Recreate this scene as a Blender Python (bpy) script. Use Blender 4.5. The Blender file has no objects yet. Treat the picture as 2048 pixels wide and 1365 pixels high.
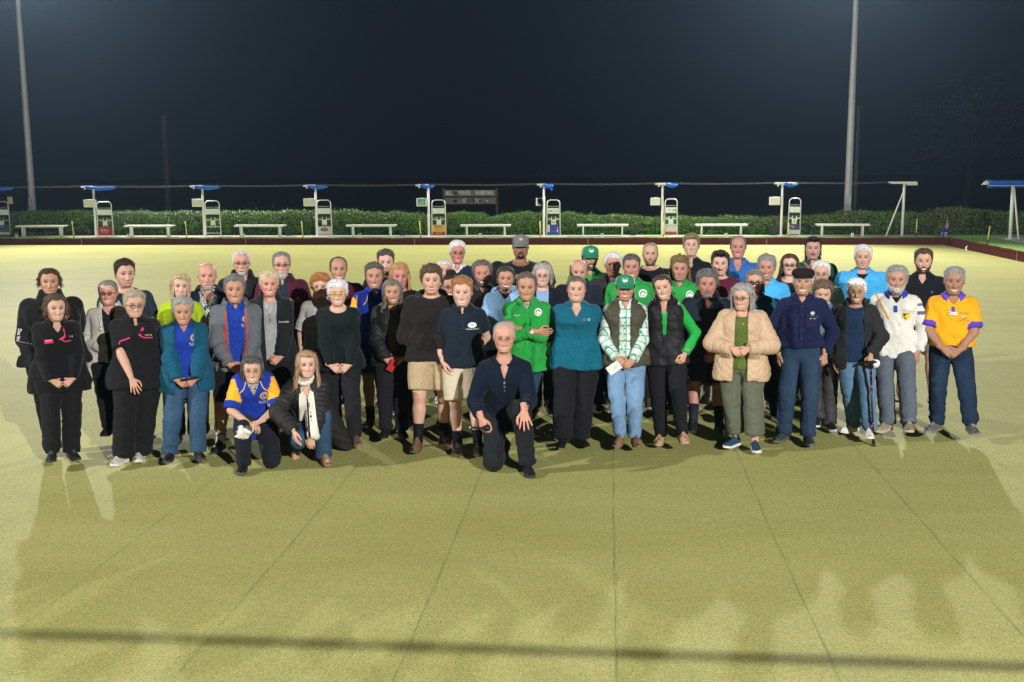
import bpy, math, random
import numpy as np
from mathutils import Vector, Matrix
from mathutils.bvhtree import BVHTree
S = bpy.context.scene
R = math.radians
# ---------------------------------------------------------------- camera
F_PX, CAM_H = 2200.0, 2.6          # focal length in pixels of a 2048 wide frame, height above the green
YAW, PITCH, ROLL = R(5.07), R(8.71), R(0.35)
_fh = np.array([-math.sin(YAW), math.cos(YAW), 0.0]); _rt = np.array([math.cos(YAW), math.sin(YAW), 0.0])
FWD = _fh * math.cos(PITCH) + np.array([0, 0, -math.sin(PITCH)])
UP0 = _fh * math.sin(PITCH) + np.array([0, 0, math.cos(PITCH)])
RT = _rt * math.cos(ROLL) - UP0 * math.sin(ROLL)
UP = _rt * math.sin(ROLL) + UP0 * math.cos(ROLL)
CAM = np.array([0.0, 0.0, CAM_H])
cd = bpy.data.cameras.new('camera'); cam = bpy.data.objects.new('camera', cd); S.collection.objects.link(cam)
cam.matrix_world = Matrix(((RT[0], UP[0], -FWD[0], 0), (RT[1], UP[1], -FWD[1], 0), (RT[2], UP[2], -FWD[2], CAM_H), (0, 0, 0, 1)))
cd.sensor_width = 36; cd.lens = F_PX / 2048 * 36; cd.clip_start = 0.1; cd.clip_end = 2000
cd.dof.use_dof = True; cd.dof.focus_distance = 10.8; cd.dof.aperture_fstop = 8.0
S.camera = cam
S.render.engine = 'CYCLES'
S.view_settings.view_transform = 'Standard'; S.view_settings.look = 'None'
S.view_settings.exposure = 0.0; S.view_settings.gamma = 1.0; S.view_settings.use_curve_mapping = False
S.cycles.use_denoising = True
S.cycles.max_bounces = 5; S.cycles.diffuse_bounces = 2; S.cycles.glossy_bounces = 2; S.cycles.transmission_bounces = 4
S.cycles.transparent_max_bounces = 8; S.cycles.volume_bounces = 0
S.cycles.sample_clamp_indirect = 4.0
def ray(px, py):
    d = FWD + RT * ((px - 1024) / F_PX) + UP * (-(py - 682.5) / F_PX)
    return d
def at(px, py, z=0.0):                 # ground point seen at a pixel
    d = ray(px, py); t = (z - CAM_H) / d[2]; return CAM + d * t
def atY(px, py, Y):                    # point on the vertical plane y = Y
    d = ray(px, py); return CAM + d * (Y / d[1])
def at_depth(px, py, D):               # point at distance D along the view axis
    return CAM + ray(px, py) * D
# ---------------------------------------------------------------- world: night sky
W = bpy.data.worlds.new('World'); S.world = W; W.use_nodes = True
nt = W.node_tree; nt.nodes.clear()
wo = nt.nodes.new('ShaderNodeOutputWorld'); bg = nt.nodes.new('ShaderNodeBackground')
sky = nt.nodes.new('ShaderNodeTexSky'); sky.sky_type = 'NISHITA'; sky.sun_disc = False
sky.sun_elevation = R(-3.0); sky.sun_rotation = R(200); sky.air_density = 1.4; sky.dust_density = 2.0
hs = nt.nodes.new('ShaderNodeMix'); hs.data_type = 'RGBA'; hs.inputs[0].default_value = 0.92
hs.inputs[7].default_value = (0.095, 0.155, 0.31, 1)
nt.links.new(sky.outputs[0], hs.inputs[6]); nt.links.new(hs.outputs[2], bg.inputs[0])
bg.inputs[1].default_value = 0.009
nt.links.new(bg.outputs[0], wo.inputs[0])
# ---------------------------------------------------------------- helpers: objects and materials
C = S.collection
def link(o): C.objects.link(o); return o
def tag(o, label=None, cat=None, group=None, kind=None):
    if label: o['label'] = label
    if cat: o['category'] = cat
    if group: o['group'] = group
    if kind: o['kind'] = kind
    return o
def empty(name, loc=(0, 0, 0), rz=0.0, parent=None):
    o = bpy.data.objects.new(name, None); o.empty_display_size = 0.1
    o.location = loc; o.rotation_euler = (0, 0, rz); link(o)
    if parent: o.parent = parent
    return o
def mesh(name, V, Fc, mat=None, parent=None, smooth=True, col=None, mats=None, mi=None):
    me = bpy.data.meshes.new(name)
    V = np.asarray(V, dtype=np.float64)
    me.from_pydata(V.tolist(), [], [list(map(int, f)) for f in Fc] if not isinstance(Fc, np.ndarray) else Fc.tolist())
    if smooth: me.shade_smooth()
    for m in (mats or [mat]):
        if m: me.materials.append(m)
    if mi is not None: me.polygons.foreach_set('material_index', np.asarray(mi, dtype=np.int32))
    if col is not None:
        a = me.color_attributes.new('Col', 'FLOAT_COLOR', 'POINT')
        c = np.ones((len(V), 4), dtype=np.float32); c[:, :3] = col
        a.data.foreach_set('color', c.ravel())
    o = bpy.data.objects.new(name, me); link(o)
    if parent: o.parent = parent
    return o
class MB:
    """collects boxes, tubes and lathes, built as one mesh"""
    def __init__(s): s.v = []; s.f = []; s.m = []; s.n = 0
    def add(s, V, Fc, m=0):
        V = np.asarray(V, float)
        s.v.append(V); s.f += [tuple(int(i) + s.n for i in f) for f in Fc]; s.m += [m] * len(Fc); s.n += len(V); return s
    def box(s, x0, x1, y0, y1, z0, z1, m=0, M=None, b=0.0):
        if b > 0:
            V = []
            for z, e in ((z0, b), (z0 + b, 0), (z1 - b, 0), (z1, b)):
                V += [(x0 + e + b, y0 + e, z), (x1 - e - b, y0 + e, z), (x1 - e, y0 + e + b, z), (x1 - e, y1 - e - b, z),
                      (x1 - e - b, y1 - e, z), (x0 + e + b, y1 - e, z), (x0 + e, y1 - e - b, z), (x0 + e, y0 + e + b, z)]
            Fc = [tuple(range(7, -1, -1)), tuple(range(24, 32))]
            for k in range(3):
                for i in range(8):
                    j = (i + 1) % 8; Fc.append((k * 8 + i, k * 8 + j, k * 8 + 8 + j, k * 8 + 8 + i))
        else:
            V = [(x, y, z) for z in (z0, z1) for x, y in ((x0, y0), (x1, y0), (x1, y1), (x0, y1))]
            Fc = [(3, 2, 1, 0), (4, 5, 6, 7), (0, 1, 5, 4), (1, 2, 6, 5), (2, 3, 7, 6), (3, 0, 4, 7)]
        V = np.array(V, float)
        if M is not None: V = V @ np.array(M)[:3, :3].T + np.array(M)[:3, 3]
        return s.add(V, Fc, m)
    def tube(s, P, r, n=10, m=0, cap=True, closed=False):
        P = np.asarray(P, float); k = len(P); r = np.broadcast_to(np.asarray(r, float), (k,))
        T = np.gradient(P, axis=0) if not closed else np.roll(P, -1, 0) - np.roll(P, 1, 0)
        T /= np.linalg.norm(T, axis=1)[:, None] + 1e-12
        ref = np.array([0, 0, 1.0]) if abs(T[0][2]) < 0.9 else np.array([0, 1.0, 0])
        A = np.cross(T[0], ref); A /= np.linalg.norm(A); V = []
        for i in range(k):
            A = A - T[i] * A.dot(T[i]); A /= np.linalg.norm(A); B = np.cross(T[i], A)
            a = np.arange(n) * 2 * math.pi / n
            V.append(P[i] + r[i] * (np.cos(a)[:, None] * A + np.sin(a)[:, None] * B))
        V = np.concatenate(V); Fc = []
        for i in range(k if closed else k - 1):
            i2 = (i + 1) % k
            for j in range(n):
                j2 = (j + 1) % n; Fc.append((i * n + j, i * n + j2, i2 * n + j2, i2 * n + j))
        if cap and not closed:
            Fc.append(tuple(range(n - 1, -1, -1))); Fc.append(tuple((k - 1) * n + j for j in range(n)))
        return s.add(V, Fc, m)
    def build(s, name, mat=None, parent=None, smooth=False, mats=None):
        o = mesh(name, np.concatenate(s.v), s.f, mat, parent, smooth, mats=mats, mi=s.m if mats else None)
        if smooth == 'auto': pass
        return o
def rgb(h):                              # '#rrggbb' picture colour -> linear
    h = h.lstrip('#'); c = [int(h[i:i + 2], 16) / 255 for i in (0, 2, 4)]
    return tuple((x / 12.92 if x <= 0.04045 else ((x + 0.055) / 1.055) ** 2.4) for x in c)
_M = {}
def mat(name, base=(0.5, 0.5, 0.5), rough=0.7, spec=0.4, noise=0.0, nscale=20.0, bump=0.0, bscale=200.0, metal=0.0, vcol=False,
        sheen=0.0, stretch=(1, 1, 1), sss=0.0, coat=0.0, aniso_noise=False, emit=None, estr=0.0, trans=0.0, ior=1.45, bdist=0.002, crease=0.0):
    if name in _M: return _M[name]
    m = bpy.data.materials.new(name); m.use_nodes = True; t = m.node_tree; b = t.nodes['Principled BSDF']
    b.inputs['Base Color'].default_value = (*base, 1); b.inputs['Roughness'].default_value = rough
    b.inputs['Specular IOR Level'].default_value = spec; b.inputs['Metallic'].default_value = metal
    b.inputs['Sheen Weight'].default_value = sheen; b.inputs['Coat Weight'].default_value = coat
    b.inputs['Transmission Weight'].default_value = trans; b.inputs['IOR'].default_value = ior
    if sss: b.inputs['Subsurface Weight'].default_value = sss; b.inputs['Subsurface Radius'].default_value = (0.012, 0.004, 0.002); b.inputs['Subsurface Scale'].default_value = 1.0
    if emit: b.inputs['Emission Color'].default_value = (*emit, 1); b.inputs['Emission Strength'].default_value = estr
    src = None
    if vcol:
        a = t.nodes.new('ShaderNodeAttribute'); a.attribute_name = 'Col'; src = a.outputs['Color']
    tc = t.nodes.new('ShaderNodeTexCoord'); mp = t.nodes.new('ShaderNodeMapping'); mp.inputs['Scale'].default_value = stretch
    t.links.new(tc.outputs['Object'], mp.inputs[0])
    if noise > 0:
        n = t.nodes.new('ShaderNodeTexNoise'); n.inputs['Scale'].default_value = nscale; n.inputs['Detail'].default_value = 5
        n.inputs['Roughness'].default_value = 0.65
        t.links.new(mp.outputs[0], n.inputs['Vector'])
        mr = t.nodes.new('ShaderNodeMapRange'); mr.inputs[1].default_value = 0.25; mr.inputs[2].default_value = 0.75
        mr.inputs[3].default_value = 1 - noise; mr.inputs[4].default_value = 1 + noise
        t.links.new(n.outputs[0], mr.inputs[0])
        mx = t.nodes.new('ShaderNodeMix'); mx.data_type = 'RGBA'; mx.blend_type = 'MULTIPLY'; mx.inputs[0].default_value = 1
        if src: t.links.new(src, mx.inputs[6])
        else: mx.inputs[6].default_value = (*base, 1)
        t.links.new(mr.outputs[0], mx.inputs[7]); src = mx.outputs[2]
    if src: t.links.new(src, b.inputs['Base Color'])
    if bump > 0:
        n = t.nodes.new('ShaderNodeTexNoise'); n.inputs['Scale'].default_value = bscale; n.inputs['Detail'].default_value = 3
        t.links.new(mp.outputs[0], n.inputs['Vector'])
        bp = t.nodes.new('ShaderNodeBump'); bp.inputs['Strength'].default_value = bump; bp.inputs['Distance'].default_value = bdist
        t.links.new(n.outputs[0], bp.inputs['Height']); t.links.new(bp.outputs[0], b.inputs['Normal'])
        if crease:
            n = t.nodes.new('ShaderNodeTexNoise'); n.inputs['Scale'].default_value = 7; n.inputs['Detail'].default_value = 2; n.inputs['Distortion'].default_value = 1.0; t.links.new(tc.outputs['Object'], n.inputs['Vector'])
            s_ = t.nodes.new('ShaderNodeMath'); s_.operation = 'SUBTRACT'; s_.inputs[1].default_value = 0.5; t.links.new(n.outputs[0], s_.inputs[0]); ab = t.nodes.new('ShaderNodeMath'); ab.operation = 'ABSOLUTE'; t.links.new(s_.outputs[0], ab.inputs[0]); pw_ = t.nodes.new('ShaderNodeMath'); pw_.operation = 'POWER'; pw_.inputs[1].default_value = 0.6; t.links.new(ab.outputs[0], pw_.inputs[0])
            b2 = t.nodes.new('ShaderNodeBump'); b2.inputs['Strength'].default_value = 1.0; b2.inputs['Distance'].default_value = crease; b2.invert = True; t.links.new(pw_.outputs[0], b2.inputs['Height']); t.links.new(b2.outputs[0], bp.inputs['Normal'])
    _M[name] = m; return m
rng = np.random.default_rng(7); random.seed(7)
_font_cache = {}
def text_mesh(s, size=1.0, bold=0.0):
    """flat lettering: (vertices, faces) centred on the origin, in the xy plane"""
    k = (s, bold)
    if k not in _font_cache:
        cu = bpy.data.curves.new('lettering', 'FONT'); cu.body = s; cu.align_x = 'CENTER'; cu.align_y = 'CENTER'; cu.offset = bold
        cu.resolution_u = 3
        o = bpy.data.objects.new('lettering_source', cu); link(o)
        dg = bpy.context.evaluated_depsgraph_get(); me = bpy.data.meshes.new_from_object(o.evaluated_get(dg))
        V = np.array([v.co[:] for v in me.vertices]).reshape(-1, 3); Fc = [tuple(p.vertices) for p in me.polygons]
        bpy.data.objects.remove(o); bpy.data.curves.remove(cu); bpy.data.meshes.remove(me)
        _font_cache[k] = (V, Fc)
    V, Fc = _font_cache[k]; return V * size, Fc
def text_obj(s, size, m, parent, loc, name='lettering', bold=0.0, sx=1.0, rot=None):
    """lettering standing upright, facing -Y"""
    V, Fc = text_mesh(s, size, bold); V = np.stack([V[:, 0] * sx, np.zeros(len(V)), V[:, 1]], 1)
    o = mesh(name, V, Fc, m, parent, smooth=False); o.location = loc
    if rot: o.rotation_euler = rot
    return o
# ================================================================ THE PLACE
BANK = 0.22                 # height of the surround above the green
GX1, GY1, GX0, GY0 = 11.68, 39.85, -26.3, 1.2
DW = 0.32                   # ditch width
# ---- green surface (synthetic turf)
m = bpy.data.materials.new('turf'); m.use_nodes = True; t = m.node_tree; b = t.nodes['Principled BSDF']
def nz(scale, detail=4, rough=0.6, vec=None, dist=0.0):
    n = t.nodes.new('ShaderNodeTexNoise'); n.inputs['Scale'].default_value = scale; n.inputs['Detail'].default_value = detail
    n.inputs['Roughness'].default_value = rough; n.inputs['Distortion'].default_value = dist
    if vec: t.links.new(vec, n.inputs['Vector'])
    return n
geo = t.nodes.new('ShaderNodeNewGeometry')
mpb = t.nodes.new('ShaderNodeMapping'); mpb.inputs['Scale'].default_value = (0.35, 1.0, 1.0); t.links.new(geo.outputs['Position'], mpb.inputs[0])
n1 = nz(1.1, 5, 0.65, mpb.outputs[0]); n2 = nz(80, 5, 0.75, geo.outputs['Position']); n3 = nz(26, 5, 0.75, geo.outputs['Position'], 0.6); n4 = nz(150, 3, 0.8, geo.outputs['Position'])
def ramp(src, stops):
    r = t.nodes.new('ShaderNodeValToRGB'); r.color_ramp.elements.remove(r.color_ramp.elements[0])
    for i, (p, c) in enumerate(stops):
        e = r.color_ramp.elements[0] if i == 0 else r.color_ramp.elements.new(p)
        e.position = p; e.color = (*c, 1)
    t.links.new(src, r.inputs[0]); return r
def mixc(a, b_, f, mode='MIX'):
    x = t.nodes.new('ShaderNodeMix'); x.data_type = 'RGBA'; x.blend_type = mode
    for sock, v in ((x.inputs[6], a), (x.inputs[7], b_)):
        if isinstance(v, tuple): sock.default_value = (*v, 1)
        else: t.links.new(v, sock)
    if isinstance(f, float): x.inputs[0].default_value = f
    else: t.links.new(f, x.inputs[0])
    return x.outputs[2]
TA, TB = (0.322, 0.312, 0.100), (0.388, 0.378, 0.136)
base = ramp(n1.outputs[0], [(0.3, TA), (0.7, TB)]).outputs[0]
fine = ramp(n2.outputs[0], [(0.32, (0.32, 0.37, 0.28)), (0.5, (1.0, 1.0, 1.0)), (0.68, (1.65, 1.58, 1.85))]).outputs[0]
base = mixc(base, fine, 0.85, 'MULTIPLY')
fine2 = ramp(n4.outputs[0], [(0.3, (0.55, 0.6, 0.5)), (0.7, (1.42, 1.38, 1.5))]).outputs[0]
base = mixc(base, fine2, 0.7, 'MULTIPLY')
med = ramp(n3.outputs[0], [(0.32, (0.70, 0.86, 0.60)), (0.5, (1, 1, 1)), (0.68, (1.28, 1.13, 1.35))]).outputs[0]
base = mixc(base, med, 0.8, 'MULTIPLY')
t.links.new(base, b.inputs['Base Color']); b.inputs['Roughness'].default_value = 0.62; b.inputs['Specular IOR Level'].default_value = 0.02
b.inputs['Sheen Weight'].default_value = 0.05; b.inputs['Sheen Roughness'].default_value = 0.5; b.inputs['Sheen Tint'].default_value = (1.0, 1.0, 0.4, 1)
bp = t.nodes.new('ShaderNodeBump'); bp.inputs['Strength'].default_value = 0.6; bp.inputs['Distance'].default_value = 0.004
t.links.new(n2.outputs[0], bp.inputs['Height']); t.links.new(bp.outputs[0], b.inputs['Normal'])
TURF = m
# the turf is a slightly uneven sheet
nx, ny = 120, 130
gx = np.linspace(GX0, GX1, nx); gy = np.linspace(GY0, GY1, ny); X, Y = np.meshgrid(gx, gy)
Z = 0 * X
V = np.stack([X.ravel(), Y.ravel(), Z.ravel()], 1)
Fc = [(j * nx + i, j * nx + i + 1, (j + 1) * nx + i + 1, (j + 1) * nx + i) for j in range(ny - 1) for i in range(nx - 1)]
green = tag(mesh('green_surface', V, Fc, TURF, smooth=True), kind='structure')
# seams of the carpet, slightly wavy thin strips
seam_m = mat('seam_green', (0.10, 0.18, 0.10), 0.8, noise=0.5, nscale=60)
xs0 = at(1232, 1340)[0]
for k in range(-13, 10):
    x = xs0 + k * 1.147
    if x > GX1 - 0.1 or x < -14: continue
    yy = np.linspace(GY0 + 0.02, 24, 260); wob = 0.004 * np.sin(yy * 1.3 + k) + 0.002 * np.sin(yy * 5.1 + 2 * k) + rng.normal(0, 0.0015, len(yy))
    w = 0.0007 + 0.0008 * np.abs(np.sin(yy * 3.7 + k * 1.9))
    w = np.where(rng.random(len(yy)) < 0.10, 0.0008, w)
    V = np.concatenate([np.stack([x + wob - w, yy, np.full_like(yy, 0.004)], 1), np.stack([x + wob + w, yy, np.full_like(yy, 0.004)], 1)])
    n = len(yy); mesh('seam', V, [(i, n + i, n + i + 1, i + 1) for i in range(n - 1)], seam_m, green, smooth=False)
# ---- surrounding ground, ditch floor, banks
soil = mat('dark_grass', (0.02, 0.035, 0.012), 0.9, noise=0.4, nscale=3)
V = [(-400, -200, -0.14), (400, -200, -0.14), (400, 600, -0.14), (-400, 600, -0.14)]
tag(mesh('ground', V, [(0, 1, 2, 3)], soil, smooth=False), kind='structure')
kerb = mat('turf_edge_board', (0.10, 0.11, 0.05), 0.8)
mb = MB(); mb.box(GX0 - 0.03, GX1 + 0.03, GY1, GY1 + 0.03, -0.1, -0.004).box(GX1, GX1 + 0.03, GY0, GY1 - 0.002, -0.1, -0.004)
tag(mb.build('green_edge', kerb), kind='structure')
ditch_m = mat('ditch_gravel', (0.12, 0.10, 0.08), 0.9, noise=0.5, nscale=60)
mb = MB(); mb.box(GX0, GX1 + DW, GY1 + 0.03, GY1 + DW, -0.12, -0.1).box(GX1 + 0.03, GX1 + DW, GY0, GY1 + 0.028, -0.12, -0.101)
tag(mb.build('ditch', ditch_m), kind='structure')
# bank carpet wall, panels of red brown carpet with a rolled top lip
bank_m = mat('bank_carpet', (0.10, 0.027, 0.015), 0.95, 0.05, noise=0.35, nscale=25, bump=0.5, bscale=140, bdist=0.004)
joint_m = mat('joint_strip', (0.32, 0.30, 0.27), 0.7)
def bank(name, p0, p1, nseg, label):
    """carpeted bank wall from p0 to p1, wall face to the left of travel"""
    root = empty(name, (0, 0, 0)); tag(root, label, 'ditch wall', 'carpeted walls of the bank')
    p0 = np.array(p0, float); p1 = np.array(p1, float); L = np.linalg.norm(p1 - p0); d = (p1 - p0) / L; nrm = np.array([-d[1], d[0]])
    for k in range(nseg):
        a = p0 + d * (L * k / nseg + 0.004); e = p0 + d * (L * (k + 1) / nseg - 0.004); n = 40
        s = np.linspace(0, 1, n); V = []
        lip = 0.0055 * np.sin(s * 37 + k * 2) + rng.normal(0, 0.003, n)
        prof = [(0.0, -0.1), (0.0, 0.0), (0.006, 0.10), (0.0, 0.17), (-0.012, BANK - 0.012), (-0.004, BANK + 0.010), (0.022, BANK + 0.018), (0.06, BANK + 0.012), (0.075, BANK - 0.03)]
        for (o, z) in prof:
            P = a[None] + (e - a)[None] * s[:, None] + nrm[None] * (o + rng.normal(0, 0.0015, n))[:, None]
            zz = z + (lip if z > 0.15 else 0 * s); V.append(np.column_stack([P, zz]))
        V = np.concatenate(V); Fc = [(j * n + i, (j + 1) * n + i, (j + 1) * n + i + 1, j * n + i + 1) for j in range(len(prof) - 1) for i in range(n - 1)]
        mesh('carpet_panel', V, Fc, bank_m, root)
        if k:
            q = a - nrm * 0.006
            mb = MB(); c = MB(); u = d * 0.012
            V = [(*(q - u), -0.08), (*(q + u), -0.08), (*(q + u), BANK - 0.01), (*(q - u), BANK - 0.01)]
            V = V + [(x + nrm[0] * 0.012, y + nrm[1] * 0.012, z) for x, y, z in V]
            mb.add(V, [(0, 1, 2, 3), (7, 6, 5, 4), (0, 4, 5, 1), (1, 5, 6, 2), (2, 6, 7, 3), (3, 7, 4, 0)])
            mb.build('joint_cover', joint_m, root)
    return root
bank('ditch_wall', (GX0, GY1 + DW), (GX1 + DW, GY1 + DW), 6, 'long dark red carpeted ditch wall along the far end of the green')
bank('ditch_wall', (GX1 + DW, GY1 + DW), (GX1 + DW, GY0), 6, 'red brown carpeted ditch wall running down the right side of the green')
# grass strip, concrete path, hedge bed
grass_m = mat('bank_grass', (0.22, 0.38, 0.09), 0.9, noise=0.35, nscale=9, bump=0.4, bscale=160, bdist=0.01)
yb = GY1 + DW + 0.07; xb = GX1 + DW + 0.07
def sheet(name, pts, z, m_, kind='structure', zb=-0.14):
    n = len(pts); V = [(x, y, z) for x, y in pts] + [(x, y, zb) for x, y in pts]
    Fc = [tuple(range(n))] + [(i, i + n, (i + 1) % n + n, (i + 1) % n) for i in range(n)]
    return tag(mesh(name, V, Fc, m_, smooth=False), kind=kind)
sheet('grass_bank', [(GX0 - 6, yb), (xb, yb), (xb, -3), (30, -3), (30, 60), (GX0 - 6, 60)], BANK, grass_m)
conc_m = mat('concrete', (0.44, 0.41, 0.36), 0.9, noise=0.18, nscale=5, bump=0.3, bscale=90)
PY0, PY1 = 40.95, 42.15
sheet('concrete_path', [(GX0 - 6, PY0), (at(1840, 470, BANK)[0], PY0), (at(1815, 470, BANK)[0], PY1 - 0.4), (GX0 - 6, PY1 - 0.4)], BANK + 0.012, conc_m, zb=BANK - 0.05)
a_ = at(1985, 474, BANK); b_ = at(2060, 487, BANK)
sheet('concrete_path', [(a_[0], a_[1]), (b_[0] - 0.1, b_[1]), (b_[0] + 3, b_[1] - 1), (a_[0] + 7, a_[1] - 0.2)], BANK + 0.012, conc_m, zb=BANK - 0.05)
# short grass blades on the nearer part of the bank
def blades(name, x0, x1, y0, y1, n, h, m_):
    P = np.column_stack([rng.uniform(x0, x1, n), rng.uniform(y0, y1, n)]); a = rng.uniform(0, math.pi, n); w = 0.006
    hh = h * rng.uniform(0.5, 1.2, n); lean = rng.normal(0, 0.012, (n, 2))
    A = np.column_stack([P[:, 0] - np.cos(a) * w, P[:, 1] - np.sin(a) * w, np.full(n, BANK)])
    B = np.column_stack([P[:, 0] + np.cos(a) * w, P[:, 1] + np.sin(a) * w, np.full(n, BANK)])
    T = np.column_stack([P + lean, BANK + hh]); V = np.stack([A, B, T], 1).reshape(-1, 3)
    return tag(mesh(name, V, np.arange(3 * n).reshape(-1, 3), m_, smooth=False), 'short green lawn grass growing on the bank around the green', 'grass', kind='stuff')
blade_m = mat('grass_blade', (0.23, 0.42, 0.09), 0.8, noise=0.3, nscale=6)
gb = blades('grass', GX0, xb + 6, yb + 0.03, PY0 - 0.03, 26000, 0.035, blade_m)
# ---- hedge
def leaf_mat(name, trans=True):
    m = bpy.data.materials.new(name); m.use_nodes = True; t = m.node_tree; b = t.nodes['Principled BSDF']
    a = t.nodes.new('ShaderNodeAttribute'); a.attribute_name = 'Col'; t.links.new(a.outputs['Color'], b.inputs['Base Color'])
    b.inputs['Roughness'].default_value = 0.42; b.inputs['Specular IOR Level'].default_value = 0.4
    return m
LEAF = leaf_mat('hedge_leaf')
core_m = mat('hedge_core', (0.012, 0.02, 0.008), 0.95, noise=0.5, nscale=12)
HX0, HX1, HY0, HY1 = -25.5, 24.0, 42.55, 43.6
def hedge_top(x):
    # silhouette height read along the hedge, above the bank
    px = np.array([0, 130, 340, 560, 700, 860, 960, 985, 1060, 1120, 1180, 1260, 1340, 1440, 1600, 1690, 1760, 1840, 1890, 1960, 2048])
    py = np.array([427, 424, 427, 425, 424, 431, 427, 436, 426, 429, 432, 434, 437, 436, 435, 426, 425, 430, 416, 423, 427])
    xw = np.array([atY(p, 450, 43.0)[0] for p in px]); zt = np.array([atY(p, q, 43.0)[2] for p, q in zip(px, py)])
    return np.interp(x, xw, zt) + 0.03 * np.sin(x * 2.9) + 0.02 * np.sin(x * 7.3)
hroot = tag(empty('hedge', (0, 43.05, BANK)), 'long clipped green hedge behind the white benches', 'hedge')
xs = np.linspace(HX0, HX1, 240); zt = hedge_top(xs) - 0.10
V = []; Fc = []
for i, x in enumerate(xs):
    wob = 0.04 * math.sin(x * 3.1) + 0.03 * math.sin(x * 8.3)
    V += [(x, HY0 + 0.1 + wob, BANK), (x, HY0 + 0.07 + wob, BANK + 0.4), (x, HY0 + 0.14 + wob, zt[i] - 0.05), (x, HY0 + 0.3, zt[i]), (x, HY1 - 0.3, zt[i]), (x, HY1 - 0.05, zt[i] - 0.1), (x, HY1 - 0.05, BANK)]
k = 7
for i in range(len(xs) - 1):
    for j in range(k - 1): Fc.append((i * k + j, (i + 1) * k + j, (i + 1) * k + j + 1, i * k + j + 1))
V = np.array(V); V[:, 1] -= 43.05; V[:, 2] -= BANK
mesh('inner_core', V, Fc, core_m, hroot, smooth=True)  # solid dark core filling the hedge behind the leaves
NL = 90000
lx = rng.uniform(HX0, HX1, NL); top = hedge_top(lx)
face = rng.random(NL) < 0.66
lz = np.where(face, BANK + 0.02 + (top - BANK) * rng.random(NL) ** 0.85, top + rng.normal(0, 0.035, NL) + np.where(rng.random(NL) < 0.03, rng.exponential(0.06, NL), 0))
clump = 0.07 * np.sin(lx * 5.3 + 3 * np.sin(lz * 9)) * np.sin(lz * 11 + 2 * np.sin(lx * 3.3))
ly = np.where(face, HY0 + 0.02 + clump + rng.normal(0, 0.05, NL), rng.uniform(HY0, HY1, NL))
rnd = np.clip((lz - (top - 0.12)) / 0.14, 0, 1); ly += np.where(face, rnd * 0.1, 0)
P = np.column_stack([lx, ly, lz])
nrm = np.where(face[:, None], np.array([0, -1.0, 0.35]), np.array([0, -0.3, 1.0])) + rng.normal(0, 0.55, (NL, 3)); nrm /= np.linalg.norm(nrm, axis=1)[:, None]
rv = rng.normal(0, 1, (NL, 3)); A = np.cross(nrm, rv); A /= np.linalg.norm(A, axis=1)[:, None]; B = np.cross(nrm, A)
sz = rng.uniform(0.022, 0.042, NL)[:, None]
V = np.stack([P - A * sz, P + B * sz * 0.5 + nrm * sz * 0.15, P + A * sz, P - B * sz * 0.5 + nrm * sz * 0.15], 1).reshape(-1, 3)
right = np.clip((lx - 3) / 6, 0, 1); br = (np.sin(lx * 1.7) * np.sin(lx * 0.63 + 1) * 0.5 + 0.5)
pick = rng.random(NL)
g1, g2, g3, g4, g5 = np.array([0.06, 0.15, 0.014]), np.array([0.13, 0.27, 0.026]), np.array([0.24, 0.32, 0.05]), np.array([0.11, 0.065, 0.03]), np.array([0.30, 0.20, 0.19])
col = np.where((pick < 0.5)[:, None], g1, np.where((pick < 0.9)[:, None], g2, g3))
bm = rng.random(NL) < (0.05 + 0.45 * right * br); col = np.where(bm[:, None], g4, col)
pm = rng.random(NL) < (0.004 + 0.04 * right * br); col = np.where(pm[:, None], g5, col)
col = col * rng.uniform(0.7, 1.3, NL)[:, None]
V[:, 1] -= 43.05; V[:, 2] -= BANK
hf = mesh('foliage', V, np.arange(4 * NL).reshape(-1, 4), LEAF, hroot, smooth=False, col=np.repeat(col, 4, 0)); hf['kind'] = 'stuff'
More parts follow.
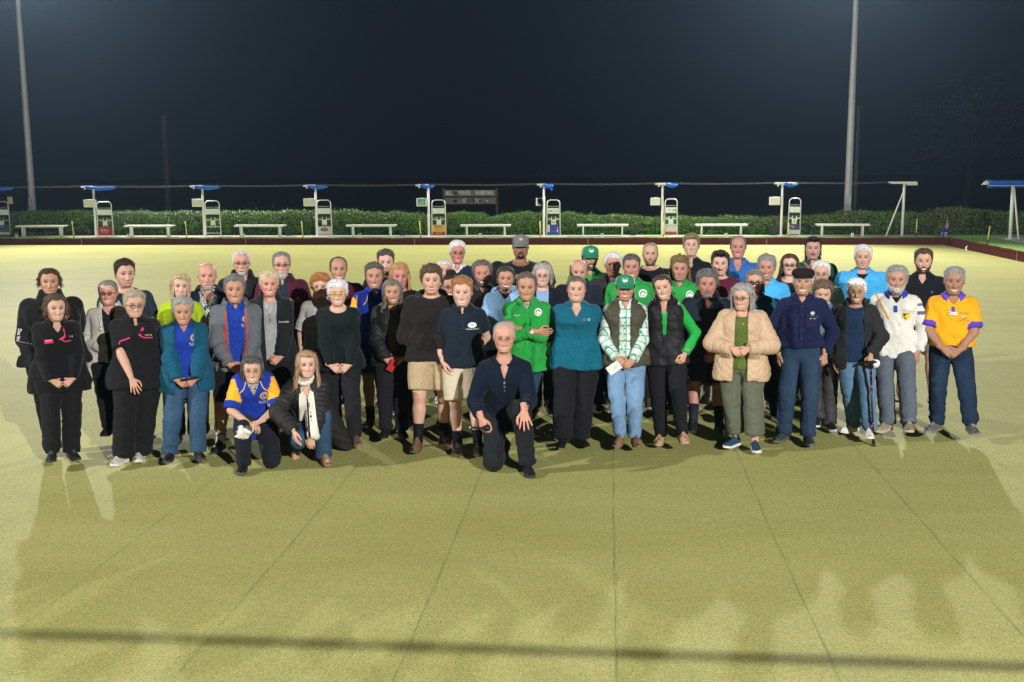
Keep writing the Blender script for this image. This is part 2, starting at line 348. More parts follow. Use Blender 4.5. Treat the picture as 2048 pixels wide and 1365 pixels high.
# ---- lighting towers
steel = mat('galvanised_steel', (0.50, 0.51, 0.51), 0.55, 0.5, noise=0.22, nscale=3.0, metal=0.15, stretch=(1, 1, 0.4))
steel_d = mat('dark_steel', (0.05, 0.05, 0.05), 0.5)
lampglass = mat('lamp_glass', (0.8, 0.8, 0.8), 0.3, emit=(0.95, 0.98, 1.0), estr=18.0)
TZ = 13.2
def tower(x, y, label, aim, r0=0.155, r1=0.085, TZ=TZ):
    root = tag(empty('light_tower', (x, y, 0)), label, 'light tower', 'floodlight towers around the green')
    mb = MB()
    a = np.arange(9) * 2 * math.pi / 8
    mb.tube([(0, 0, -0.1), (0, 0, 6.1), (0, 0, 6.1), (0, 0, 6.14), (0, 0, 6.14), (0, 0, TZ)], [r0, r0 * 0.83, r0 * 0.87, r0 * 0.87, r0 * 0.78, r1], 8)
    mb.build('pole', steel, root)
    mb = MB(); mb.box(-0.22, 0.22, -0.22, 0.22, -0.12, 0.02); mb.build('base_plate', steel, root)
    mb = MB(); mb.box(-0.08, 0.08, -r0 - 0.05, -r0 + 0.01, 1.0, 1.6); mb.build('access_hatch', steel, root)
    mb = MB(); mb.box(-1.3, 1.3, -0.05, 0.05, TZ - 0.06, TZ + 0.06); arm = mb.build('cross_arm', steel, root)
    d = np.array(aim, float) - np.array([x, y, TZ]); yaw = math.atan2(d[0], d[1])
    arm.rotation_euler = (0, 0, -yaw)
    tilt = math.atan2(-d[2], math.hypot(d[0], d[1]))
    for s in (-1.0, 0.0, 1.0):
        hx = s * 1.0
        M = Matrix.Rotation(-yaw, 4, 'Z') @ Matrix.Translation((hx, 0.1, TZ + 0.05)) @ Matrix.Rotation(-tilt, 4, 'X')
        mb = MB(); mb.box(-0.26, 0.26, -0.12, 0.12, -0.2, 0.2, M=M, b=0.03); h = mb.build('lamp_housing', steel_d, root)
        mb = MB(); mb.box(-0.23, 0.23, 0.121, 0.128, -0.17, 0.17, M=M); mb.build('lamp_glass', lampglass, h)
    return root
def flood(x, y, aim, power, angle=95, blend=0.6, size=0.28, z=TZ, color=(1.0, 0.985, 0.95)):
    d = np.array(aim, float) - np.array([x, y, z]); d /= np.linalg.norm(d)
    l = bpy.data.lights.new('floodlight', 'SPOT'); l.energy = power; l.spot_size = R(angle); l.spot_blend = blend; l.shadow_soft_size = size; l.color = color
    o = link(bpy.data.objects.new('floodlight', l)); o.location = (x + d[0] * 0.75, y + d[1] * 0.75, z + d[2] * 0.75)
    o.rotation_euler = Vector(d).to_track_quat('-Z', 'Y').to_euler()
    return o
tl = atY(66, 425, 46.5); tr = atY(1695, 425, 46.0)
AIM = (-4, 16, 0)
tower(tl[0], 46.5, 'tall grey floodlight pole rising behind the left end of the hedge', AIM)
tower(tr[0], 46.0, 'tall grey floodlight pole rising behind the hedge at the right', AIM)
P_BACK, P_FRONT = 36000, 37000
HAZE = 0.00042
flood(tl[0], 46.5, (-3, 22, 0), P_BACK, 100); flood(tr[0], 46.0, (-4, 22, 0), P_BACK, 100)
FL, FR = (-22, 0.5), (11.5, -14.0)
tower(FL[0], FL[1], 'floodlight pole at the front left corner of the green', (-1, 13, 0), TZ=11); tower(FR[0], FR[1], 'floodlight pole at the front right corner of the green', (-4, 14, 0), TZ=10)
flood(FL[0], FL[1], (1, 13, 1), P_FRONT * 0.55, 90, size=0.1, z=11); flood(FR[0], FR[1], (-2, 9.5, 0), P_FRONT * 1.08, 84, size=0.03, z=10)
# ---- poles and tree in the dark beyond
wood_d = mat('weathered_pole', (0.07, 0.06, 0.05), 0.9, noise=0.3, nscale=8, stretch=(3, 3, 0.3))
def dark_pole(px, ytop, Yd, r, label):
    x = atY(px, 425, Yd)[0]; z = atY(px, ytop, Yd)[2]
    root = tag(empty('power_pole', (x, Yd, 0)), label, 'pole', 'dim poles beyond the hedge')
    MB().tube([(0, 0, -0.1), (0, 0, z * 0.5), (0, 0, z)], [r, r * 0.9, r * 0.8], 10).build('shaft', wood_d, root, smooth=True)
    MB().tube([(0, 0, z), (0, 0, z + 0.05)], [r * 0.85, r * 0.5], 10).build('pole_cap', wood_d, root)
dark_pole(337, 232, 62, 0.17, 'dim timber pole standing alone in the dark behind the hedge, left of centre')
dark_pole(1709, 212, 50, 0.085, 'dim slim pole just behind the right hand floodlight pole')
bark_m = mat('bark', (0.035, 0.03, 0.025), 0.95, noise=0.3, nscale=6, bump=0.6, bscale=20, bdist=0.02)
TREE_Y = 74.0
tb = atY(1932, 425, TREE_Y)
troot = tag(empty('gum_tree', (tb[0], TREE_Y, 0)), 'dim bare trunked tree with arching limbs in the dark at far right', 'tree')
mb = MB(); zt_ = atY(1935, 225, TREE_Y)[2]
mb.tube([(0, 0, -0.1), (0.1, 0, zt_ * 0.3), (-0.05, 0, zt_ * 0.62), (0.1, 0, zt_)], [0.3, 0.24, 0.18, 0.08], 9)
mb.build('trunk', bark_m, troot, smooth=True)
mbl = MB(); tips = []
for (h, dx, dy, up) in ((0.45, 3.6, 0.3, 0.9), (0.42, -3.4, -0.4, 0.7), (0.55, -2.8, 0.4, 1.4), (0.6, 2.4, -0.3, 1.7), (0.75, 1.9, 0.5, 1.6), (0.8, -1.8, 0, 1.5), (0.98, 0.6, 0, 1.2), (0.97, -0.5, 0.2, 1.4)):
    z0 = zt_ * h; pts = [(0, 0, z0), (dx * 0.3, dy * 0.3, z0 + up * 0.6), (dx * 0.65, dy * 0.7, z0 + up * 0.95), (dx, dy, z0 + up)]
    mbl.tube(pts, [0.09, 0.06, 0.035, 0.012], 6); tips += [pts[2], pts[3], ((pts[2][0] + pts[3][0]) / 2, 0, pts[3][2] + 0.4)]
    for q in range(3):
        s_ = pts[1 + q % 3]; e_ = (s_[0] + rng.normal(0, 0.7), s_[1] + rng.normal(0, 0.4), s_[2] + abs(rng.normal(0.7, 0.3)))
        mbl.tube([s_, e_], [0.03, 0.01], 5); tips.append(e_)
mbl.build('limb', bark_m, troot, smooth=True)
nl = 5200; T_ = np.array(tips)[rng.integers(0, len(tips), nl)] + rng.normal(0, 0.42, (nl, 3)) * np.array([1, 1, 0.6])
A = rng.normal(0, 1, (nl, 3)); A /= np.linalg.norm(A, axis=1)[:, None]; B = rng.normal(0, 1, (nl, 3)); B -= A * (A * B).sum(1)[:, None]; B /= np.linalg.norm(B, axis=1)[:, None]
V = np.stack([T_ - A * 0.08, T_ + B * 0.02, T_ + A * 0.08, T_ - B * 0.02], 1).reshape(-1, 3)
lo = mesh('crown', V, np.arange(4 * nl).reshape(-1, 4), LEAF, troot, smooth=False, col=np.repeat(np.array([0.035, 0.05, 0.025])[None] * rng.uniform(0.6, 1.3, nl)[:, None], 4, 0)); lo['kind'] = 'stuff'
# ---- furniture along the far bank
white = mat('white_paint', (0.84, 0.84, 0.78), 0.5, noise=0.08, nscale=12, bump=0.05)
cream = mat('cream_paint', (0.70, 0.69, 0.60), 0.55, noise=0.1, nscale=9)
grey_al = mat('aluminium', (0.75, 0.75, 0.73), 0.4, metal=0.4, noise=0.1, nscale=8)
blue_c = mat('blue_shade_cloth', (0.015, 0.13, 0.62), 0.75, noise=0.22, nscale=14, bump=0.6, bscale=30, bdist=0.01)
black_p = mat('black_plastic', (0.012, 0.012, 0.013), 0.5)
green_p = mat('dark_green_steel', (0.02, 0.05, 0.035), 0.6)
rope_m = mat('grey_cable', (0.25, 0.23, 0.22), 0.6)
PYL = 41.35
ztop = 2.13
ordn = ['leftmost of the row', 'second from the left, over the red sponsor board', 'third, beside the scoreboard without a sponsor board', 'fourth, beside the cream sponsor board with a red oval',
        'fifth, just left of the wooden name sign', 'beside the scoreboard showing thirty to eleven', 'beside the scoreboard showing seven to twenty four', 'last one before the right hand floodlight pole']
def furled(mb, p0, p1, r, seed):
    rs = np.random.default_rng(seed); n = 14; t_ = np.linspace(0, 1, n); p0 = np.array(p0, float); p1 = np.array(p1, float)
    P = p0 + (p1 - p0) * t_[:, None]; P[:, 2] += -0.05 * np.sin(t_ * math.pi) + rs.normal(0, 0.008, n)
    rr = r * (0.75 + 0.35 * np.sin(t_ * math.pi)) * rs.uniform(0.85, 1.15, n); rr[0] *= 0.55; rr[-1] *= 0.3
    mb.tube(P, rr, 10)
poles = [(-12, 0), (192, 1), (409, 2), (634, 3), (858, 4), (1088, 5), (1324, 6), (1562, 7)]
pole_x = []
for k, (px, i) in enumerate(poles):
    x = atY(px, 470, PYL)[0]; pole_x.append(x)
    root = tag(empty('shade_post', (x, PYL, BANK)), 'post with furled blue shade, ' + ordn[i], 'post', 'white posts with furled blue shades')
    MB().tube([(0, 0, 0), (0, 0, ztop - BANK - 0.04)], 0.043, 12).build('pole', white, root, smooth=True)
    MB().box(-0.09, 0.09, -0.09, 0.09, 0.012, 0.026).build('base_plate', white, root)
    bx = {5: -0.10, 6: -0.12, 7: -0.14}.get(i, -0.32)
    w2 = {5: 0.03, 6: 0.30, 7: 0.5}.get(i, 0.02)
    mb = MB(); mb.box(bx - 0.06, w2, -0.045, 0.045, ztop - BANK - 0.03, ztop - BANK + 0.05, b=0.01).tube([(bx - 0.16, 0, ztop - BANK + 0.01), (bx, 0, ztop - BANK + 0.01)], 0.028, 8)
    mb.tube([(bx - 0.02, 0, ztop - BANK - 0.09), (bx - 0.02, 0, ztop - BANK)], 0.03, 8)
    mb.build('head_bracket', cream, root)
    L = {0: 1.15, 1: 1.15, 2: 0.95, 3: 0.72, 4: 0.5, 5: 0.36, 6: 0.44, 7: 0.55}[i]
    mb = MB(); s0 = {6: 0.12, 7: 0.05}.get(i, -0.28 if i < 5 else -0.02)
    furled(mb, (s0, -0.12, ztop - BANK + 0.02), (s0 + L, 0.12, ztop - BANK - 0.01), 0.06, i); furled(mb, (s0 + 0.03, 0.05, ztop - BANK - 0.03), (s0 + L * 0.9, 0.2, ztop - BANK - 0.03), 0.045, i + 50)
    if i == 5: furled(mb, (s0 + L - 0.06, 0.1, ztop - BANK), (s0 + L - 0.1, 0.1, ztop - BANK - 0.2), 0.05, 99)
    mb.build('furled_shade', blue_c, root, smooth=True)
# end frame without a shade, with a raking brace
x = atY(1804, 470, PYL)[0]; pole_x.append(x)
root = tag(empty('end_post', (x, PYL, BANK)), 'white end post with a raking brace where the overhead wires stop', 'post')
MB().tube([(0, 0, 0), (0, 0, ztop - BANK - 0.02)], 0.05, 12).build('pole', white, root, smooth=True)
xb_ = atY(1772, 470, PYL)[0] - x
MB().tube([(xb_, 0.0, 0), (-0.02, 0, ztop - BANK - 0.3)], 0.026, 8).build('brace', white, root, smooth=True)
MB().box(-0.46, 0.45, -0.05, 0.05, ztop - BANK - 0.02, ztop - BANK + 0.06, b=0.01).tube([(-0.56, 0, ztop - BANK + 0.03), (-0.45, 0, ztop - BANK + 0.03)], 0.03, 8).tube([(0.08, 0, ztop - BANK - 0.04), (0.46, 0, ztop - BANK - 0.04)], 0.04, 8).build('head_bracket', cream, root)
# overhead wires
for dy, dz in ((-0.03, 0.0), (0.05, 0.035)):
    px_ = [-27.0] + pole_x[1:]
    P = []
    for a0, a1 in zip(px_[:-1], px_[1:]):
        for s_ in np.linspace(0, 1, 9)[:-1]: P.append((a0 + (a1 - a0) * s_, PYL + dy, ztop + 0.03 + dz - 0.035 * math.sin(s_ * math.pi)))
    P.append((px_[-1] - 0.5, PYL + dy, ztop + 0.03 + dz))
    o = MB().tube(P, 0.0035, 5).build('overhead_wire', rope_m)
    tag(o, ('front' if dy < 0 else 'rear') + ' one of two thin grey wires overhead between the shade posts', 'wire', 'pair of overhead wires along the bank')
# letter boxes / clip board boxes on the posts
box_in = mat('box_face', (0.72, 0.76, 0.70), 0.45); teal_s = mat('teal_sign', (0.05, 0.36, 0.24), 0.6)
def card_box(i, px0, px1, py0, py1, kind, label):
    a = atY(px0, py1, PYL - 0.06); e = atY(px1, py0, PYL - 0.06); w = e[0] - a[0]; h = e[2] - a[2]
    root = tag(empty('card_box', (a[0], PYL, a[2])), label, 'box', 'boxes fixed to the shade posts')
    if kind == 'open':
        MB().box(0, 0.05, -0.05, 0.07, 0, h, b=0.006).build('side_panel', white, root)
        MB().box(0.052, w, 0.03, 0.045, h - 0.03, h - 0.012).box(0.052, w, 0.03, 0.045, 0.004, 0.02).build('wire_frame', mat('thin_frame', (0.3, 0.3, 0.28), 0.6), root)
        MB().box(0.052, 0.15, -0.045, 0.05, 0.05, 0.062).box(0.052, 0.15, -0.045, 0.05, 0.0, 0.015).build('shelf', cream, root)
    else:
        MB().box(0, w, -0.05, 0.07, 0, h, b=0.008).build('case', white, root)
        MB().box(w * 0.35, w * 0.7, -0.03, 0.05, h + 0.001, h + 0.012).build('lid_catch', white, root)
        MB().box(0.02, w - 0.015, -0.056, -0.052, 0.025, h - 0.02).build('front_panel', box_in, root)
        if kind == 'teal':
            f = MB().box(0.05, w - 0.05, -0.062, -0.058, 0.03, h - 0.03).build('notice', teal_s, root)
            for j in range(5):
                MB().box(0.07 + (0.09 if j > 2 else 0), w - 0.08 - 0.02 * (j % 2), -0.0655, -0.0635, 0.05 + j * 0.035, 0.062 + j * 0.035).build('print_line', box_in, f)
card_box(1, 167, 190, 400, 415, 'white', 'white box fixed to the post above the red sponsor board')
card_box(2, 384, 404, 398.5, 414, 'white', 'white box fixed to the third post, left of the bare scoreboard frame')
card_box(3, 607, 628, 397.5, 413, 'white', 'white box fixed to the post left of the red oval sponsor board')
card_box(4, 833, 853, 397, 413, 'teal', 'white box with a teal printed notice on the post left of the wooden sign')
card_box(5, 1072, 1087, 396, 412, 'open', 'empty box bracket on the post right of the wooden sign')
card_box(6, 1301, 1321, 396, 411, 'white', 'white box fixed to the post beside the scoreboard reading seven and twenty four')
card_box(7, 1539, 1561, 394.5, 410.5, 'white', 'white box fixed to the last shade post, left of the dark blue sponsor board')
# ---- scoreboards
card_m = mat('score_card', (0.76, 0.82, 0.76), 0.6); dark_c = mat('dark_card', (0.02, 0.022, 0.026), 0.7)
tb_ = mat('print_blue', (0.01, 0.06, 0.30), 0.6); tg_ = mat('print_green', (0.01, 0.22, 0.08), 0.6); tk_ = mat('print_black', (0.02, 0.02, 0.02), 0.6)
tw_ = mat('print_white', (0.75, 0.75, 0.72), 0.6); tr_ = mat('print_red', (0.5, 0.02, 0.02), 0.6); tt_ = mat('print_teal', (0.02, 0.30, 0.27), 0.6)
spr = mat('sponsor_red', (0.46, 0.03, 0.025), 0.5); spc = mat('sponsor_cream', (0.62, 0.60, 0.52), 0.55); spy = mat('sponsor_yellow', (0.72, 0.45, 0.03), 0.5)
spb = mat('sponsor_blue', (0.02, 0.05, 0.32), 0.5); spn = mat('sponsor_navy', (0.03, 0.035, 0.09), 0.5); sptl = mat('sponsor_teal', (0.02, 0.16, 0.2), 0.5); skin_p = mat('print_skin', (0.45, 0.22, 0.15), 0.6)
oval_m = mat('print_maroon', (0.30, 0.06, 0.05), 0.6)
def scoreboard(px, ytop, ends, board, label, yb_=470, rake=0.0):
    Ys = 41.55; a = atY(px - 12.5, yb_, Ys); e = atY(px + 12.5, ytop, Ys); w = e[0] - a[0]; h = e[2] - BANK
    root = tag(empty('scoreboard', ((a[0] + e[0]) / 2, Ys, BANK + 0.012)), label, 'scoreboard', 'scoreboards standing along the far bank')
    if rake: root.rotation_euler = (0, R(rake), 0)
    hw = w / 2; rc = 0.13
    P = [(-hw - 0.02, 0, 0), (-hw, 0, h - rc)] + [(-hw + rc - rc * math.cos(a_), 0, h - rc + rc * math.sin(a_)) for a_ in np.linspace(0.25, math.pi / 2, 5)]
    P = P + [(-p[0], p[1], p[2]) for p in P[::-1]]
    MB().tube(P, 0.019, 10).build('frame', grey_al, root, smooth=True)
    zc = h * 0.62
    MB().box(-hw + 0.02, hw - 0.02, -0.008, 0.008, h * 0.815, h * 0.83).build('cross_bar', mat('thin_rail', (0.45, 0.38, 0.3), 0.5), root)
    for s in (-1, 1):
        x0 = -hw + 0.022 if s < 0 else 0.004; x1 = -0.004 if s < 0 else hw - 0.022
        MB().box(x0, x1, -0.012, 0.012, zc, h * 0.775).build('score_panel', card_m, root)
        for r_ in range(3):
            xx = x0 + 0.02 + r_ * (x1 - x0 - 0.05) / 2
            MB().tube([(xx, 0, h * 0.772), (xx + 0.008, 0, h * 0.788), (xx + 0.016, 0, h * 0.772)], 0.004, 5).build('ring', tk_, root)
        MB().box(x0, x1, -0.016, 0.012, h * 0.535, zc - 0.003).build('lower_panel', dark_c, root)
    for s in (-1, 1): MB().box(s * 0.075 - 0.012, s * 0.075 + 0.012, 0.014, 0.026, h * 0.24, h * 0.535).build('upright', grey_al, root)
    for s in (-1, 1): MB().box(min(s * hw * 0.93, s * 0.09), max(s * hw * 0.93, s * 0.09), 0.0, 0.012, h * 0.455, h * 0.475).build('side_bar', grey_al, root)
    MB().box(-0.085, 0.085, -0.012, 0.0, h * 0.315, h * 0.455).build('end_counter', card_m, root)
    if ends:
        L_, R_, E_ = ends
        zt2 = (zc + h * 0.775) / 2 - 0.01
        if L_: text_obj(L_, 0.135, tb_, root, (-hw / 2 + (0.03 if len(L_) == 1 else 0.0), -0.014, zt2), bold=0.012)
        if R_: text_obj(R_, 0.135, tg_, root, (hw / 2, -0.014, zt2), bold=0.012)
        if E_: text_obj(E_, 0.115, tk_, root, (0, -0.0145, h * 0.385), bold=0.01)
    z0, z1 = 0.055, h * 0.27; y0 = -0.035
    def bd(m_, za=z0, zb2=z1, yy=y0, name='sponsor_board', xa=-hw + 0.004, xb2=hw - 0.004): return MB().box(xa, xb2, yy, yy + 0.01, za, zb2).build(name, m_, root)
    def tx(s, sz, m_, z, xo=0, sx=1.0, bold=0.0): text_obj(s, sz, m_, root, (xo, y0 - 0.006, z), sx=sx, bold=bold)
    if board == 'red':
        bd(spr); tx('Elders', 0.13, tw_, z1 * 0.66, bold=0.01); tx('REAL ESTATE', 0.045, tw_, z1 * 0.36)
    elif board == 'oval':
        bd(spc); n = 24; V = [(0.15 * math.cos(a_), 0, 0.07 * math.sin(a_)) for a_ in np.arange(n) * 2 * math.pi / n]
        o = mesh('oval_emblem', V, [tuple(range(n))], oval_m, root, smooth=False); o.location = (0, y0 - 0.003, z1 * 0.68)
        tx('LODGE', 0.06, spc, z1 * 0.68)
    elif board == 'yellow':
        bd(spy, z0 + 0.1, z1 + 0.06); bd(spr, z0, z0 + 0.097); tx('Betta', 0.13, tb_, z1 * 0.98, bold=0.012); tx('HOME LIVING', 0.05, spr, z1 * 0.7); tx('WARWICK', 0.05, tw_, z0 + 0.05)
    elif board == 'blue':
        bd(spb, z0, z1 + 0.06); bd(spc, z0 + 0.09, z1 + 0.055, y0 - 0.003, 'white_field', -hw + 0.006, -hw + 0.10)
        bd(spr, z0 + 0.10, z0 + 0.116, y0 - 0.003, 'red_stripe', -0.08, 0.09)
        bd(tw_, z0 + 0.08, z0 + 0.19, y0 - 0.003, 'printed_shirt', hw - 0.105, hw - 0.065); n = 14
        V = [(0.028 * math.cos(a_), 0, 0.042 * math.sin(a_)) for a_ in np.arange(n) * 2 * math.pi / n]
        o = mesh('printed_portrait', V, [tuple(range(n))], skin_p, root, smooth=False); o.location = (hw - 0.085, y0 - 0.006, z0 + 0.245)
        tx('MEMBER', 0.05, mat('print_violet', (0.12, 0.08, 0.5), 0.6), z1 * 0.83); tx('FOR YOU', 0.05, mat('print_violet'), z1 * 0.62)
    elif board == 'whitered':
        bd(spc, z0 + 0.1, z1 + 0.07); bd(spr, z0, z0 + 0.097); tx('HOMES', 0.06, mat('print_tan', (0.35, 0.3, 0.2), 0.6), z1 * 0.98, 0.08); tx('CC', 0.07, tb_, z1 * 0.98, -0.12)
    elif board == 'navy':
        bd(spn, z0 + 0.16, z1 + 0.05); bd(spc, z0, z0 + 0.157); tx('BENDIGO', 0.045, tw_, z1 * 0.95, -0.08); tx('BANK', 0.045, tw_, z1 * 0.8, -0.03)
    elif board == 'teal':
        bd(sptl, z0 + 0.19, z1 + 0.08); bd(spr, z0 + 0.12, z0 + 0.187); bd(spc, z0, z0 + 0.117); tx('SPORTS', 0.05, tw_, z1 * 1.02)
    else:
        for zz in (0.08, 0.26): MB().box(-hw + 0.02, hw - 0.02, -0.01, 0.01, h * zz, h * zz + 0.022).build('rail', grey_al, root)
scoreboard(3, 404.5, None, 'teal', 'scoreboard cut by the left edge of the photo, teal and red sponsor board')
scoreboard(209.5, 405, None, 'red', 'scoreboard with a red sponsor board and blank cards')
scoreboard(425.5, 403, None, None, 'bare scoreboard frame with blank cards and no sponsor board')
scoreboard(648.5, 401.5, None, 'oval', 'scoreboard with a cream sponsor board printed with a red oval')
scoreboard(877.5, 401, None, 'yellow', 'scoreboard with a yellow and red sponsor board, left of the wooden sign')
scoreboard(1107, 401, ('30', '11', '20'), 'blue', 'scoreboard reading 30 and 11 with 20 below, over a blue sponsor board')
scoreboard(1342, 399, ('7', '24', ''), 'whitered', 'scoreboard reading 7 and 24 over a white and red sponsor board')
scoreboard(1588.5, 397.5, ('', '', ',0'), 'navy', 'scoreboard with a dark blue sponsor board nearest the right hand floodlight pole', rake=0.8)
# ---- benches
seatm = mat('bench_white', (0.86, 0.85, 0.77), 0.5, noise=0.06, nscale=10)
bl = [(33, 131, 'at the far left'), (249, 346, 'right of the red sponsor board'), (469, 570, 'right of the bare scoreboard frame'), (693, 792, 'between the red oval and yellow sponsor boards'),
      (921, 1021, 'below the wooden name sign'), (1154, 1257, 'between the 30 to 11 and 7 to 24 scoreboards'), (1391, 1495, 'just left of the last shade post'), (1632, 1739, 'below the right hand floodlight pole')]
for (x0, x1, w_) in bl:
    a = atY(x0, 450, 41.2)[0]; e = atY(x1, 450, 41.2)[0]; c_ = (a + e) / 2; hl = (e - a) / 2
    root = tag(empty('bench', (c_, 41.25, BANK + 0.012)), 'long white backless bench ' + w_, 'bench', 'white backless benches along the far bank')
    for y_ in (-0.15, 0.02): MB().box(-hl, hl, y_, y_ + 0.155, 0.405, 0.445, b=0.006).build('seat_plank', seatm, root)
    MB().box(-hl + 0.01, hl - 0.01, -0.155, -0.146, 0.375, 0.43).build('front_rail', seatm, root)
    for s in (-1, 1):
        xx = s * (hl - 0.23)
        MB().box(xx - 0.025, xx + 0.025, -0.09, -0.04, 0, 0.404).build('leg', seatm, root)
        MB().box(xx - 0.025, xx + 0.025, 0.07, 0.12, 0, 0.404).build('leg', seatm, root)
        MB().box(xx - 0.05, xx + 0.05, -0.12, 0.15, 0.001, 0.012).build('foot_plate', grey_al, root)
# ---- rink number markers
for n_, px in (('8', 33), ('7', 257), ('6', 487), ('5', 720), ('4', 960), ('3', 1204.5), ('2', 1452), ('1', 1704.5)):
    p = atY(px, 474, 40.42)
    root = tag(empty('rink_marker', (p[0], 40.42, BANK)), 'small white rink marker reading %s on the grass edge %s' % (n_, {'8': 'at far left', '7': 'right of the red board', '6': 'below the third bench', '5': 'below the fourth bench', '4': 'below the name sign', '3': 'below the sixth bench', '2': 'below the seventh bench', '1': 'below the last bench'}[n_]), 'marker', 'numbered rink markers')
    MB().box(-0.048, 0.048, -0.006, 0.006, 0.035, 0.16, b=0.003).build('plate', white, root)
    MB().box(-0.02, 0.02, -0.005, 0.005, -0.02, 0.033).build('stake', white, root)
    text_obj(n_, 0.125, tk_, root, (0, -0.009, 0.1), bold=0.008)
# ---- boundary pegs
ypeg = mat('yellow_peg', (0.70, 0.62, 0.16), 0.6); opeg = mat('orange_base', (0.62, 0.27, 0.02), 0.6)
pegs = [(144, 443, 1, 'left of the red sponsor board'), (370.5, 443, 1, 'left of the third shade post'), (603, 443, 1, 'left of the red oval sponsor board'), (839, 442, 1, 'left of the yellow sponsor board'),
        (1079.5, 443, 2, 'left of the 30 to 11 scoreboard'), (1326, 443, 2, 'against the post beside the 7 to 24 scoreboard'), (1577, 446, 2, 'in front of the dark blue sponsor board')]
for px, py, kd, w_ in pegs:
    p = atY(px, py, 40.36); root = tag(empty('boundary_peg', (p[0], 40.36, BANK)), 'yellow boundary peg ' + w_, 'peg', 'boundary pegs along the bank')
    h = p[2] - BANK
    MB().tube([(0.03, 0, 0.1), (0, 0, h)], 0.019, 8).build('shaft', ypeg, root, smooth=True)
    MB().tube([(0.03, 0, 0.055 if kd == 2 else -0.05), (0.03, 0, 0.1)], 0.02, 8).build('black_band', black_p, root, smooth=True)
    if kd == 2: MB().tube([(0.03, 0, -0.02), (0.03, 0, 0.054)], [0.04, 0.026], 8).build('orange_base', opeg, root, smooth=True)
p = atY(1832, 475, 40.4); root = tag(empty('boundary_peg', (p[0], 40.4, BANK)), 'yellow and black boundary peg near the right hand corner of the green', 'peg', 'boundary pegs along the bank')
MB().tube([(0, 0, 0.16), (0.01, 0, 0.68)], 0.017, 8).build('shaft', ypeg, root, smooth=True); MB().tube([(0, 0, 0.0), (0, 0, 0.16)], 0.019, 8).build('black_band', black_p, root, smooth=True)
p = at(1975, 492, BANK); root = tag(empty('boundary_peg', (p[0], p[1], BANK)), 'yellow and black boundary peg on the right side bank', 'peg', 'boundary pegs along the bank')
MB().tube([(0, 0, 0.2), (0.04, 0, 0.62)], 0.015, 8).build('shaft', ypeg, root, smooth=True); MB().tube([(-0.02, 0, 0.0), (0, 0, 0.2)], 0.018, 8).build('black_band', black_p, root, smooth=True)
# ---- bins
bin_m = mat('bin_dark_green', (0.012, 0.02, 0.016), 0.55, noise=0.2, nscale=20)
for (x0, x1, w_) in ((569, 579, 'right of the third bench'), (798, 808, 'between the benches left of the wooden sign'), (1260, 1273, 'left of the seven to twenty four scoreboard'), (1541, 1555, 'left of the last shade post')):
    a = atY(x0, 470, 41.7)[0]; e = atY(x1, 470, 41.7)[0]; w2 = (e - a) / 2
    root = tag(empty('rubbish_bin', ((a + e) / 2, 41.8, BANK)), 'small dark bin ' + w_, 'bin', 'small dark bins under the hedge')
    h = 0.26 if x0 < 1200 else (0.23 if x0 < 1500 else 0.33)
    mb = MB(); V = []
    for z, s in ((0.0, 0.88), (h, 1.0), (h, 0.9), (0.03, 0.8)): V += [(sx * w2 * s, sy * w2 * s, z) for sx, sy in ((-1, -1), (1, -1), (1, 1), (-1, 1))]
    Fc = [(3, 2, 1, 0)] + [(k * 4 + i, k * 4 + (i + 1) % 4, (k + 1) * 4 + (i + 1) % 4, (k + 1) * 4 + i) for k in range(3) for i in range(4)] + [(12, 13, 14, 15)]
    mb.add(V, Fc); mb.build('bucket', bin_m, root)
    MB().box(-w2 * 1.04, w2 * 1.04, -w2 * 1.06, -w2 * 0.99, h - 0.03, h + 0.004).box(-w2 * 1.04, w2 * 1.04, w2 * 0.99, w2 * 1.06, h - 0.03, h + 0.004).build('rim', bin_m, root)
mat_ = tag(MB().tube([(atY(22, 470, 41.3)[0], 41.3, BANK + 0.06), (atY(30, 470, 41.3)[0], 41.3, BANK + 0.06)], 0.055, 10).build('rolled_mat', mat('brown_mat', (0.13, 0.05, 0.03), 0.9), smooth=True), 'small rolled brown bowling mat lying on the path at the far left', 'mat')
# ---- small notice on a dark stake, far left
p = atY(25, 468, 41.2); z1 = atY(25, 394, 41.2)[2] - BANK; z0 = atY(25, 408, 41.2)[2] - BANK
root = tag(empty('notice_sign', (p[0], 41.2, BANK)), 'small pale notice on a thin dark green stake at far left', 'sign')
MB().tube([(0, 0, -0.1), (0, 0, z0)], 0.014, 8).build('stake', green_p, root, smooth=True)
pl = MB().box(-0.1, 0.1, -0.012, 0.012, z0, z1, b=0.004).build('plate', mat('notice_tan', (0.45, 0.38, 0.30), 0.7), root)
text_obj('NO', 0.05, tk_, pl, (0, -0.014, z1 - 0.08)); text_obj('SHOES', 0.04, tk_, pl, (0, -0.014, z1 - 0.15))
# ---- wooden name sign on two posts behind the hedge
SY = 45.5
a = atY(889, 393, SY); e = atY(991, 380, SY); z0 = atY(940, 393, SY)[2]; z1 = atY(940, 380.5, SY)[2]; z2 = atY(940, 408.5, SY)[2]; z3 = atY(940, 395.5, SY)[2]
wood_m = mat('weathered_plank', (0.20, 0.175, 0.15), 0.9, noise=0.35, nscale=7, stretch=(0.6, 3, 6), bump=0.4, bscale=40)
stain_m = mat('lichen_stain', (0.06, 0.05, 0.035), 0.95, noise=0.3, nscale=20)
root = tag(empty('name_sign', ((a[0] + e[0]) / 2, SY, 0)), 'weathered two plank wooden name sign on dark posts behind the hedge', 'sign')
hw = (e[0] - a[0]) / 2
for s in (-1, 1): MB().box(s * (hw + 0.05) - 0.05, s * (hw + 0.05) + 0.05, 0.03, 0.13, 0, z1 + 0.08).build('post', wood_d, root)
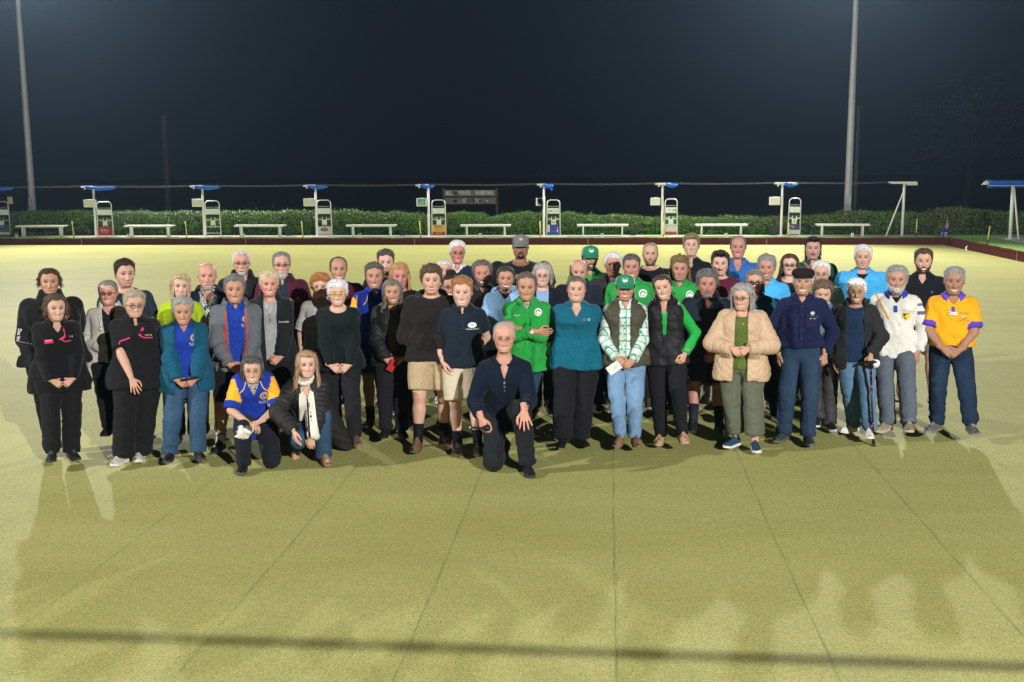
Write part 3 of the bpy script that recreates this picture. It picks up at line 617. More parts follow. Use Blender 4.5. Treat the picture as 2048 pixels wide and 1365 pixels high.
p1 = MB().box(-hw, hw, -0.02, 0.028, z0, z1, b=0.006).build('plank', wood_m, root); p2 = MB().box(-hw + 0.02, hw + 0.01, -0.02, 0.028, z2, z3, b=0.006).build('plank', wood_m, root)
sg_w = mat('sign_white', (0.85, 0.83, 0.76), 0.8, noise=0.2, nscale=14)
sg_f = mat('sign_faded', (0.26, 0.23, 0.17), 0.9, noise=0.35, nscale=14)
zc1 = (z0 + z1) / 2; zc2 = (z2 + z3) / 2
text_obj('BIL', 0.255, sg_w, p1, (-hw * 0.82, -0.024, zc1), bold=0.002, sx=0.8); text_obj('L &', 0.2, sg_f, p1, (-hw * 0.56, -0.023, zc1), sx=0.75)
text_obj('MAVIS', 0.255, sg_w, p1, (-hw * 0.21, -0.024, zc1), bold=0.002, sx=0.70); text_obj('WARMAN', 0.255, sg_w, p1, (hw * 0.56, -0.024, zc1), bold=0.002, sx=0.66)
text_obj('G', 0.22, sg_w, p2, (-hw * 0.22, -0.024, zc2), sx=0.9); text_obj('REE', 0.22, sg_f, p2, (-hw * 0.02, -0.024, zc2), sx=0.85); text_obj('N', 0.22, sg_w, p2, (hw * 0.27, -0.024, zc2), sx=0.9)
def blotch(cx, cz, rx, rz, name, m_, par, seed):
    rs = np.random.default_rng(seed); n = 18; a_ = np.arange(n) * 2 * math.pi / n; rr = 1 + 0.25 * np.sin(a_ * 3 + seed) + rs.normal(0, 0.07, n)
    V = np.column_stack([cx + rx * rr * np.cos(a_), np.full(n, -0.0215), cz + rz * rr * np.sin(a_)]); mesh(name, V, [tuple(range(n))], m_, par, smooth=False)
blotch(-hw * 0.48, zc1 - 0.02, 0.2, 0.07, 'stain', stain_m, p1, 1); blotch(hw * 0.1, zc2 + 0.0, 0.34, 0.085, 'stain', stain_m, p2, 2)
blotch(-hw * 0.58, zc2 - 0.01, 0.09, 0.07, 'painted_bowl', black_p, p2, 5); blotch(hw * 0.68, zc2, 0.038, 0.038, 'painted_jack', mat('jack_yellow', (0.7, 0.65, 0.35), 0.6), p2, 7)
# ---- small Australian flag leaning on the corner of the bank
fp = atY(1888, 474, 40.55)
root = tag(empty('flag', (fp[0], 40.5, BANK)), 'drooping dark blue Australian flag on a thin stick at the right corner of the bank', 'flag')
MB().tube([(-0.08, 0, 0), (0.09, 0.02, 0.72)], 0.009, 6).build('stick', mat('dowel', (0.5, 0.42, 0.3), 0.7), root, smooth=True)
n, k = 14, 10; V = []; col = []
for i in range(n):
    t_ = i / (n - 1); z = 0.70 - 0.64 * t_; w = 0.03 + 0.30 * t_ ** 1.15
    for j in range(k):
        u = j / (k - 1); V.append((0.09 - 0.17 * t_ * 0.55 - w * (0.62 - u), -0.02 + 0.035 * math.sin(u * 9 + t_ * 3) * (0.4 + t_), z - 0.03 * math.sin(u * 4)))
        c_ = (0.01, 0.03, 0.17)
        d1 = abs((u - 0.3) - (t_ - 0.1) * 0.35);
        if t_ < 0.55 and abs(u - 0.35 - 0.3 * t_) < 0.2: c_ = (0.45, 0.08, 0.05)
        elif t_ < 0.6 and abs(u - 0.5 - 0.2 * t_) < 0.32: c_ = (0.55, 0.5, 0.5)
        if t_ > 0.72 and (abs(u - 0.25) < 0.06 or abs(u - 0.72) < 0.06) and i % 2: c_ = (0.7, 0.7, 0.7)
        col.append(c_)
Fc = [(i * k + j, i * k + j + 1, (i + 1) * k + j + 1, (i + 1) * k + j) for i in range(n - 1) for j in range(k - 1)]
mesh('cloth', V, Fc, mat('flag_cloth', vcol=True, rough=0.8), root, col=np.array(col))
# ---- shade frame on the right with a long blue roll, beside the side path
fb = at(2020, 479, BANK); fb2 = at(2037, 480, BANK)
root = tag(empty('shade_stand', (fb[0], fb[1], BANK)), 'tall white A-frame post carrying a long furled blue shade at the right edge', 'shade stand')
D_ = fb[1]; top = atY(2026, 371, D_); zt2 = top[2] - BANK
MB().tube([(0, 0, 0), (top[0] - fb[0], 0, zt2)], 0.055, 12).build('pole', white, root, smooth=True)
MB().tube([(fb2[0] - fb[0], fb2[1] - fb[1], 0), (top[0] - fb[0] + 0.05, 0, zt2 - 0.1)], 0.03, 10).build('brace', white, root, smooth=True)
MB().box(-0.14, 0.4, -0.1, 0.1, 0.013, 0.026).build('base_plate', white, root)
rl = atY(1977, 366, D_); rx0 = rl[0] - fb[0]; zr = rl[2] - BANK - 0.02
mb = MB(); n = 30; t_ = np.linspace(0, 1, n); P = np.column_stack([rx0 + 2.7 * t_, 0 * t_, zr + 0 * t_]); mb.tube(P + [0, 0, 0.03], 0.075 + 0.012 * np.sin(t_ * 40), 10); mb.tube(P + [0.0, 0.06, -0.09], 0.06 + 0.01 * np.sin(t_ * 33 + 1), 10)
mb.build('furled_shade', blue_c, root, smooth=True)
mb = MB(); mb.box(rx0 - 0.16, rx0 + 0.0, -0.05, 0.05, zr - 0.05, zr + 0.06, b=0.015).tube([(rx0 - 0.22, 0, zr - 0.05), (rx0 - 0.05, 0, zr + 0.1)], 0.025, 6).tube([(rx0, -0.09, zr - 0.075), (rx0 + 2.7, -0.09, zr - 0.075)], 0.012, 6)
mb.build('head_bracket', cream, root)
p = at(1933, 500, BANK); tag(MB().tube([(p[0], p[1], BANK - 0.02), (p[0] - 0.02, p[1], BANK + 0.06), (p[0] + 0.02, p[1], BANK + 0.12)], [0.03, 0.022, 0.008], 8).build('sprinkler', white, smooth=True), 'tiny white sprinkler head on the grass of the right bank', 'sprinkler')
# ---- overhead cable between the clubhouse eaves, behind and above the photographer (its shadow crosses the near green)
tag(MB().tube([(x_, -3.11, 4.5 - 0.0001 * x_ * x_) for x_ in np.linspace(-22, 18, 30)], 0.018, 8).build('overhead_cable', rope_m, smooth=True), 'thick grey cable strung high above the near end of the green', 'cable')
# ================================================================ PEOPLE: shape tools
def _hash(ix, iy, iz, seed):
    n = (ix * 374761393 + iy * 668265263 + iz * 2147483647 + seed * 1274126177) & 0xffffffff
    n = ((n ^ (n >> 13)) * 1274126177) & 0xffffffff
    return ((n ^ (n >> 16)) & 0xffff) / 65535.0
def vnoise(P, f, seed=0):
    """smooth value noise in [-1, 1]; f a scale or a triple of scales"""
    Q = P * np.asarray(f, float); I = np.floor(Q).astype(np.int64); T = Q - I; T = T * T * (3 - 2 * T); r = 0
    for dx in (0, 1):
        for dy in (0, 1):
            for dz in (0, 1):
                w = (T[..., 0] if dx else 1 - T[..., 0]) * (T[..., 1] if dy else 1 - T[..., 1]) * (T[..., 2] if dz else 1 - T[..., 2])
                r = r + w * _hash(I[..., 0] + dx, I[..., 1] + dy, I[..., 2] + dz, seed)
    return r * 2 - 1
def ridged(P, f, seed=0): return 1 - 2 * np.abs(vnoise(P, f, seed))
def smin(a, b, k):
    h = np.clip(0.5 + 0.5 * (b - a) / k, 0, 1); return b * (1 - h) + a * h - k * h * (1 - h)
def smax(a, b, k): return -smin(-a, -b, k)
def seg(P, a, b):
    ab = b - a; t = np.clip(((P - a) @ ab) / (ab @ ab), 0, 1); return np.linalg.norm(P - (a + t[..., None] * ab), axis=-1), t
def rcone(P, a, b, r1, r2):
    d, t = seg(P, a, b); return d - (r1 + (r2 - r1) * t)
def sstep(x, a, b):
    t = np.clip((x - a) / (b - a), 0, 1); return t * t * (3 - 2 * t)
def surface_nets(fn, lo, hi, h):
    """isosurface of fn(points) on a grid of pitch h -> (V, quads)"""
    n = np.maximum(np.ceil((hi - lo) / h).astype(int) + 1, 3)
    ax = [lo[i] + h * np.arange(n[i]) for i in range(3)]
    G = np.stack(np.meshgrid(*ax, indexing='ij'), -1); k_ = 3; Gc = G[::k_, ::k_, ::k_]; nc_ = np.array(Gc.shape[:3]); Fc_ = fn(Gc.reshape(-1, 3)).reshape(nc_)
    ii = [np.minimum((np.arange(n[i]) + k_ // 2) // k_, nc_[i] - 1) for i in range(3)]; Fv = Fc_[np.ix_(*ii)]; near_ = np.abs(Fv) < k_ * h * 1.3 + 0.016; Fv[near_] = fn(G[near_])
    Sg = Fv < 0; c = np.zeros(n - 1);
    mixed = np.zeros(n - 1, bool); al = np.ones(n - 1, bool); an = np.zeros(n - 1, bool)
    for dx in (0, 1):
        for dy in (0, 1):
            for dz in (0, 1):
                q = Sg[dx:n[0] - 1 + dx, dy:n[1] - 1 + dy, dz:n[2] - 1 + dz]; al &= q; an |= q
    mixed = an & ~al; idx = -np.ones(n - 1, np.int64); cells = np.argwhere(mixed); idx[mixed] = np.arange(len(cells))
    acc = np.zeros((len(cells), 3)); cnt = np.zeros(len(cells))
    for axis in range(3):
        o1, o2 = [a for a in range(3) if a != axis]
        for u in (0, 1):
            for v in (0, 1):
                off = np.zeros(3, int); off[o1] = u; off[o2] = v; A = cells + off; off2 = off.copy(); off2[axis] += 1; B = cells + off2
                fa = Fv[A[:, 0], A[:, 1], A[:, 2]]; fb = Fv[B[:, 0], B[:, 1], B[:, 2]]; m = (fa < 0) != (fb < 0)
                t = np.where(m, fa / np.where(m, fa - fb, 1), 0); pos = off[None] + 0.0 * A; pos = pos.astype(float); pos[:, axis] += t
                acc[m] += pos[m]; cnt[m] += 1
    V = lo + h * (cells + acc / cnt[:, None]); Q = []
    for axis in range(3):
        o1, o2 = (axis + 1) % 3, (axis + 2) % 3
        sl = [slice(None)] * 3; sh = [slice(None)] * 3; sl[axis] = slice(0, n[axis] - 1); sh[axis] = slice(1, n[axis])
        ch = Sg[tuple(sl)] != Sg[tuple(sh)]; e = np.argwhere(ch)
        e = e[(e[:, o1] > 0) & (e[:, o2] > 0) & (e[:, o1] < n[o1] - 1) & (e[:, o2] < n[o2] - 1)]
        if not len(e): continue
        ins = Sg[e[:, 0], e[:, 1], e[:, 2]]; q = []
        for u, v in ((1, 1), (0, 1), (0, 0), (1, 0)):
            c_ = e.copy(); c_[:, o1] -= u; c_[:, o2] -= v; q.append(idx[c_[:, 0], c_[:, 1], c_[:, 2]])
        q = np.stack(q, 1); q = np.where(ins[:, None], q, q[:, ::-1]); Q.append(q)
    Q = np.concatenate(Q); return V, Q[(Q >= 0).all(1)]
def unit(v): v = np.asarray(v, float); return v / (np.linalg.norm(v) + 1e-12)
# ---------------------------------------------------------------- hand templates
def make_hand(curl, spread=0.0, thumb=0.5):
    """left hand of the template: wrist at the origin, fingers towards -z, palm facing +y, thumb on -x; metres"""
    segs = []
    base = [(-0.030, -0.078), (-0.010, -0.086), (0.011, -0.084), (0.030, -0.074)]; L = [(0.036, 0.022, 0.019), (0.041, 0.026, 0.02), (0.038, 0.024, 0.02), (0.030, 0.019, 0.017)]
    for k, ((bx, bz), ls) in enumerate(zip(base, L)):
        p = np.array([bx, 0.0, bz]); a = 0.15 * curl; sx = (k - 1.5) * 0.10 * (0.4 + spread)
        for j, l in enumerate(ls):
            a += curl * (0.55, 0.75, 0.6)[j]; d = np.array([sx * math.cos(a), math.sin(a), -math.cos(a)]); q = p + unit(d) * l
            segs.append((p, q, 0.0092 - 0.0006 * j, 0.0086 - 0.0008 * j)); p = q
    t0 = np.array([-0.024, 0.008, -0.022]); t1 = np.array([-0.047 - 0.012 * thumb, 0.018, -0.055]); t2 = t1 + np.array([-0.008 * thumb + 0.012 * curl, 0.008 + 0.012 * curl, -0.032]); t3 = t2 + np.array([0.004 + 0.01 * curl, 0.006 + 0.01 * curl, -0.022])
    segs += [(t0, t1, 0.0135, 0.012), (t1, t2, 0.0115, 0.0105), (t2, t3, 0.0102, 0.0085)]
    palm = [(np.array([-0.016, 0, -0.02]), np.array([-0.028, 0, -0.074]), 0.016, 0.0125), (np.array([0.0, 0, -0.01]), np.array([-0.009, 0, -0.082]), 0.018, 0.0125), (np.array([0.012, 0, -0.02]), np.array([0.012, 0, -0.08]), 0.016, 0.0122), (np.array([0.014, 0, -0.025]), np.array([0.028, 0, -0.07]), 0.014, 0.0118)]
    wr = [(np.array([0, 0, 0.05]), np.array([0, 0, -0.01]), 0.0265, 0.023)]
    def f(P):
        d = None
        for a, b, r1, r2 in wr + palm:
            q = rcone(P * np.array([1, 1.18, 1]), a * np.array([1, 1.18, 1]), b * np.array([1, 1.18, 1]), r1, r2); d = q if d is None else smin(d, q, 0.012)
        g = None
        for a, b, r1, r2 in segs:
            q = rcone(P, a, b, r1, r2); g = q if g is None else np.minimum(g, q)
        return smin(d, g, 0.006)
    return surface_nets(f, np.array([-0.09, -0.04, -0.2]), np.array([0.075, 0.1, 0.055]), 0.0062)
HANDS = {'relaxed': make_hand(0.45), 'fist': make_hand(1.35), 'clasp': make_hand(0.95), 'flat': make_hand(0.12, 1.6, 1.0), 'point': make_hand(0.7)}
# ---------------------------------------------------------------- the head
HZ = np.array([-0.42, -0.25, -0.10, -0.03, 0.0, 0.03, 0.07, 0.15, 0.27, 0.40, 0.50, 0.60, 0.70, 0.80, 0.88, 0.94, 0.98, 1.0])
HW = np.array([0.235, 0.220, 0.215, 0.218, 0.215, 0.218, 0.234, 0.280, 0.322, 0.350, 0.359, 0.364, 0.362, 0.345, 0.300, 0.226, 0.13, 0.0])
HF = np.array([0.10, 0.09, 0.10, 0.20, 0.31, 0.375, 0.395, 0.400, 0.402, 0.398, 0.395, 0.402, 0.398, 0.360, 0.295, 0.215, 0.125, 0.0])
HB = np.array([0.29, 0.27, 0.25, 0.245, 0.245, 0.25, 0.255, 0.275, 0.31, 0.375, 0.42, 0.452, 0.46, 0.440, 0.375, 0.28, 0.165, 0.0])
def head_surf(th, z, p=None, off=0.0):
    """smooth head surface without features, head units: th azimuth (0 = face), z from chin 0 to crown 1"""
    jaw = (p or {}).get('jaw', 1.0); w = np.interp(z, HZ, HW); w = w * (1 + (jaw - 1) * np.clip(1 - np.abs(z - 0.12) / 0.3, 0, 1))
    if p and p.get('fat'): w = w * (1 + p['fat'] * np.clip(1 - np.abs(z - 0.02) / 0.4, 0, 1))
    f = np.interp(z, HZ, HF); b = np.interp(z, HZ, HB); c, s = np.cos(th), np.sin(th)
    x = w * np.sign(s) * np.abs(s) ** 0.88; y = np.where(c > 0, -f * np.abs(c) ** 0.95, b * np.abs(c) ** 0.95)
    P = np.stack([x, y, z + 0 * th], -1)
    if np.any(off):
        d = P - np.array([0, 0.02, 0.50]); d[..., 2] *= np.where(z > 0.5, 1.0, 0.35); d /= np.linalg.norm(d, axis=-1)[..., None] + 1e-9
        P = P + d * np.asarray(off)[..., None] if np.ndim(off) else P + d * off
    return P
def G(x, z, cx, cz, sx, sz): return np.exp(-((x - cx) / sx) ** 2 - ((z - cz) / sz) ** 2)
def head_mesh(p, rs):
    nc = 68; s = np.linspace(-1, 1, nc, endpoint=False) + 1.0 / nc; th = s * math.pi * (0.40 + 0.60 * s * s)
    zr = np.concatenate([np.linspace(-0.42, -0.05, 5), np.linspace(-0.02, 0.06, 4), np.linspace(0.075, 0.105, 3), np.linspace(0.115, 0.235, 15), np.linspace(0.25, 0.43, 12), np.linspace(0.442, 0.545, 11), np.linspace(0.56, 0.66, 6), np.linspace(0.70, 0.94, 7), [0.97, 0.99]])
    TH, Z = np.meshgrid(th, zr); P = head_surf(TH, Z, p); x, z = P[..., 0].copy(), Z; fr = sstep(np.cos(TH), 0.1, 0.5)
    face = p.get('face', {}); sm = face.get('smile', 0.5); teeth = face.get('teeth', 0.0); ag = face.get('age', 0.5); nose = face.get('nose', 1.0)
    na = np.interp(z, [0.24, 0.265, 0.30, 0.33, 0.50, 0.56], [0, 0.065, 0.140, 0.128, 0.03, 0.0]) * nose; ns = np.interp(z, [0.26, 0.30, 0.5], [0.062, 0.05, 0.034])
    d = na * np.exp(-(x / ns) ** 2) + 0.035 * nose * (G(x, z, 0.055, 0.285, 0.025, 0.022) + G(x, z, -0.055, 0.285, 0.025, 0.022))
    for sg in (-1, 1):
        d += -0.058 * G(x, z, sg * 0.135, 0.505, 0.075, 0.05) + 0.032 * G(x, z, sg * 0.135, 0.49, 0.045, 0.022) + 0.022 * G(x, z, sg * 0.13, 0.600, 0.09, 0.03)
        d += (0.028 + 0.03 * sm) * G(x, z, sg * 0.19, 0.36, 0.075, 0.06) - 0.020 * (0.5 + ag) * G(x, z, sg * (0.10 + (0.27 - z) * 0.3), 0.22, 0.018, 0.06) - 0.012 * ag * G(x, z, sg * 0.14, 0.435, 0.06, 0.014)
        d += -0.02 * G(x, z, sg * 0.25, 0.22, 0.06, 0.08) * (1 - min(1, 4 * p.get('fat', 0)))
    mw = 0.098 + 0.030 * sm; zm = 0.163 + sm * 1.7 * x * x; dz = z - zm; inm = np.clip(1 - (x / mw) ** 2, 0, 1)
    d += 0.022 * np.exp(-(x / (mw * 0.9)) ** 2 - ((dz) / 0.045) ** 2) + 0.028 * G(x, z, 0, 0.05, 0.07, 0.04)
    gap = (0.004 + 0.025 * teeth) * np.sqrt(inm); d += -0.016 * (np.abs(dz + gap * 0.3) < gap) * (inm > 0)
    P[..., 1] -= d * fr
    # colours
    tone = np.array(p.get('skin', (0.50, 0.29, 0.21))); col = np.ones(P.shape) * tone
    def mix(m, c, a=1.0):
        m = np.clip(m * a, 0, 1)[..., None]; col[:] = col * (1 - m) + np.array(c) * m
    red = tone * np.array([1.12, 0.72, 0.68]); ru = face.get('ruddy', 0.4)
    for sg in (-1, 1): mix(G(x, z, sg * 0.19, 0.33, 0.09, 0.08) * fr, red, ru)
    mix(G(x, z, 0, 0.30, 0.06, 0.05) * fr, red, ru + 0.1); mix(G(x, z, 0, 0.75, 0.3, 0.1) * fr, tone * 1.06, 0.4)
    st = face.get('stubble')
    if st is not None:
        m = ((z < np.interp(np.abs(TH), [0, 0.45, 0.8, 1.3, 1.5], [0.13, 0.2, 0.24, 0.42, 0.45])) | ((np.abs(x) < 0.12) & (z > 0.19) & (z < 0.255))) & (z > -0.06) & (np.abs(TH) < 1.5)
        mix(m * 1.0, st[:3], st[3])
    hc = np.array(face.get('brow', (0.10, 0.07, 0.05)))
    for sg in (-1, 1):
        bz = 0.606 - 2.2 * (np.abs(x) - 0.13) ** 2 + 0.05 * (np.abs(x) - 0.13) * 0
        mix(np.exp(-((z - bz) / 0.016) ** 2) * (np.abs(x - sg * 0.135) < 0.078) * fr, hc, face.get('browa', 0.8))
        ex = (x - sg * 0.135) / 0.066; eo = face.get('eye', 0.020); ez = (z - 0.492 + 0.004 * ex * ex) / eo
        mix((np.sqrt(ex ** 2 + ((z - 0.497) / 0.034) ** 2) < 1.05) * fr, tone * np.array([0.55, 0.42, 0.38]), 0.55)  # socket shade around each eye, mixed into the skin colour
        mix((ex ** 2 + ez ** 2 < 1) * fr, (0.30, 0.27, 0.25)); mix((((x - sg * 0.135) / 0.034) ** 2 + ((z - 0.493) / 0.026) ** 2 < 1) * (np.abs(ez) < 1.05) * fr, (0.035, 0.03, 0.028))
        mix((np.abs(ex) < 1.08) * (ez > 0.6) * (ez < 1.9) * fr, (0.045, 0.028, 0.022), 0.92)
    lc = np.array(face.get('lips', tone * np.array([0.85, 0.36, 0.34])))
    up = (dz > 0) & (dz < gap + 0.021 * np.sqrt(inm)) & (inm > 0); lw = (dz <= 0) & (dz > -gap - 0.031 * np.sqrt(inm)) & (inm > 0)
    mix((up | lw) * fr, lc, 0.75)
    if teeth > 0:
        mix((np.abs(dz) < gap) * (inm > 0.06) * fr, (0.10, 0.03, 0.025)); mix((dz < gap * 0.98) * (dz > -gap * (0.9 if teeth < 1.05 else -0.05)) * (inm > 0.12) * fr, (0.78, 0.74, 0.66))
    else: mix((np.abs(dz) < 0.006) * (inm > 0) * fr, tone * 0.25, 0.8)
    for sg in (-1, 1): mix(G(x, z, sg * 0.028, 0.262, 0.014, 0.009) * fr, tone * 0.15, 0.9)  # nostrils, with the shadow under the nose painted into the skin colour
    nr = len(zr); V = P.reshape(-1, 3); col = col.reshape(-1, 3)
    Fc = [(j * nc + i, j * nc + (i + 1) % nc, (j + 1) * nc + (i + 1) % nc, (j + 1) * nc + i) for j in range(nr - 1) for i in range(nc)]
    V = np.concatenate([V, [[0, 0.02, 1.0]]]); col = np.concatenate([col, [tone]]); k = nr * nc
    Fc += [((nr - 1) * nc + i, (nr - 1) * nc + (i + 1) % nc, k) for i in range(nc)]
    # ears
    wj = np.interp(0.45, HZ, HW)
    for sg in (-1, 1):
        n0 = len(V); rows, cols = 7, 10; E = []
        for a in range(rows):
            ph = math.pi * (a + 0.5) / rows
            for c in range(cols):
                la = 2 * math.pi * c / cols; ey = 0.062 * math.sin(ph) * math.cos(la); ez = 0.092 * math.cos(ph); ex_ = 0.022 * math.sin(ph) * math.sin(la)
                rim = (math.hypot(ey / 0.062, ez / 0.092)); ex_ = ex_ - 0.012 * (1 - rim) * (math.sin(la) > 0)
                E.append((sg * (wj + 0.018 + ex_ + 0.40 * max(0, ey)), 0.045 + ey * 0.9 - 0.1 * ez * 0.3, 0.445 + ez + 0.02 * ey / 0.06))
        V = np.concatenate([V, E]); col = np.concatenate([col, np.tile(tone * np.array([1.05, 0.78, 0.75]), (len(E), 1))])
        for a in range(rows - 1):
            for c in range(cols):
                q = (n0 + a * cols + c, n0 + a * cols + (c + 1) % cols, n0 + (a + 1) * cols + (c + 1) % cols, n0 + (a + 1) * cols + c); Fc.append(q if sg > 0 else q[::-1])
        Fc.append(tuple(n0 + c for c in range(cols))); Fc.append(tuple(n0 + (rows - 1) * cols + c for c in range(cols)))
    return V, Fc, col
def tufts(B, D, L, W, colr, rs, bend=None):
    """tapering locks: base points, directions, lengths, widths"""
    n = len(B); r = rs.normal(0, 1, (n, 3)); A = np.cross(D, r); A /= np.linalg.norm(A, axis=1)[:, None] + 1e-9; L = L[:, None]; W = W[:, None]
    bd = bend if bend is not None else np.zeros((n, 3)); M = B + D * L * 0.55 + bd * 0.3; T = B + D * L + bd
    V = np.stack([B - A * W, B + A * W, M + A * W * 0.75, M - A * W * 0.75, T], 1).reshape(-1, 3); k = np.arange(n)[:, None] * 5
    Fq = (k + np.array([[0, 1, 2, 3]])).tolist(); Ft = (k + np.array([[3, 2, 4]])).tolist(); return V, Fq + Ft, np.repeat(colr, 5, 0)
def hair_mesh(p, h, rs):
    style = h.get('style', 'short'); c1 = np.array(h['col']); c2 = np.array(h.get('col2', c1 * 1.5)); k_ = np.interp(c1.max(), [0.1, 0.3, 0.5], [0.5, 0.68, 0.95]); c1 = c1 * k_; c2 = c2 * (0.35 + 0.65 * k_); top, side = h.get('top', 0.05), h.get('side', 0.025)
    hl = h.get('line', 0.80) + 0.03; rec = h.get('recede', 0.0)
    xs_ = [0, 0.45, 0.85, 1.12, 1.3, 1.45, 1.75, 2.2, 3.15]; ys_ = [hl, hl - 0.01 + rec, hl - 0.07 + rec * 1.2, 0.60, 0.47, 0.40, 0.42, 0.26, h.get('nape', 0.12)]
    if style == 'back': ys_ = [hl, hl - 0.01, hl - 0.06, 0.62, 0.52, 0.46, 0.42, 0.26, 0.16]
    zf = lambda th: np.interp(np.abs(th), xs_, ys_)
    def zmax(th): return np.interp(np.abs(th), [0.0, 0.9, 1.3, 3.2], [0.0, 0.2, 0.76, h.get('bald', 2)]) if 'bald' in h else 2 + 0 * th
    nc, zr = 44, np.concatenate([np.linspace(0.08, 0.72, 15), np.linspace(0.76, 0.96, 7), [0.985, 0.997]])
    th = np.linspace(-math.pi, math.pi, nc, endpoint=False); TH, Z = np.meshgrid(th, zr)
    def msk(TH, Z): return np.minimum(Z - zf(TH), zmax(TH) - Z) + 0.02 * np.sin(TH * 7 + p['seed']) + 0.014 * np.sin(TH * 19 + 2 * p['seed'])
    def thick(TH, Z):
        t = side + (top - side) * sstep(Z, 0.6, 0.92) * (0.75 + 0.25 * np.cos(TH) * h.get('quiff', 1.0)); return t
    M = msk(TH, Z); T = thick(TH, Z) * np.clip(M / 0.06, 0, 1); S0 = head_surf(TH, Z, p)
    nzv = vnoise(S0, (9, 9, 5), p['seed']) + 0.6 * vnoise(S0, (24, 24, 9), p['seed'] + 1) + 0.4 * vnoise(S0, (50, 50, 18), p['seed'] + 3)
    wavy = h.get('wave', 0.25); T = T * (1 + wavy * nzv) + 0.006 * np.clip(M / 0.06, 0, 1); T = np.where(M < 0, -0.02, T); P = head_surf(TH, Z, p, T)
    V = P.reshape(-1, 3); nr = len(zr); ok = (M > -0.05)
    Fc = [(j * nc + i, j * nc + (i + 1) % nc, (j + 1) * nc + (i + 1) % nc, (j + 1) * nc + i) for j in range(nr - 1) for i in range(nc) if (ok[j, i] or ok[j, (i + 1) % nc] or ok[j + 1, i])]
    if ok[-1].any(): V = np.concatenate([V, [[0, 0.02, 1.0 + T[-1].mean()]]]); Fc += [((nr - 1) * nc + i, (nr - 1) * nc + (i + 1) % nc, nr * nc) for i in range(nc) if ok[-1, i]]
    def hc(n, sp=1.0):
        k = np.clip(rs.beta(1.2, 2.0, n) * sp, 0, 1)[:, None]; return (c1 * (1 - k) + c2 * k) * rs.uniform(0.65, 1.25, n)[:, None]
    col = (c1 * 0.75 + c2 * 0.25)[None] * (1 + 0.35 * vnoise(V, (30, 30, 8), p['seed'] + 5))[:, None]
    parts = [(V, Fc, col)]
    # locks
    n = int(h.get('n', 520) * 1.5); tt = rs.uniform(-math.pi, math.pi, n * 3); zz = rs.uniform(0.1, 0.995, n * 3) ** 0.8; m = msk(tt, zz) > 0.012; tt, zz = tt[m][:n], zz[m][:n]
    if len(tt):
        B = head_surf(tt, zz, p, thick(tt, zz) * 0.6); Ct = np.array([0, 0.02, 0.5]); O = B - Ct; O /= np.linalg.norm(O, axis=1)[:, None]
        down = np.array([0, 0, -1.0]) - O * (O @ np.array([0, 0, -1.0]))[:, None]; down /= np.linalg.norm(down, axis=1)[:, None] + 1e-6
        fl = h.get('flow', 'crop'); sidev = np.array([h.get('sweep', 0.5), 0, 0]) - O * (O @ np.array([h.get('sweep', 0.5), 0, 0]))[:, None]
        topw = sstep(zz, 0.72, 0.9)[:, None]
        if fl == 'crop': D = O * (0.28 + 0.25 * topw) + down * (1 - 0.55 * topw) + sidev * topw + np.array([0, -0.35, 0]) * topw
        elif fl == 'up': D = O * (0.4 + 0.7 * topw) + down * (0.8 - 0.8 * topw) + sidev * topw * 0.4
        elif fl == 'back': D = O * 0.12 + np.array([0, 0.9, 0.15]) - O * O[:, 1:2] * 0.8
        elif fl == 'curl': D = O * 0.35 + rs.normal(0, 0.6, (len(O), 3))
        else: D = down + O * 0.15 + sidev * topw * 0.8
        D = D + rs.normal(0, h.get('mess', 0.22), D.shape); D /= np.linalg.norm(D, axis=1)[:, None]
        L = rs.uniform(0.5, 1.2, len(B)) * (h.get('len', 0.10) * topw[:, 0] + h.get('slen', 0.05) * (1 - topw[:, 0])) * (0.6 if fl == 'curl' else 0.85); W_ = rs.uniform(0.004, 0.010, len(B)) * h.get('lw', 1.0)
        bend = rs.normal(0, 0.035, D.shape) * (2.0 if fl == 'curl' else 0.6) + np.array([0, 0, -0.02]); parts.append(tufts(B, D, L, W_, hc(len(B)), rs, bend))
    cu = h.get('curtain')
    if cu:
        t0, zb, rad, flare = cu.get('from', 1.0), cu.get('to', -0.2), cu.get('r', 0.06), cu.get('flare', 0.0); ncu, nru = 40, 14
        tc = np.linspace(t0, 2 * math.pi - t0, ncu); sv = np.linspace(0, 1, nru); T2, S2 = np.meshgrid(tc, sv); zt0 = cu.get('top', 0.86); Zc = zt0 + (zb - zt0) * S2
        def cur(T2, Zc, off):
            zz_ = np.clip(Zc, 0.44, 1); A = head_surf(np.where(T2 > math.pi, T2 - 2 * math.pi, T2), zz_, p, rad); B_ = A.copy(); B_[..., 2] = Zc; lowr = np.clip((0.44 - Zc) / 0.5, 0, 1.5)
            sc = 1 + flare * lowr - 0.10 * np.clip(lowr, 0, 1) * (1 - min(1, flare * 4)); B_[..., 0] *= sc; B_[..., 1] = B_[..., 1] * (1 - 0.25 * np.clip(lowr, 0, 1)); r_ = np.stack([B_[..., 0], B_[..., 1] * 0.9, 0 * B_[..., 0]], -1); r_ /= np.linalg.norm(r_, axis=-1)[..., None] + 1e-9
            return B_ + r_ * off[..., None]
        wv = 0.014 * np.sin(T2 * 17 + 3 * np.sin(Zc * 7 + p['seed'])) + 0.02 * vnoise(np.stack([T2, S2, 0 * T2], -1), (5, 3, 1), p['seed'] + 8) + cu.get('wave', 0.0) * np.sin(Zc * 16 + T2 * 5)
        Po = cur(T2, Zc, wv + 0.012); Po[..., 2] += (S2 > 0.97) * vnoise(np.stack([T2, 0 * T2, 0 * T2], -1), (9, 1, 1), 3) * 0.05
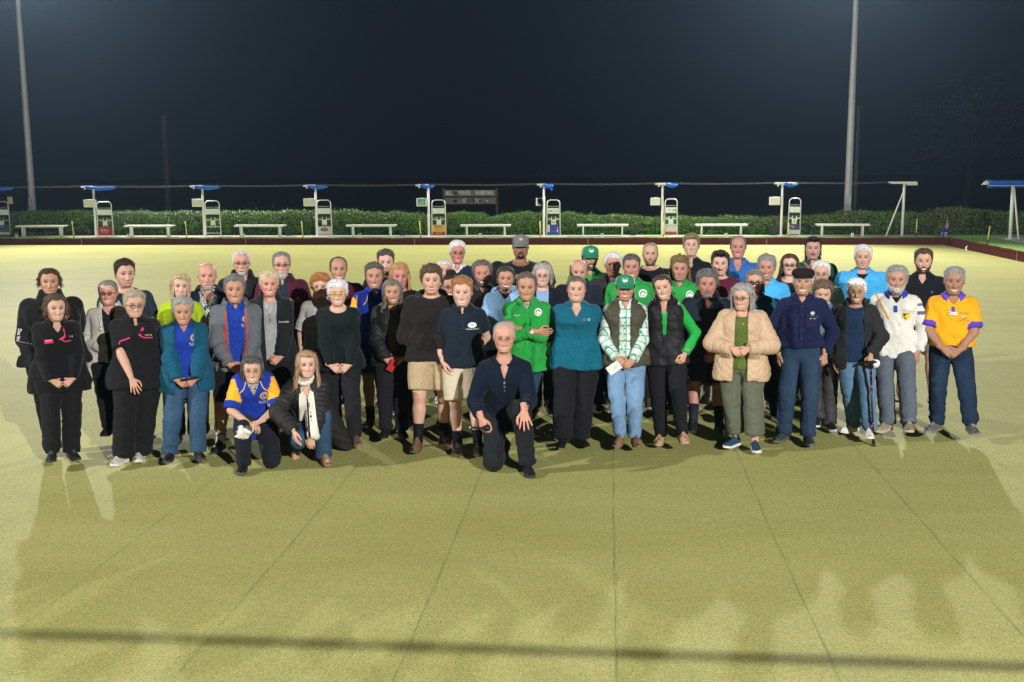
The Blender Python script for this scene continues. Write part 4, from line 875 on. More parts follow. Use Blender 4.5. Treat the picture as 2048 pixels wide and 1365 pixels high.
        Pi = cur(T2, Zc, wv - cu.get('thick', 0.045) * np.clip(1 - 0 * S2, 0, 1)); Pi[..., 2] = Po[..., 2]
        a, b = Po.reshape(-1, 3), Pi.reshape(-1, 3); N = ncu * nru; Vc = np.concatenate([a, b]); Fq = []
        for j in range(nru - 1):
            for i in range(ncu - 1): q = (j * ncu + i, (j + 1) * ncu + i, (j + 1) * ncu + i + 1, j * ncu + i + 1); Fq.append(q); Fq.append(tuple(k + N for k in q[::-1]))
        for j in range(nru - 1):
            for i in (0, ncu - 1): Fq.append((j * ncu + i, j * ncu + i + N, (j + 1) * ncu + i + N, (j + 1) * ncu + i))
        for i in range(ncu - 1): Fq.append(((nru - 1) * ncu + i, (nru - 1) * ncu + i + N, (nru - 1) * ncu + i + 1 + N, (nru - 1) * ncu + i + 1))
        cc = (c1 * 0.7 + c2 * 0.3)[None] * (1 + 0.4 * vnoise(np.concatenate([np.stack([T2, 0 * T2, Zc * 0.15], -1).reshape(-1, 3)] * 2), (14, 1, 6), p['seed']))[:, None]
        parts.append((Vc, Fq, cc)); n = int(cu.get('n', 420)); ta = rs.uniform(t0 - 0.06, 2 * math.pi - t0 + 0.06, n); za = rs.uniform(zb + 0.02, zt0, n)
        B = cur(ta, za, 0.008 + 0.02 * rs.random(n)); D = np.tile([0, 0, -1.0], (n, 1)) + rs.normal(0, 0.65 * cu.get('mess', 0.10), (n, 3)); D /= np.linalg.norm(D, axis=1)[:, None]
        bend = np.zeros((n, 3)); bend[:, :2] = B[:, :2] * flare * 0.3 + rs.normal(0, 0.02 + cu.get('wave', 0) * 2, (n, 2)); parts.append(tufts(B, D, rs.uniform(0.12, 0.30, n) * cu.get('tl', 1), rs.uniform(0.007, 0.016, n), hc(n, 1.2), rs, bend))
    if h.get('bun'):
        bx, by, bz, br = h['bun']; n = 90; d = rs.normal(0, 1, (n * 3, 3)); d /= np.linalg.norm(d, axis=1)[:, None]; V_, F_ = [], []
        rows, cols = 9, 14; E = [(bx + br * math.sin(math.pi * (a + .5) / rows) * math.cos(2 * math.pi * c / cols), by + br * math.sin(math.pi * (a + .5) / rows) * math.sin(2 * math.pi * c / cols), bz + br * 0.85 * math.cos(math.pi * (a + .5) / rows)) for a in range(rows) for c in range(cols)]
        Fb = [(a * cols + c, (a + 1) * cols + c, (a + 1) * cols + (c + 1) % cols, a * cols + (c + 1) % cols) for a in range(rows - 1) for c in range(cols)] + [tuple(range(cols)), tuple((rows - 1) * cols + c for c in range(cols))[::-1]]
        E = np.array(E); E = E * (1 + 0.02 * vnoise(E, 25, 4))[:, None]; parts.append((E, Fb, np.tile(c1, (len(E), 1))))
        B = np.array([bx, by, bz]) + d * br * 0.95; D = np.cross(d, rs.normal(0, 1, d.shape)) + d * 0.2; D /= np.linalg.norm(D, axis=1)[:, None]; parts.append(tufts(B, D, np.full(len(B), br * 0.8), np.full(len(B), 0.01), hc(len(B)), rs))
    if h.get('fringe'):
        fz, fx, fn = h['fringe']; n = fn; tt = rs.uniform(-0.75, 0.75, n) + fx; B = head_surf(tt, np.full(n, hl + 0.03), p, top * 0.9); D = np.column_stack([rs.normal(h.get('sweep', 0.3) * 0.6, 0.15, n), np.full(n, -0.18), -np.ones(n)]); D /= np.linalg.norm(D, axis=1)[:, None]
        parts.append(tufts(B, D, rs.uniform(0.6, 1.1, n) * (hl + 0.03 - fz), rs.uniform(0.014, 0.024, n), hc(n, 1.3), rs))
    return parts
def beard_mesh(p, b, rs):
    kind = b['kind']; sm_ = max(0, p.get('face', {}).get('smile', 0.5)); c1 = np.array(b['col']) * 0.78; c2 = np.array(b.get('col2', c1 * 1.3)) * 0.85; tk = b.get('thick', 0.03); drop = b.get('drop', 0.0)
    def msk(TH, Z):
        x = head_surf(TH, Z, p)[..., 0]; a = np.abs(TH)
        mo = np.minimum(np.minimum(0.135 - np.abs(x), Z - (0.196 + sm_ * 0.9 * x * x)), 0.250 - 1.6 * x * x - Z + sm_ * 0.8 * x * x) if kind != 'chin' else -1 + 0 * x
        if kind == 'moustache': return mo
        if kind in ('goatee', 'chin'): lo = 0.05 * np.minimum(1.3 - (x / 0.125) ** 2 - ((Z - 0.045) / 0.085) ** 2, 9); lo = np.minimum(lo, 0.115 + 1.5 * x * x - Z); sidep = 0.015 - np.abs(np.abs(x) - 0.135 + 0.25 * np.abs(Z - 0.15)) + 0 * Z; sidep = np.minimum(sidep, np.minimum(0.20 - Z, Z - 0.06)); lo = np.maximum(lo, sidep) if kind == 'goatee' else lo
        else: lo = np.minimum(np.interp(a, [0, 0.28, 0.45, 0.8, 1.25, 1.45, 1.6], [0.125, 0.13, 0.21, 0.25, 0.42, 0.44, -1]) - Z, Z + 0.08)
        return np.maximum(mo, lo)
    th = np.linspace(-1.62, 1.62, 46); zr = np.linspace(-0.09, 0.46, 34); TH, Z = np.meshgrid(th, zr); M = msk(TH, Z)
    P0 = head_surf(TH, Z, p); x = P0[..., 0]; T = np.clip(M / 0.03, 0, 1) * tk * (1 + 0.3 * vnoise(P0, 22, p['seed'] + 2)); T = T + (M > 0) * 0.02 * np.exp(-(x / 0.12) ** 2 - ((Z - 0.19) / 0.06) ** 2); T = np.where(M < 0, -0.02, T)
    P = P0.copy(); P[..., 1] -= T * np.clip(np.cos(TH), 0.15, 1) * 1.2 + 0.0; P[..., 0] += np.sign(x) * T * np.abs(np.sin(TH)); P[..., 2] -= drop * np.clip(1 - (Z + 0.09) / 0.2, 0, 1) * np.exp(-(x / 0.16) ** 2) * (M > 0); P[..., 1] -= 0.3 * drop * np.clip(1 - (Z + 0.09) / 0.2, 0, 1) * (M > 0)
    nc = len(th); ok = M > -0.02; V = P.reshape(-1, 3); Fc = [(j * nc + i, j * nc + i + 1, (j + 1) * nc + i + 1, (j + 1) * nc + i) for j in range(len(zr) - 1) for i in range(nc - 1) if ok[j, i] and ok[j, i + 1] and ok[j + 1, i] and ok[j + 1, i + 1]]
    n = int(b.get('n', 240)); tt = rs.uniform(-1.5, 1.5, n * 8); zz = rs.uniform(-0.08, 0.44, n * 8); m = msk(tt, zz) > 0.004; tt, zz = tt[m][:n], zz[m][:n]; B = head_surf(tt, zz, p); xb_ = B[:, 0]
    B[:, 1] -= tk * 0.9; B[:, 2] -= drop * np.clip(1 - (zz + 0.09) / 0.2, 0, 1) * np.exp(-(xb_ / 0.16) ** 2) * 0.8; D = np.column_stack([xb_ * 1.0, np.full(len(B), -0.35), -np.ones(len(B))]) + rs.normal(0, 0.25, (len(B), 3)); D /= np.linalg.norm(D, axis=1)[:, None]; k = rs.random(len(B))[:, None]
    return [(V, Fc, np.tile(c1 * 0.85 + c2 * 0.15, (len(V), 1)) * (1 + 0.3 * vnoise(V, 30, 1))[:, None]), tufts(B, D, rs.uniform(0.02, 0.055, len(B)) * (1 + 12 * tk), np.full(len(B), 0.008), (c1 * (1 - k) + c2 * k) * rs.uniform(0.7, 1.2, len(B))[:, None], rs)]
def join(parts):
    V, Fc, Cc, n = [], [], [], 0
    for v, f, c in parts: V.append(v); Fc += [tuple(int(i) + n for i in q) for q in f]; Cc.append(c); n += len(v)
    return np.concatenate(V), Fc, np.concatenate(Cc)
# ================================================================ PEOPLE: bodies and clothes
SKIN = mat('skin', rough=0.5, spec=0.3, vcol=True, noise=0.07, nscale=60, sss=0.12, bump=0.15, bscale=260)
HAIR = mat('hair', rough=0.72, spec=0.25, vcol=True, noise=0.25, nscale=90, stretch=(1, 1, 0.3), bump=0.3, bscale=200)
CLOTH = mat('cloth', rough=0.88, spec=0.12, vcol=True, noise=0.10, nscale=30, bump=0.35, bscale=420, sheen=0.04, crease=0.011)
FLEECE = mat('fleece', rough=0.97, spec=0.06, vcol=True, noise=0.15, nscale=90, bump=0.7, bscale=240, sheen=0.07, crease=0.009)
KNIT = mat('knit', rough=0.95, spec=0.06, vcol=True, noise=0.18, nscale=110, stretch=(1, 1, 0.5), bump=0.8, bscale=190, sheen=0.05, bdist=0.004, crease=0.007)
DENIM = mat('denim', rough=0.85, spec=0.12, vcol=True, noise=0.16, nscale=45, stretch=(1, 1, 0.35), bump=0.4, bscale=380, crease=0.010)
NYLON = mat('nylon', rough=0.6, spec=0.25, vcol=True, noise=0.06, nscale=25, bump=0.25, bscale=90, crease=0.007)
LEATHER = mat('leather', rough=0.55, spec=0.4, vcol=True, noise=0.15, nscale=40, bump=0.3, bscale=150)
FELT = mat('felt', rough=0.95, spec=0.1, vcol=True, noise=0.15, nscale=60, bump=0.5, bscale=300)
GLASSF = mat('spectacle_frame', vcol=True, rough=0.35, spec=0.5)
METALJ = mat('jewellery', (0.55, 0.45, 0.2), 0.3, metal=0.8)
STEELW = mat('watch_metal', (0.5, 0.5, 0.5), 0.3, metal=0.7)
DARKP = mat('dark_plastic', (0.01, 0.01, 0.012), 0.35)
WHITEP = mat('paper_white', (0.75, 0.75, 0.74), 0.7)
m = bpy.data.materials.new('spectacle_lens'); m.use_nodes = True; t = m.node_tree; t.nodes.clear()
o_ = t.nodes.new('ShaderNodeOutputMaterial'); tr_n = t.nodes.new('ShaderNodeBsdfTransparent'); gl = t.nodes.new('ShaderNodeBsdfGlossy'); mxs = t.nodes.new('ShaderNodeMixShader')
tr_n.inputs[0].default_value = (0.82, 0.83, 0.83, 1); gl.inputs['Roughness'].default_value = 0.05; mxs.inputs[0].default_value = 0.08
t.links.new(tr_n.outputs[0], mxs.inputs[1]); t.links.new(gl.outputs[0], mxs.inputs[2]); t.links.new(mxs.outputs[0], o_.inputs[0]); LENS = m
DLENS = mat('dark_lens', (0.008, 0.008, 0.01), 0.08, 0.6)
def print_mat(c, n='print'):
    k = '%s_%02x%02x%02x' % ((n,) + tuple(int(min(1, x) * 255) for x in c)); return mat(k, c, 0.75, 0.2)
TZr = np.array([-0.10, -0.05, 0.0, 0.06, 0.13, 0.195, 0.242, 0.275, 0.296, 0.311, 0.322, 0.334, 0.362])
PA = {'m': np.array([0.088, 0.094, 0.095, 0.090, 0.086, 0.091, 0.097, 0.100, 0.097, 0.082, 0.056, 0.038, 0.033]),
      'f': np.array([0.094, 0.102, 0.104, 0.095, 0.083, 0.083, 0.087, 0.090, 0.087, 0.074, 0.051, 0.035, 0.030])}
PB = {'m': np.array([0.062, 0.068, 0.070, 0.066, 0.062, 0.066, 0.068, 0.062, 0.055, 0.046, 0.039, 0.036, 0.034]),
      'f': np.array([0.064, 0.072, 0.074, 0.066, 0.058, 0.062, 0.064, 0.058, 0.050, 0.042, 0.035, 0.032, 0.030])}
PC = np.array([0.006, 0.008, 0.008, 0.004, 0.0, -0.003, -0.004, 0.0, 0.004, 0.008, 0.010, 0.010, 0.008])
def ik(a, c, l1, l2, hint):
    a, c = np.asarray(a, float), np.asarray(c, float); d = c - a; L = np.linalg.norm(d)
    if L > (l1 + l2) * 0.995: d = d / L * (l1 + l2) * 0.995; c = a + d; L = np.linalg.norm(d)
    x = (l1 * l1 - l2 * l2 + L * L) / (2 * L); y = math.sqrt(max(l1 * l1 - x * x, 0)); u = d / L; h = np.asarray(hint, float); h = h - u * h.dot(u); h = unit(h)
    return a + u * x + h * y, c
def skeleton(p):
    H = p['H']; w = p.get('w', 1.0); sk = {}; lean = np.array(p.get('lean', (0, 0)), float)
    P0 = np.array(p.get('pelvis', (-lean[0], -lean[1], (0.517 if p['sex'] == 'm' else 0.524) * H)), float); neck = np.array(p.get('neckpos', (0, 0.012, P0[2] + 0.33 * H)), float)
    Z = unit(neck - P0); tw = R(p.get('twist', 0)); X = np.array([math.cos(tw), math.sin(tw), 0]); X = unit(X - Z * X.dot(Z)); Y = np.cross(Z, X)
    sk.update(P0=P0, A=np.stack([X, Y, Z]), H=H, w=w); sx = {'m': 0.101, 'f': 0.092}[p['sex']] * H * (1 + (w - 1) * 0.62); ul, fl = 0.172 * H, 0.150 * H
    arms = p.get('arms', ('clasp', 'clasp')); hd = p.get('hands', {}); aw = w ** 0.7
    for i, s in enumerate((-1, 1)):
        sh = P0 + X * s * sx * 0.93 + Y * 0.010 + Z * (0.272 + p.get('shrug', 0)) * H; a = arms[i]; hint = (s * 0.75, 0.55, -0.5); zf = 0.50
        if isinstance(a, tuple) and isinstance(a[0], str): zf = a[1]; a = a[0]
        bd = (np.interp(max(zf - 0.5, -0.05), TZr, PB[p['sex']]) + 0.02) * H * w + p.get('belly', 0) * H * 0.9
        if a == 'clasp': t = np.array([s * 0.078, -bd - 0.055, zf * H]) + np.array([P0[0], P0[1], 0]); hdir = (-s * 0.85, -0.12, -0.55); pal = (0.0, 1, -0.1); hk = 'clasp'; hint = (s * 0.9, 0.35, -0.3)
        elif a == 'side': t = P0 + np.array([s * (sx + 0.055), -0.045, -0.03 * H]); hdir = (-s * 0.05, -0.12, -1); pal = (-s, 0.15, 0); hk = 'relaxed'; hint = (s * 0.5, 1, 0)
        elif a == 'pocket': t = P0 + np.array([s * 0.112 * H * w, -0.06, 0.015 * H]); hdir = (-s * 0.25, -0.35, -1); pal = (-s, 0.25, 0); hk = 'relaxed'; hint = (s * 0.5, 1.2, 0)
        elif a == 'pouch': t = P0 + np.array([s * 0.075, -bd + 0.025, 0.085 * H]); hdir = (-s, -0.05, -0.2); pal = (0, 1, 0); hk = None; hint = (s * 0.6, 0.5, -0.8)
        elif a == 'back': t = P0 + np.array([s * 0.06, 0.15 * w + 0.02, 0.02 * H]); hdir = (-s, 0, -0.4); pal = (0, -1, 0); hk = None; hint = (s * 1, 0.6, 0)
        else: t = np.array(a[:3], float); hdir = hd.get(s, {}).get('dir', (0, 0, -1)); pal = hd.get(s, {}).get('palm', (-s, 0.2, 0)); hk = hd.get(s, {}).get('kind', 'relaxed'); hint = hd.get(s, {}).get('hint', hint)
        if s in hd: hdir = hd[s].get('dir', hdir); pal = hd[s].get('palm', pal); hk = hd[s].get('kind', hk); hint = hd[s].get('hint', hint)
        e, wr = ik(sh, t, ul, fl, hint); sk[('sh', s)] = sh; sk[('el', s)] = e; sk[('wr', s)] = wr; sk[('hd', s)] = (unit(hdir), unit(pal), hk)
    sk['ar'] = np.array([0.0285, 0.0262, 0.0245, 0.0165]) * H * aw * np.array([1, 1, 1, 1 / aw ** 0.6]) * (1.0 if p['sex'] == 'm' else 0.92)
    tl, cl = 0.225 * H, 0.235 * H; feet = p.get('feet', {}); lw = w ** 0.75
    for s in (-1, 1):
        hp = P0 + X * s * 0.052 * H * lw; f = feet.get(s, (s * 0.075, 0.0)); f = tuple(f); yaw = f[2] if len(f) > 2 else s * 14
        if 'knees' in p: kn = np.array(p['knees'][s], float); an = np.array(p['ankles'][s], float)
        else:
            an = np.array([f[0] - lean[0] * 0, f[1], 0.048 * H]); kn, an2 = ik(hp, an, tl, cl, (s * 0.12, -1, 0)); an = an2
        sk[('hp', s)] = hp; sk[('kn', s)] = kn; sk[('an', s)] = an; sk[('fy', s)] = R(yaw)
    sk['lr'] = np.array([0.056 if p['sex'] == 'f' else 0.052, 0.034, 0.035, 0.0215]) * H * np.array([lw, w ** 0.5, w ** 0.5, 1])
    return sk
def torso_q(sk, P): return (P - sk['P0']) @ sk['A'].T
def torso_sdf(p, sk, q, off, flare=0.0, n=2.35):
    H, w = sk['H'], sk['w']; zr = q[:, 2] / H; a = np.interp(zr, TZr, PA[p['sex']]) * H; b = np.interp(zr, TZr, PB[p['sex']]) * H; c = np.interp(zr, TZr, PC) * H
    body = np.interp(zr, [0.28, 0.325], [1, 0]); ww = 1 + (w - 1) * body; a = a * ww; b = b * (1 + (w - 1) * 0.9 * body)
    be = p.get('belly', 0.0) * H * np.exp(-((zr - 0.10) / 0.075) ** 2); bu = p.get('bust', 0.010 if p['sex'] == 'f' else 0) * H * np.exp(-((zr - 0.225) / 0.038) ** 2)
    b = b + be * 0.5 + bu * 0.5; c = c - be * 0.5 - bu * 0.5; fl = 0.42 * flare * np.clip(0.22 - zr, 0, 1); a = a + off + fl * H; b = b + off + fl * H * 0.8
    x = np.abs(q[:, 0]) / a; y = np.abs(q[:, 1] - c) / b; r = (x ** n + y ** n) ** (1 / n); return (r - 1) * np.minimum(a, b) * 0.92
def arm_sdf(sk, P, s, off, offw, tcut=None, puffc=0.0):
    r = sk['ar']; sh, el, wr = sk[('sh', s)], sk[('el', s)], sk[('wr', s)]; d1, t1 = seg(P, sh, el); d1 = d1 - (r[0] + (r[1] - r[0]) * t1 + off); d2, t2 = seg(P, el, wr)
    rf = np.interp(t2, [0, 0.25, 1], [r[1] * 0.97, r[2] * 1.04, r[3]]); d2 = d2 - (rf + off + (offw - off) * t2); return d1, t1, d2, t2
def build_mesh_part(p, name, fn, lo, hi, h, matl, colfn=None, parent=None, disp=None, relax=1):
    V, Q = surface_nets(fn, lo, hi, h)
    if disp is not None:
        N = np.zeros_like(V); a, b, c, d = V[Q[:, 0]], V[Q[:, 1]], V[Q[:, 2]], V[Q[:, 3]]; fnm = np.cross(c - a, d - b)
        for k in range(4): np.add.at(N, Q[:, k], fnm)
        N /= np.linalg.norm(N, axis=1)[:, None] + 1e-12; V = V + N * disp(V)[:, None]
    if len(V) > 4:
        S_, c_ = np.zeros_like(V), np.zeros(len(V))
        for k in range(4):
            np.add.at(S_, Q[:, k], V[Q[:, (k + 1) % 4]]); np.add.at(c_, Q[:, k], 1)
            np.add.at(S_, Q[:, (k + 1) % 4], V[Q[:, k]]); np.add.at(c_, Q[:, (k + 1) % 4], 1)
        V = V * 0.6 + 0.4 * S_ / c_[:, None]
    col = colfn(V) if colfn else None; o = mesh(name, V, Q, matl, parent, True, col=col); o['_n'] = 0; del o['_n']
    return o, V, Q
def top_garment(p, sk, g, root, h):
    H = sk['H']; off = g.get('off', 0.012) * 0.8; sl = g.get('sleeve', 'long'); seed = p['seed'] + g.get('seed', 0); hem = g.get('hem', 0.475) - 0.50; zn = 0.332 + g.get('up', 0.0); wr = g.get('wr', 1.0) * 0.013
    nk = g.get('neck', ('crew', 0.02)); op = g.get('open'); fit = 0.5 * g.get('slack', 0.010); puff = g.get('puff')
    def fn(P):
        q = torso_q(sk, P); zr = q[:, 2] / H; d = torso_sdf(p, sk, q, off, g.get('flare', 0.10))
        d = d - wr * np.maximum(-0.3, -0.25 + 0.9 * ridged(q, (7, 7, 4.2), seed) + 0.5 * ridged(q + q[:, [2, 0, 1]] * 0.5, (15, 15, 9), seed + 3)) * np.interp(zr, [-0.1, 0.1, 0.25, 0.32], [1.3, 1.1, 0.8, 0.1])
        bun = g.get('bunch', 0.0); d = d - bun * 0.012 * np.exp(-((zr - hem - 0.02) / 0.03) ** 2) * (1 + 0.3 * vnoise(q, (20, 20, 10), seed))
        d = smax(d, (zr - zn) * H, 0.006); hz_ = hem * H + 0.008 * np.sin(q[:, 0] * 14 + seed) - g.get('droop', 0) * np.exp(-(q[:, 0] / 0.1) ** 2); d = smax(d, hz_ - q[:, 2], 0.006)
        fr = q[:, 1] < 0.012 * H; ax_ = np.abs(q[:, 0])
        if nk[0] == 'v': cut = np.minimum((zr - (0.330 - nk[1])) * H * nk[2] - ax_, 0.03 - q[:, 1] * 1.0); d = np.maximum(d, cut)
        elif nk[0] == 'crew': cut = (zr - (0.327 - nk[1] * np.sqrt(np.clip(1 - (ax_ / (0.062 * H * 0.95)) ** 2, 0, 1)))) * H; d = np.where(fr & (ax_ < 0.054 * H), np.maximum(d, cut), d)
        if op:
            ow = np.interp(zr, [hem, 0.12, 0.33], [op[1], (op[0] + op[1]) / 2 if len(op) < 4 else op[3], op[0]]) ; x0 = op[2] if len(op) > 2 else 0
            cut = np.minimum(ow - np.abs(q[:, 0] - x0 * 1.0), -q[:, 1]); d = np.maximum(d, cut)
        if sl != 'none':
            for s in (-1, 1):
                d1, t1, d2, t2 = arm_sdf(sk, P, s, off + fit, off + g.get('cuff', fit * 0.6)); el, sh, wv = sk[('el', s)], sk[('sh', s)], sk[('wr', s)]
                de = np.linalg.norm(P - el, axis=1); cr = np.exp(-(de / 0.11) ** 2); u1 = t1 * np.linalg.norm(el - sh) ; u2 = t2 * np.linalg.norm(wv - el)
                wv1 = wr * 0.8 * (0.35 + 0.9 * cr) * (ridged(np.column_stack([u1 * 1.0, P[:, 0] * 0.4, P[:, 1] * 0.4]), (24, 12, 12), seed + 7 + s) - 0.5)
                wv2 = wr * 0.8 * (0.35 + 0.9 * cr + 0.9 * t2 ** 3) * (ridged(np.column_stack([u2 * 1.0, P[:, 0] * 0.4, P[:, 2] * 0.4]), (26, 12, 12), seed + 9 + s) - 0.4)
                if sl == 'short':
                    tc = g.get('sl', 0.62); ax2 = unit(el - sh); pl = (P - sh) @ ax2 - tc * np.linalg.norm(el - sh); d1 = smax(d1 - wv1 - 0.010 * t1 * g.get('slf', 1), pl, 0.005); a_ = d1
                else:
                    d2 = d2 - wv2; ax2 = unit(wv - el); pl = (P - wv) @ ax2 - g.get('slen', -0.005); d2 = smax(d2, pl, 0.004); d1 = d1 - wv1; a_ = smin(d1, d2, 0.02)
                ds = np.linalg.norm(P - sh, axis=1); k = 0.006 + 0.030 * np.exp(-(ds / 0.08) ** 2); d = smin(d, a_, k)
        if puff == 'hood_bulk': pass
        return d
    pts = [sk['P0'] + sk['A'].T @ np.array([x * 0.15 * H * sk['w'], y * 0.14 * H * sk['w'], z * H]) for x in (-1, 1) for y in (-1, 1) for z in (hem - 0.03, zn + 0.02)]
    if sl != 'none':
        for s in (-1, 1): pts += [sk[('el', s)], sk[('sh', s)]] + ([sk[('wr', s)]] if sl == 'long' else [])
    pts = np.array(pts); lo, hi = pts.min(0) - 0.075, pts.max(0) + 0.075
    def disp(V):
        q = torso_q(sk, V); r = np.zeros(len(V)); arm = np.full(len(V), False); u = q[:, 2].copy(); best = np.full(len(V), 1e9)
        for s in (-1, 1):
            d1, t1, d2, t2 = arm_sdf(sk, V, s, off, off); m1 = (d1 < 0.035) & (d1 < torso_sdf(p, sk, q, off)); m2 = (d2 < 0.035) & (d2 < d1)
            u = np.where(m1, t1 * 0.172 * H, u); u = np.where(m2 & (sl == 'long'), 0.172 * H + t2 * 0.15 * H, u); arm |= m1 | m2
        if puff and puff[0] == 'channel':
            ph = (u / puff[1]) % 1.0; ph = np.minimum(ph, 1 - ph) * puff[1]; r = 0.55 * puff[2] * (1 - np.exp(-(ph / 0.013) ** 2)) + 0.3 * puff[2] * vnoise(V, 22, seed)
        elif puff and puff[0] == 'onion':
            x_ = q[:, 0] + np.where(arm, q[:, 1], 0); pz = u / puff[1]; w_ = np.abs(x_ / puff[1] - 0.35 * np.sin(pz * math.pi * 2)) % 1.0; w2 = np.abs(x_ / puff[1] + 0.35 * np.sin(pz * math.pi * 2)) % 1.0
            e = np.minimum(np.minimum(w_, 1 - w_), np.minimum(w2, 1 - w2)) * puff[1]; r = 0.45 * puff[2] * (1 - np.exp(-(e / 0.010) ** 2)) + 0.06 * puff[2] * vnoise(V, 18, seed)
        elif puff and puff[0] == 'cable':
            r = puff[2] * np.sin(q[:, 0] / puff[1] * 2 * math.pi) * (0.7 + 0.3 * np.sin(u / puff[1] * 4))
        return r
    base = np.array(g['col'], float)
    def colfn(V):
        q = torso_q(sk, V); col = np.tile(base, (len(V), 1)); arm = np.zeros(len(V)); T1 = np.zeros(len(V)); T2 = np.zeros(len(V)); dt = torso_sdf(p, sk, q, off)
        for s in (-1, 1):
            d1, t1, d2, t2 = arm_sdf(sk, V, s, off, off); m = np.minimum(d1, d2) < np.minimum(dt, 0.05); arm = np.where(m, s, arm); T1 = np.where(m, t1, T1); T2 = np.where(m & (d2 < d1), t2, T2)
        if g.get('slcol') is not None: col[arm != 0] = g['slcol']
        if g.get('pat'): col = g['pat'](col, q, arm, T1, T2, V, H)
        return col
    o, V, Q = build_mesh_part(p, g['name'], fn, lo, hi, g.get('h', h), g.get('mat', CLOTH), colfn, root, disp if puff else None)
    bvh = BVHTree.FromPolygons(V.tolist(), Q.tolist()); g['_o'] = o; g['_bvh'] = bvh
    return o
def hit_front(bvhs, sk, x, z, lift=0.004):
    """point on the front of the clothes at torso coordinates (x, z metres above the pelvis)"""
    A, P0 = sk['A'], sk['P0']; o = P0 + A.T @ np.array([x, -0.8, z]); d = A.T @ np.array([0, 1.0, 0]); best = None
    for b in bvhs:
        r = b.ray_cast(Vector(o), Vector(d))
        if r[0] is not None and (best is None or r[3] < best): best = r[3]
    if best is None: best = 0.72
    return o + d * (best - lift)
def decal(p, sk, g, V2, Fc, x, z, m, name='emblem', rot=0.0, lift=0.004, parent=None):
    c, s = math.cos(rot), math.sin(rot); W_ = [hit_front([g['_bvh']], sk, x + v[0] * c - v[1] * s, z + v[0] * s + v[1] * c, lift) for v in V2]
    return mesh(name, np.array(W_), Fc, m, parent or g['_o'], smooth=False)
def disc(rx, rz, n=20):
    V = [(k * rx * math.cos(a), k * rz * math.sin(a)) for k in (0.02, 0.5, 1) for a in np.arange(n) * 2 * math.pi / n]; return V, [tuple(range(n))] + [(k * n + i, k * n + (i + 1) % n, (k + 1) * n + (i + 1) % n, (k + 1) * n + i) for k in (0, 1) for i in range(n)]
def ringd(r0, r1, n=24):
    V = [(r * math.cos(a), r * math.sin(a)) for r in (r0, r1) for a in np.arange(n) * 2 * math.pi / n]; return V, [(i, (i + 1) % n, n + (i + 1) % n, n + i) for i in range(n)]
def rect(w_, h_, nx_=4):
    V = [(-w_ / 2 + w_ * i / nx_, z) for z in (-h_ / 2, h_ / 2) for i in range(nx_ + 1)]; return V, [(i, i + 1, nx_ + 2 + i, nx_ + 1 + i) for i in range(nx_)]
def dtext(p, sk, g, s, size, x, z, m, sx=1.0, bold=0.0, rot=0.0, lift=0.006, parent=None):
    V, Fc = text_mesh(s, size, bold); return decal(p, sk, g, np.column_stack([V[:, 0] * sx, V[:, 1]]), Fc, x, z, m, 'lettering', rot, lift, parent)
def strip(p, sk, g, path, w_, m, name, lift=0.004, n=14, thick=0.004):
    """ribbon laid down the front along (x, z) points"""
    path = np.array(path, float); t_ = np.linspace(0, len(path) - 1, n); px = np.interp(t_, range(len(path)), path[:, 0]); pz = np.interp(t_, range(len(path)), path[:, 1]); dx, dz = np.gradient(px), np.gradient(pz); L = np.hypot(dx, dz) + 1e-9; nx_, nz_ = -dz / L, dx / L
    V = []
    for s_ in (-1, 1): V += [hit_front([g['_bvh']], sk, px[i] + nx_[i] * s_ * w_ / 2, pz[i] + nz_[i] * s_ * w_ / 2, lift) for i in range(n)]
    V = np.array(V); yv = sk['A'][1]; V = np.concatenate([V, V + yv * (thick + 0.006)]); Fc = []
    for i in range(n - 1): Fc += [(i, i + 1, n + i + 1, n + i), (i, 2 * n + i, 2 * n + i + 1, i + 1), (n + i, n + i + 1, 3 * n + i + 1, 3 * n + i)]
    Fc += [(0, n, 3 * n, 2 * n), (n - 1, 3 * n - 1, 4 * n - 1, 2 * n - 1)]
    return mesh(name, V, Fc, m, g['_o'], smooth=False)
def buttons(p, sk, g, pts, r, m):
    for x, z in pts:
        c = hit_front([g['_bvh']], sk, x, z, 0.004); y = sk['A'][1]; MB().tube([c, c - y * 0.004], r, 8).build('button', m, g['_o'])
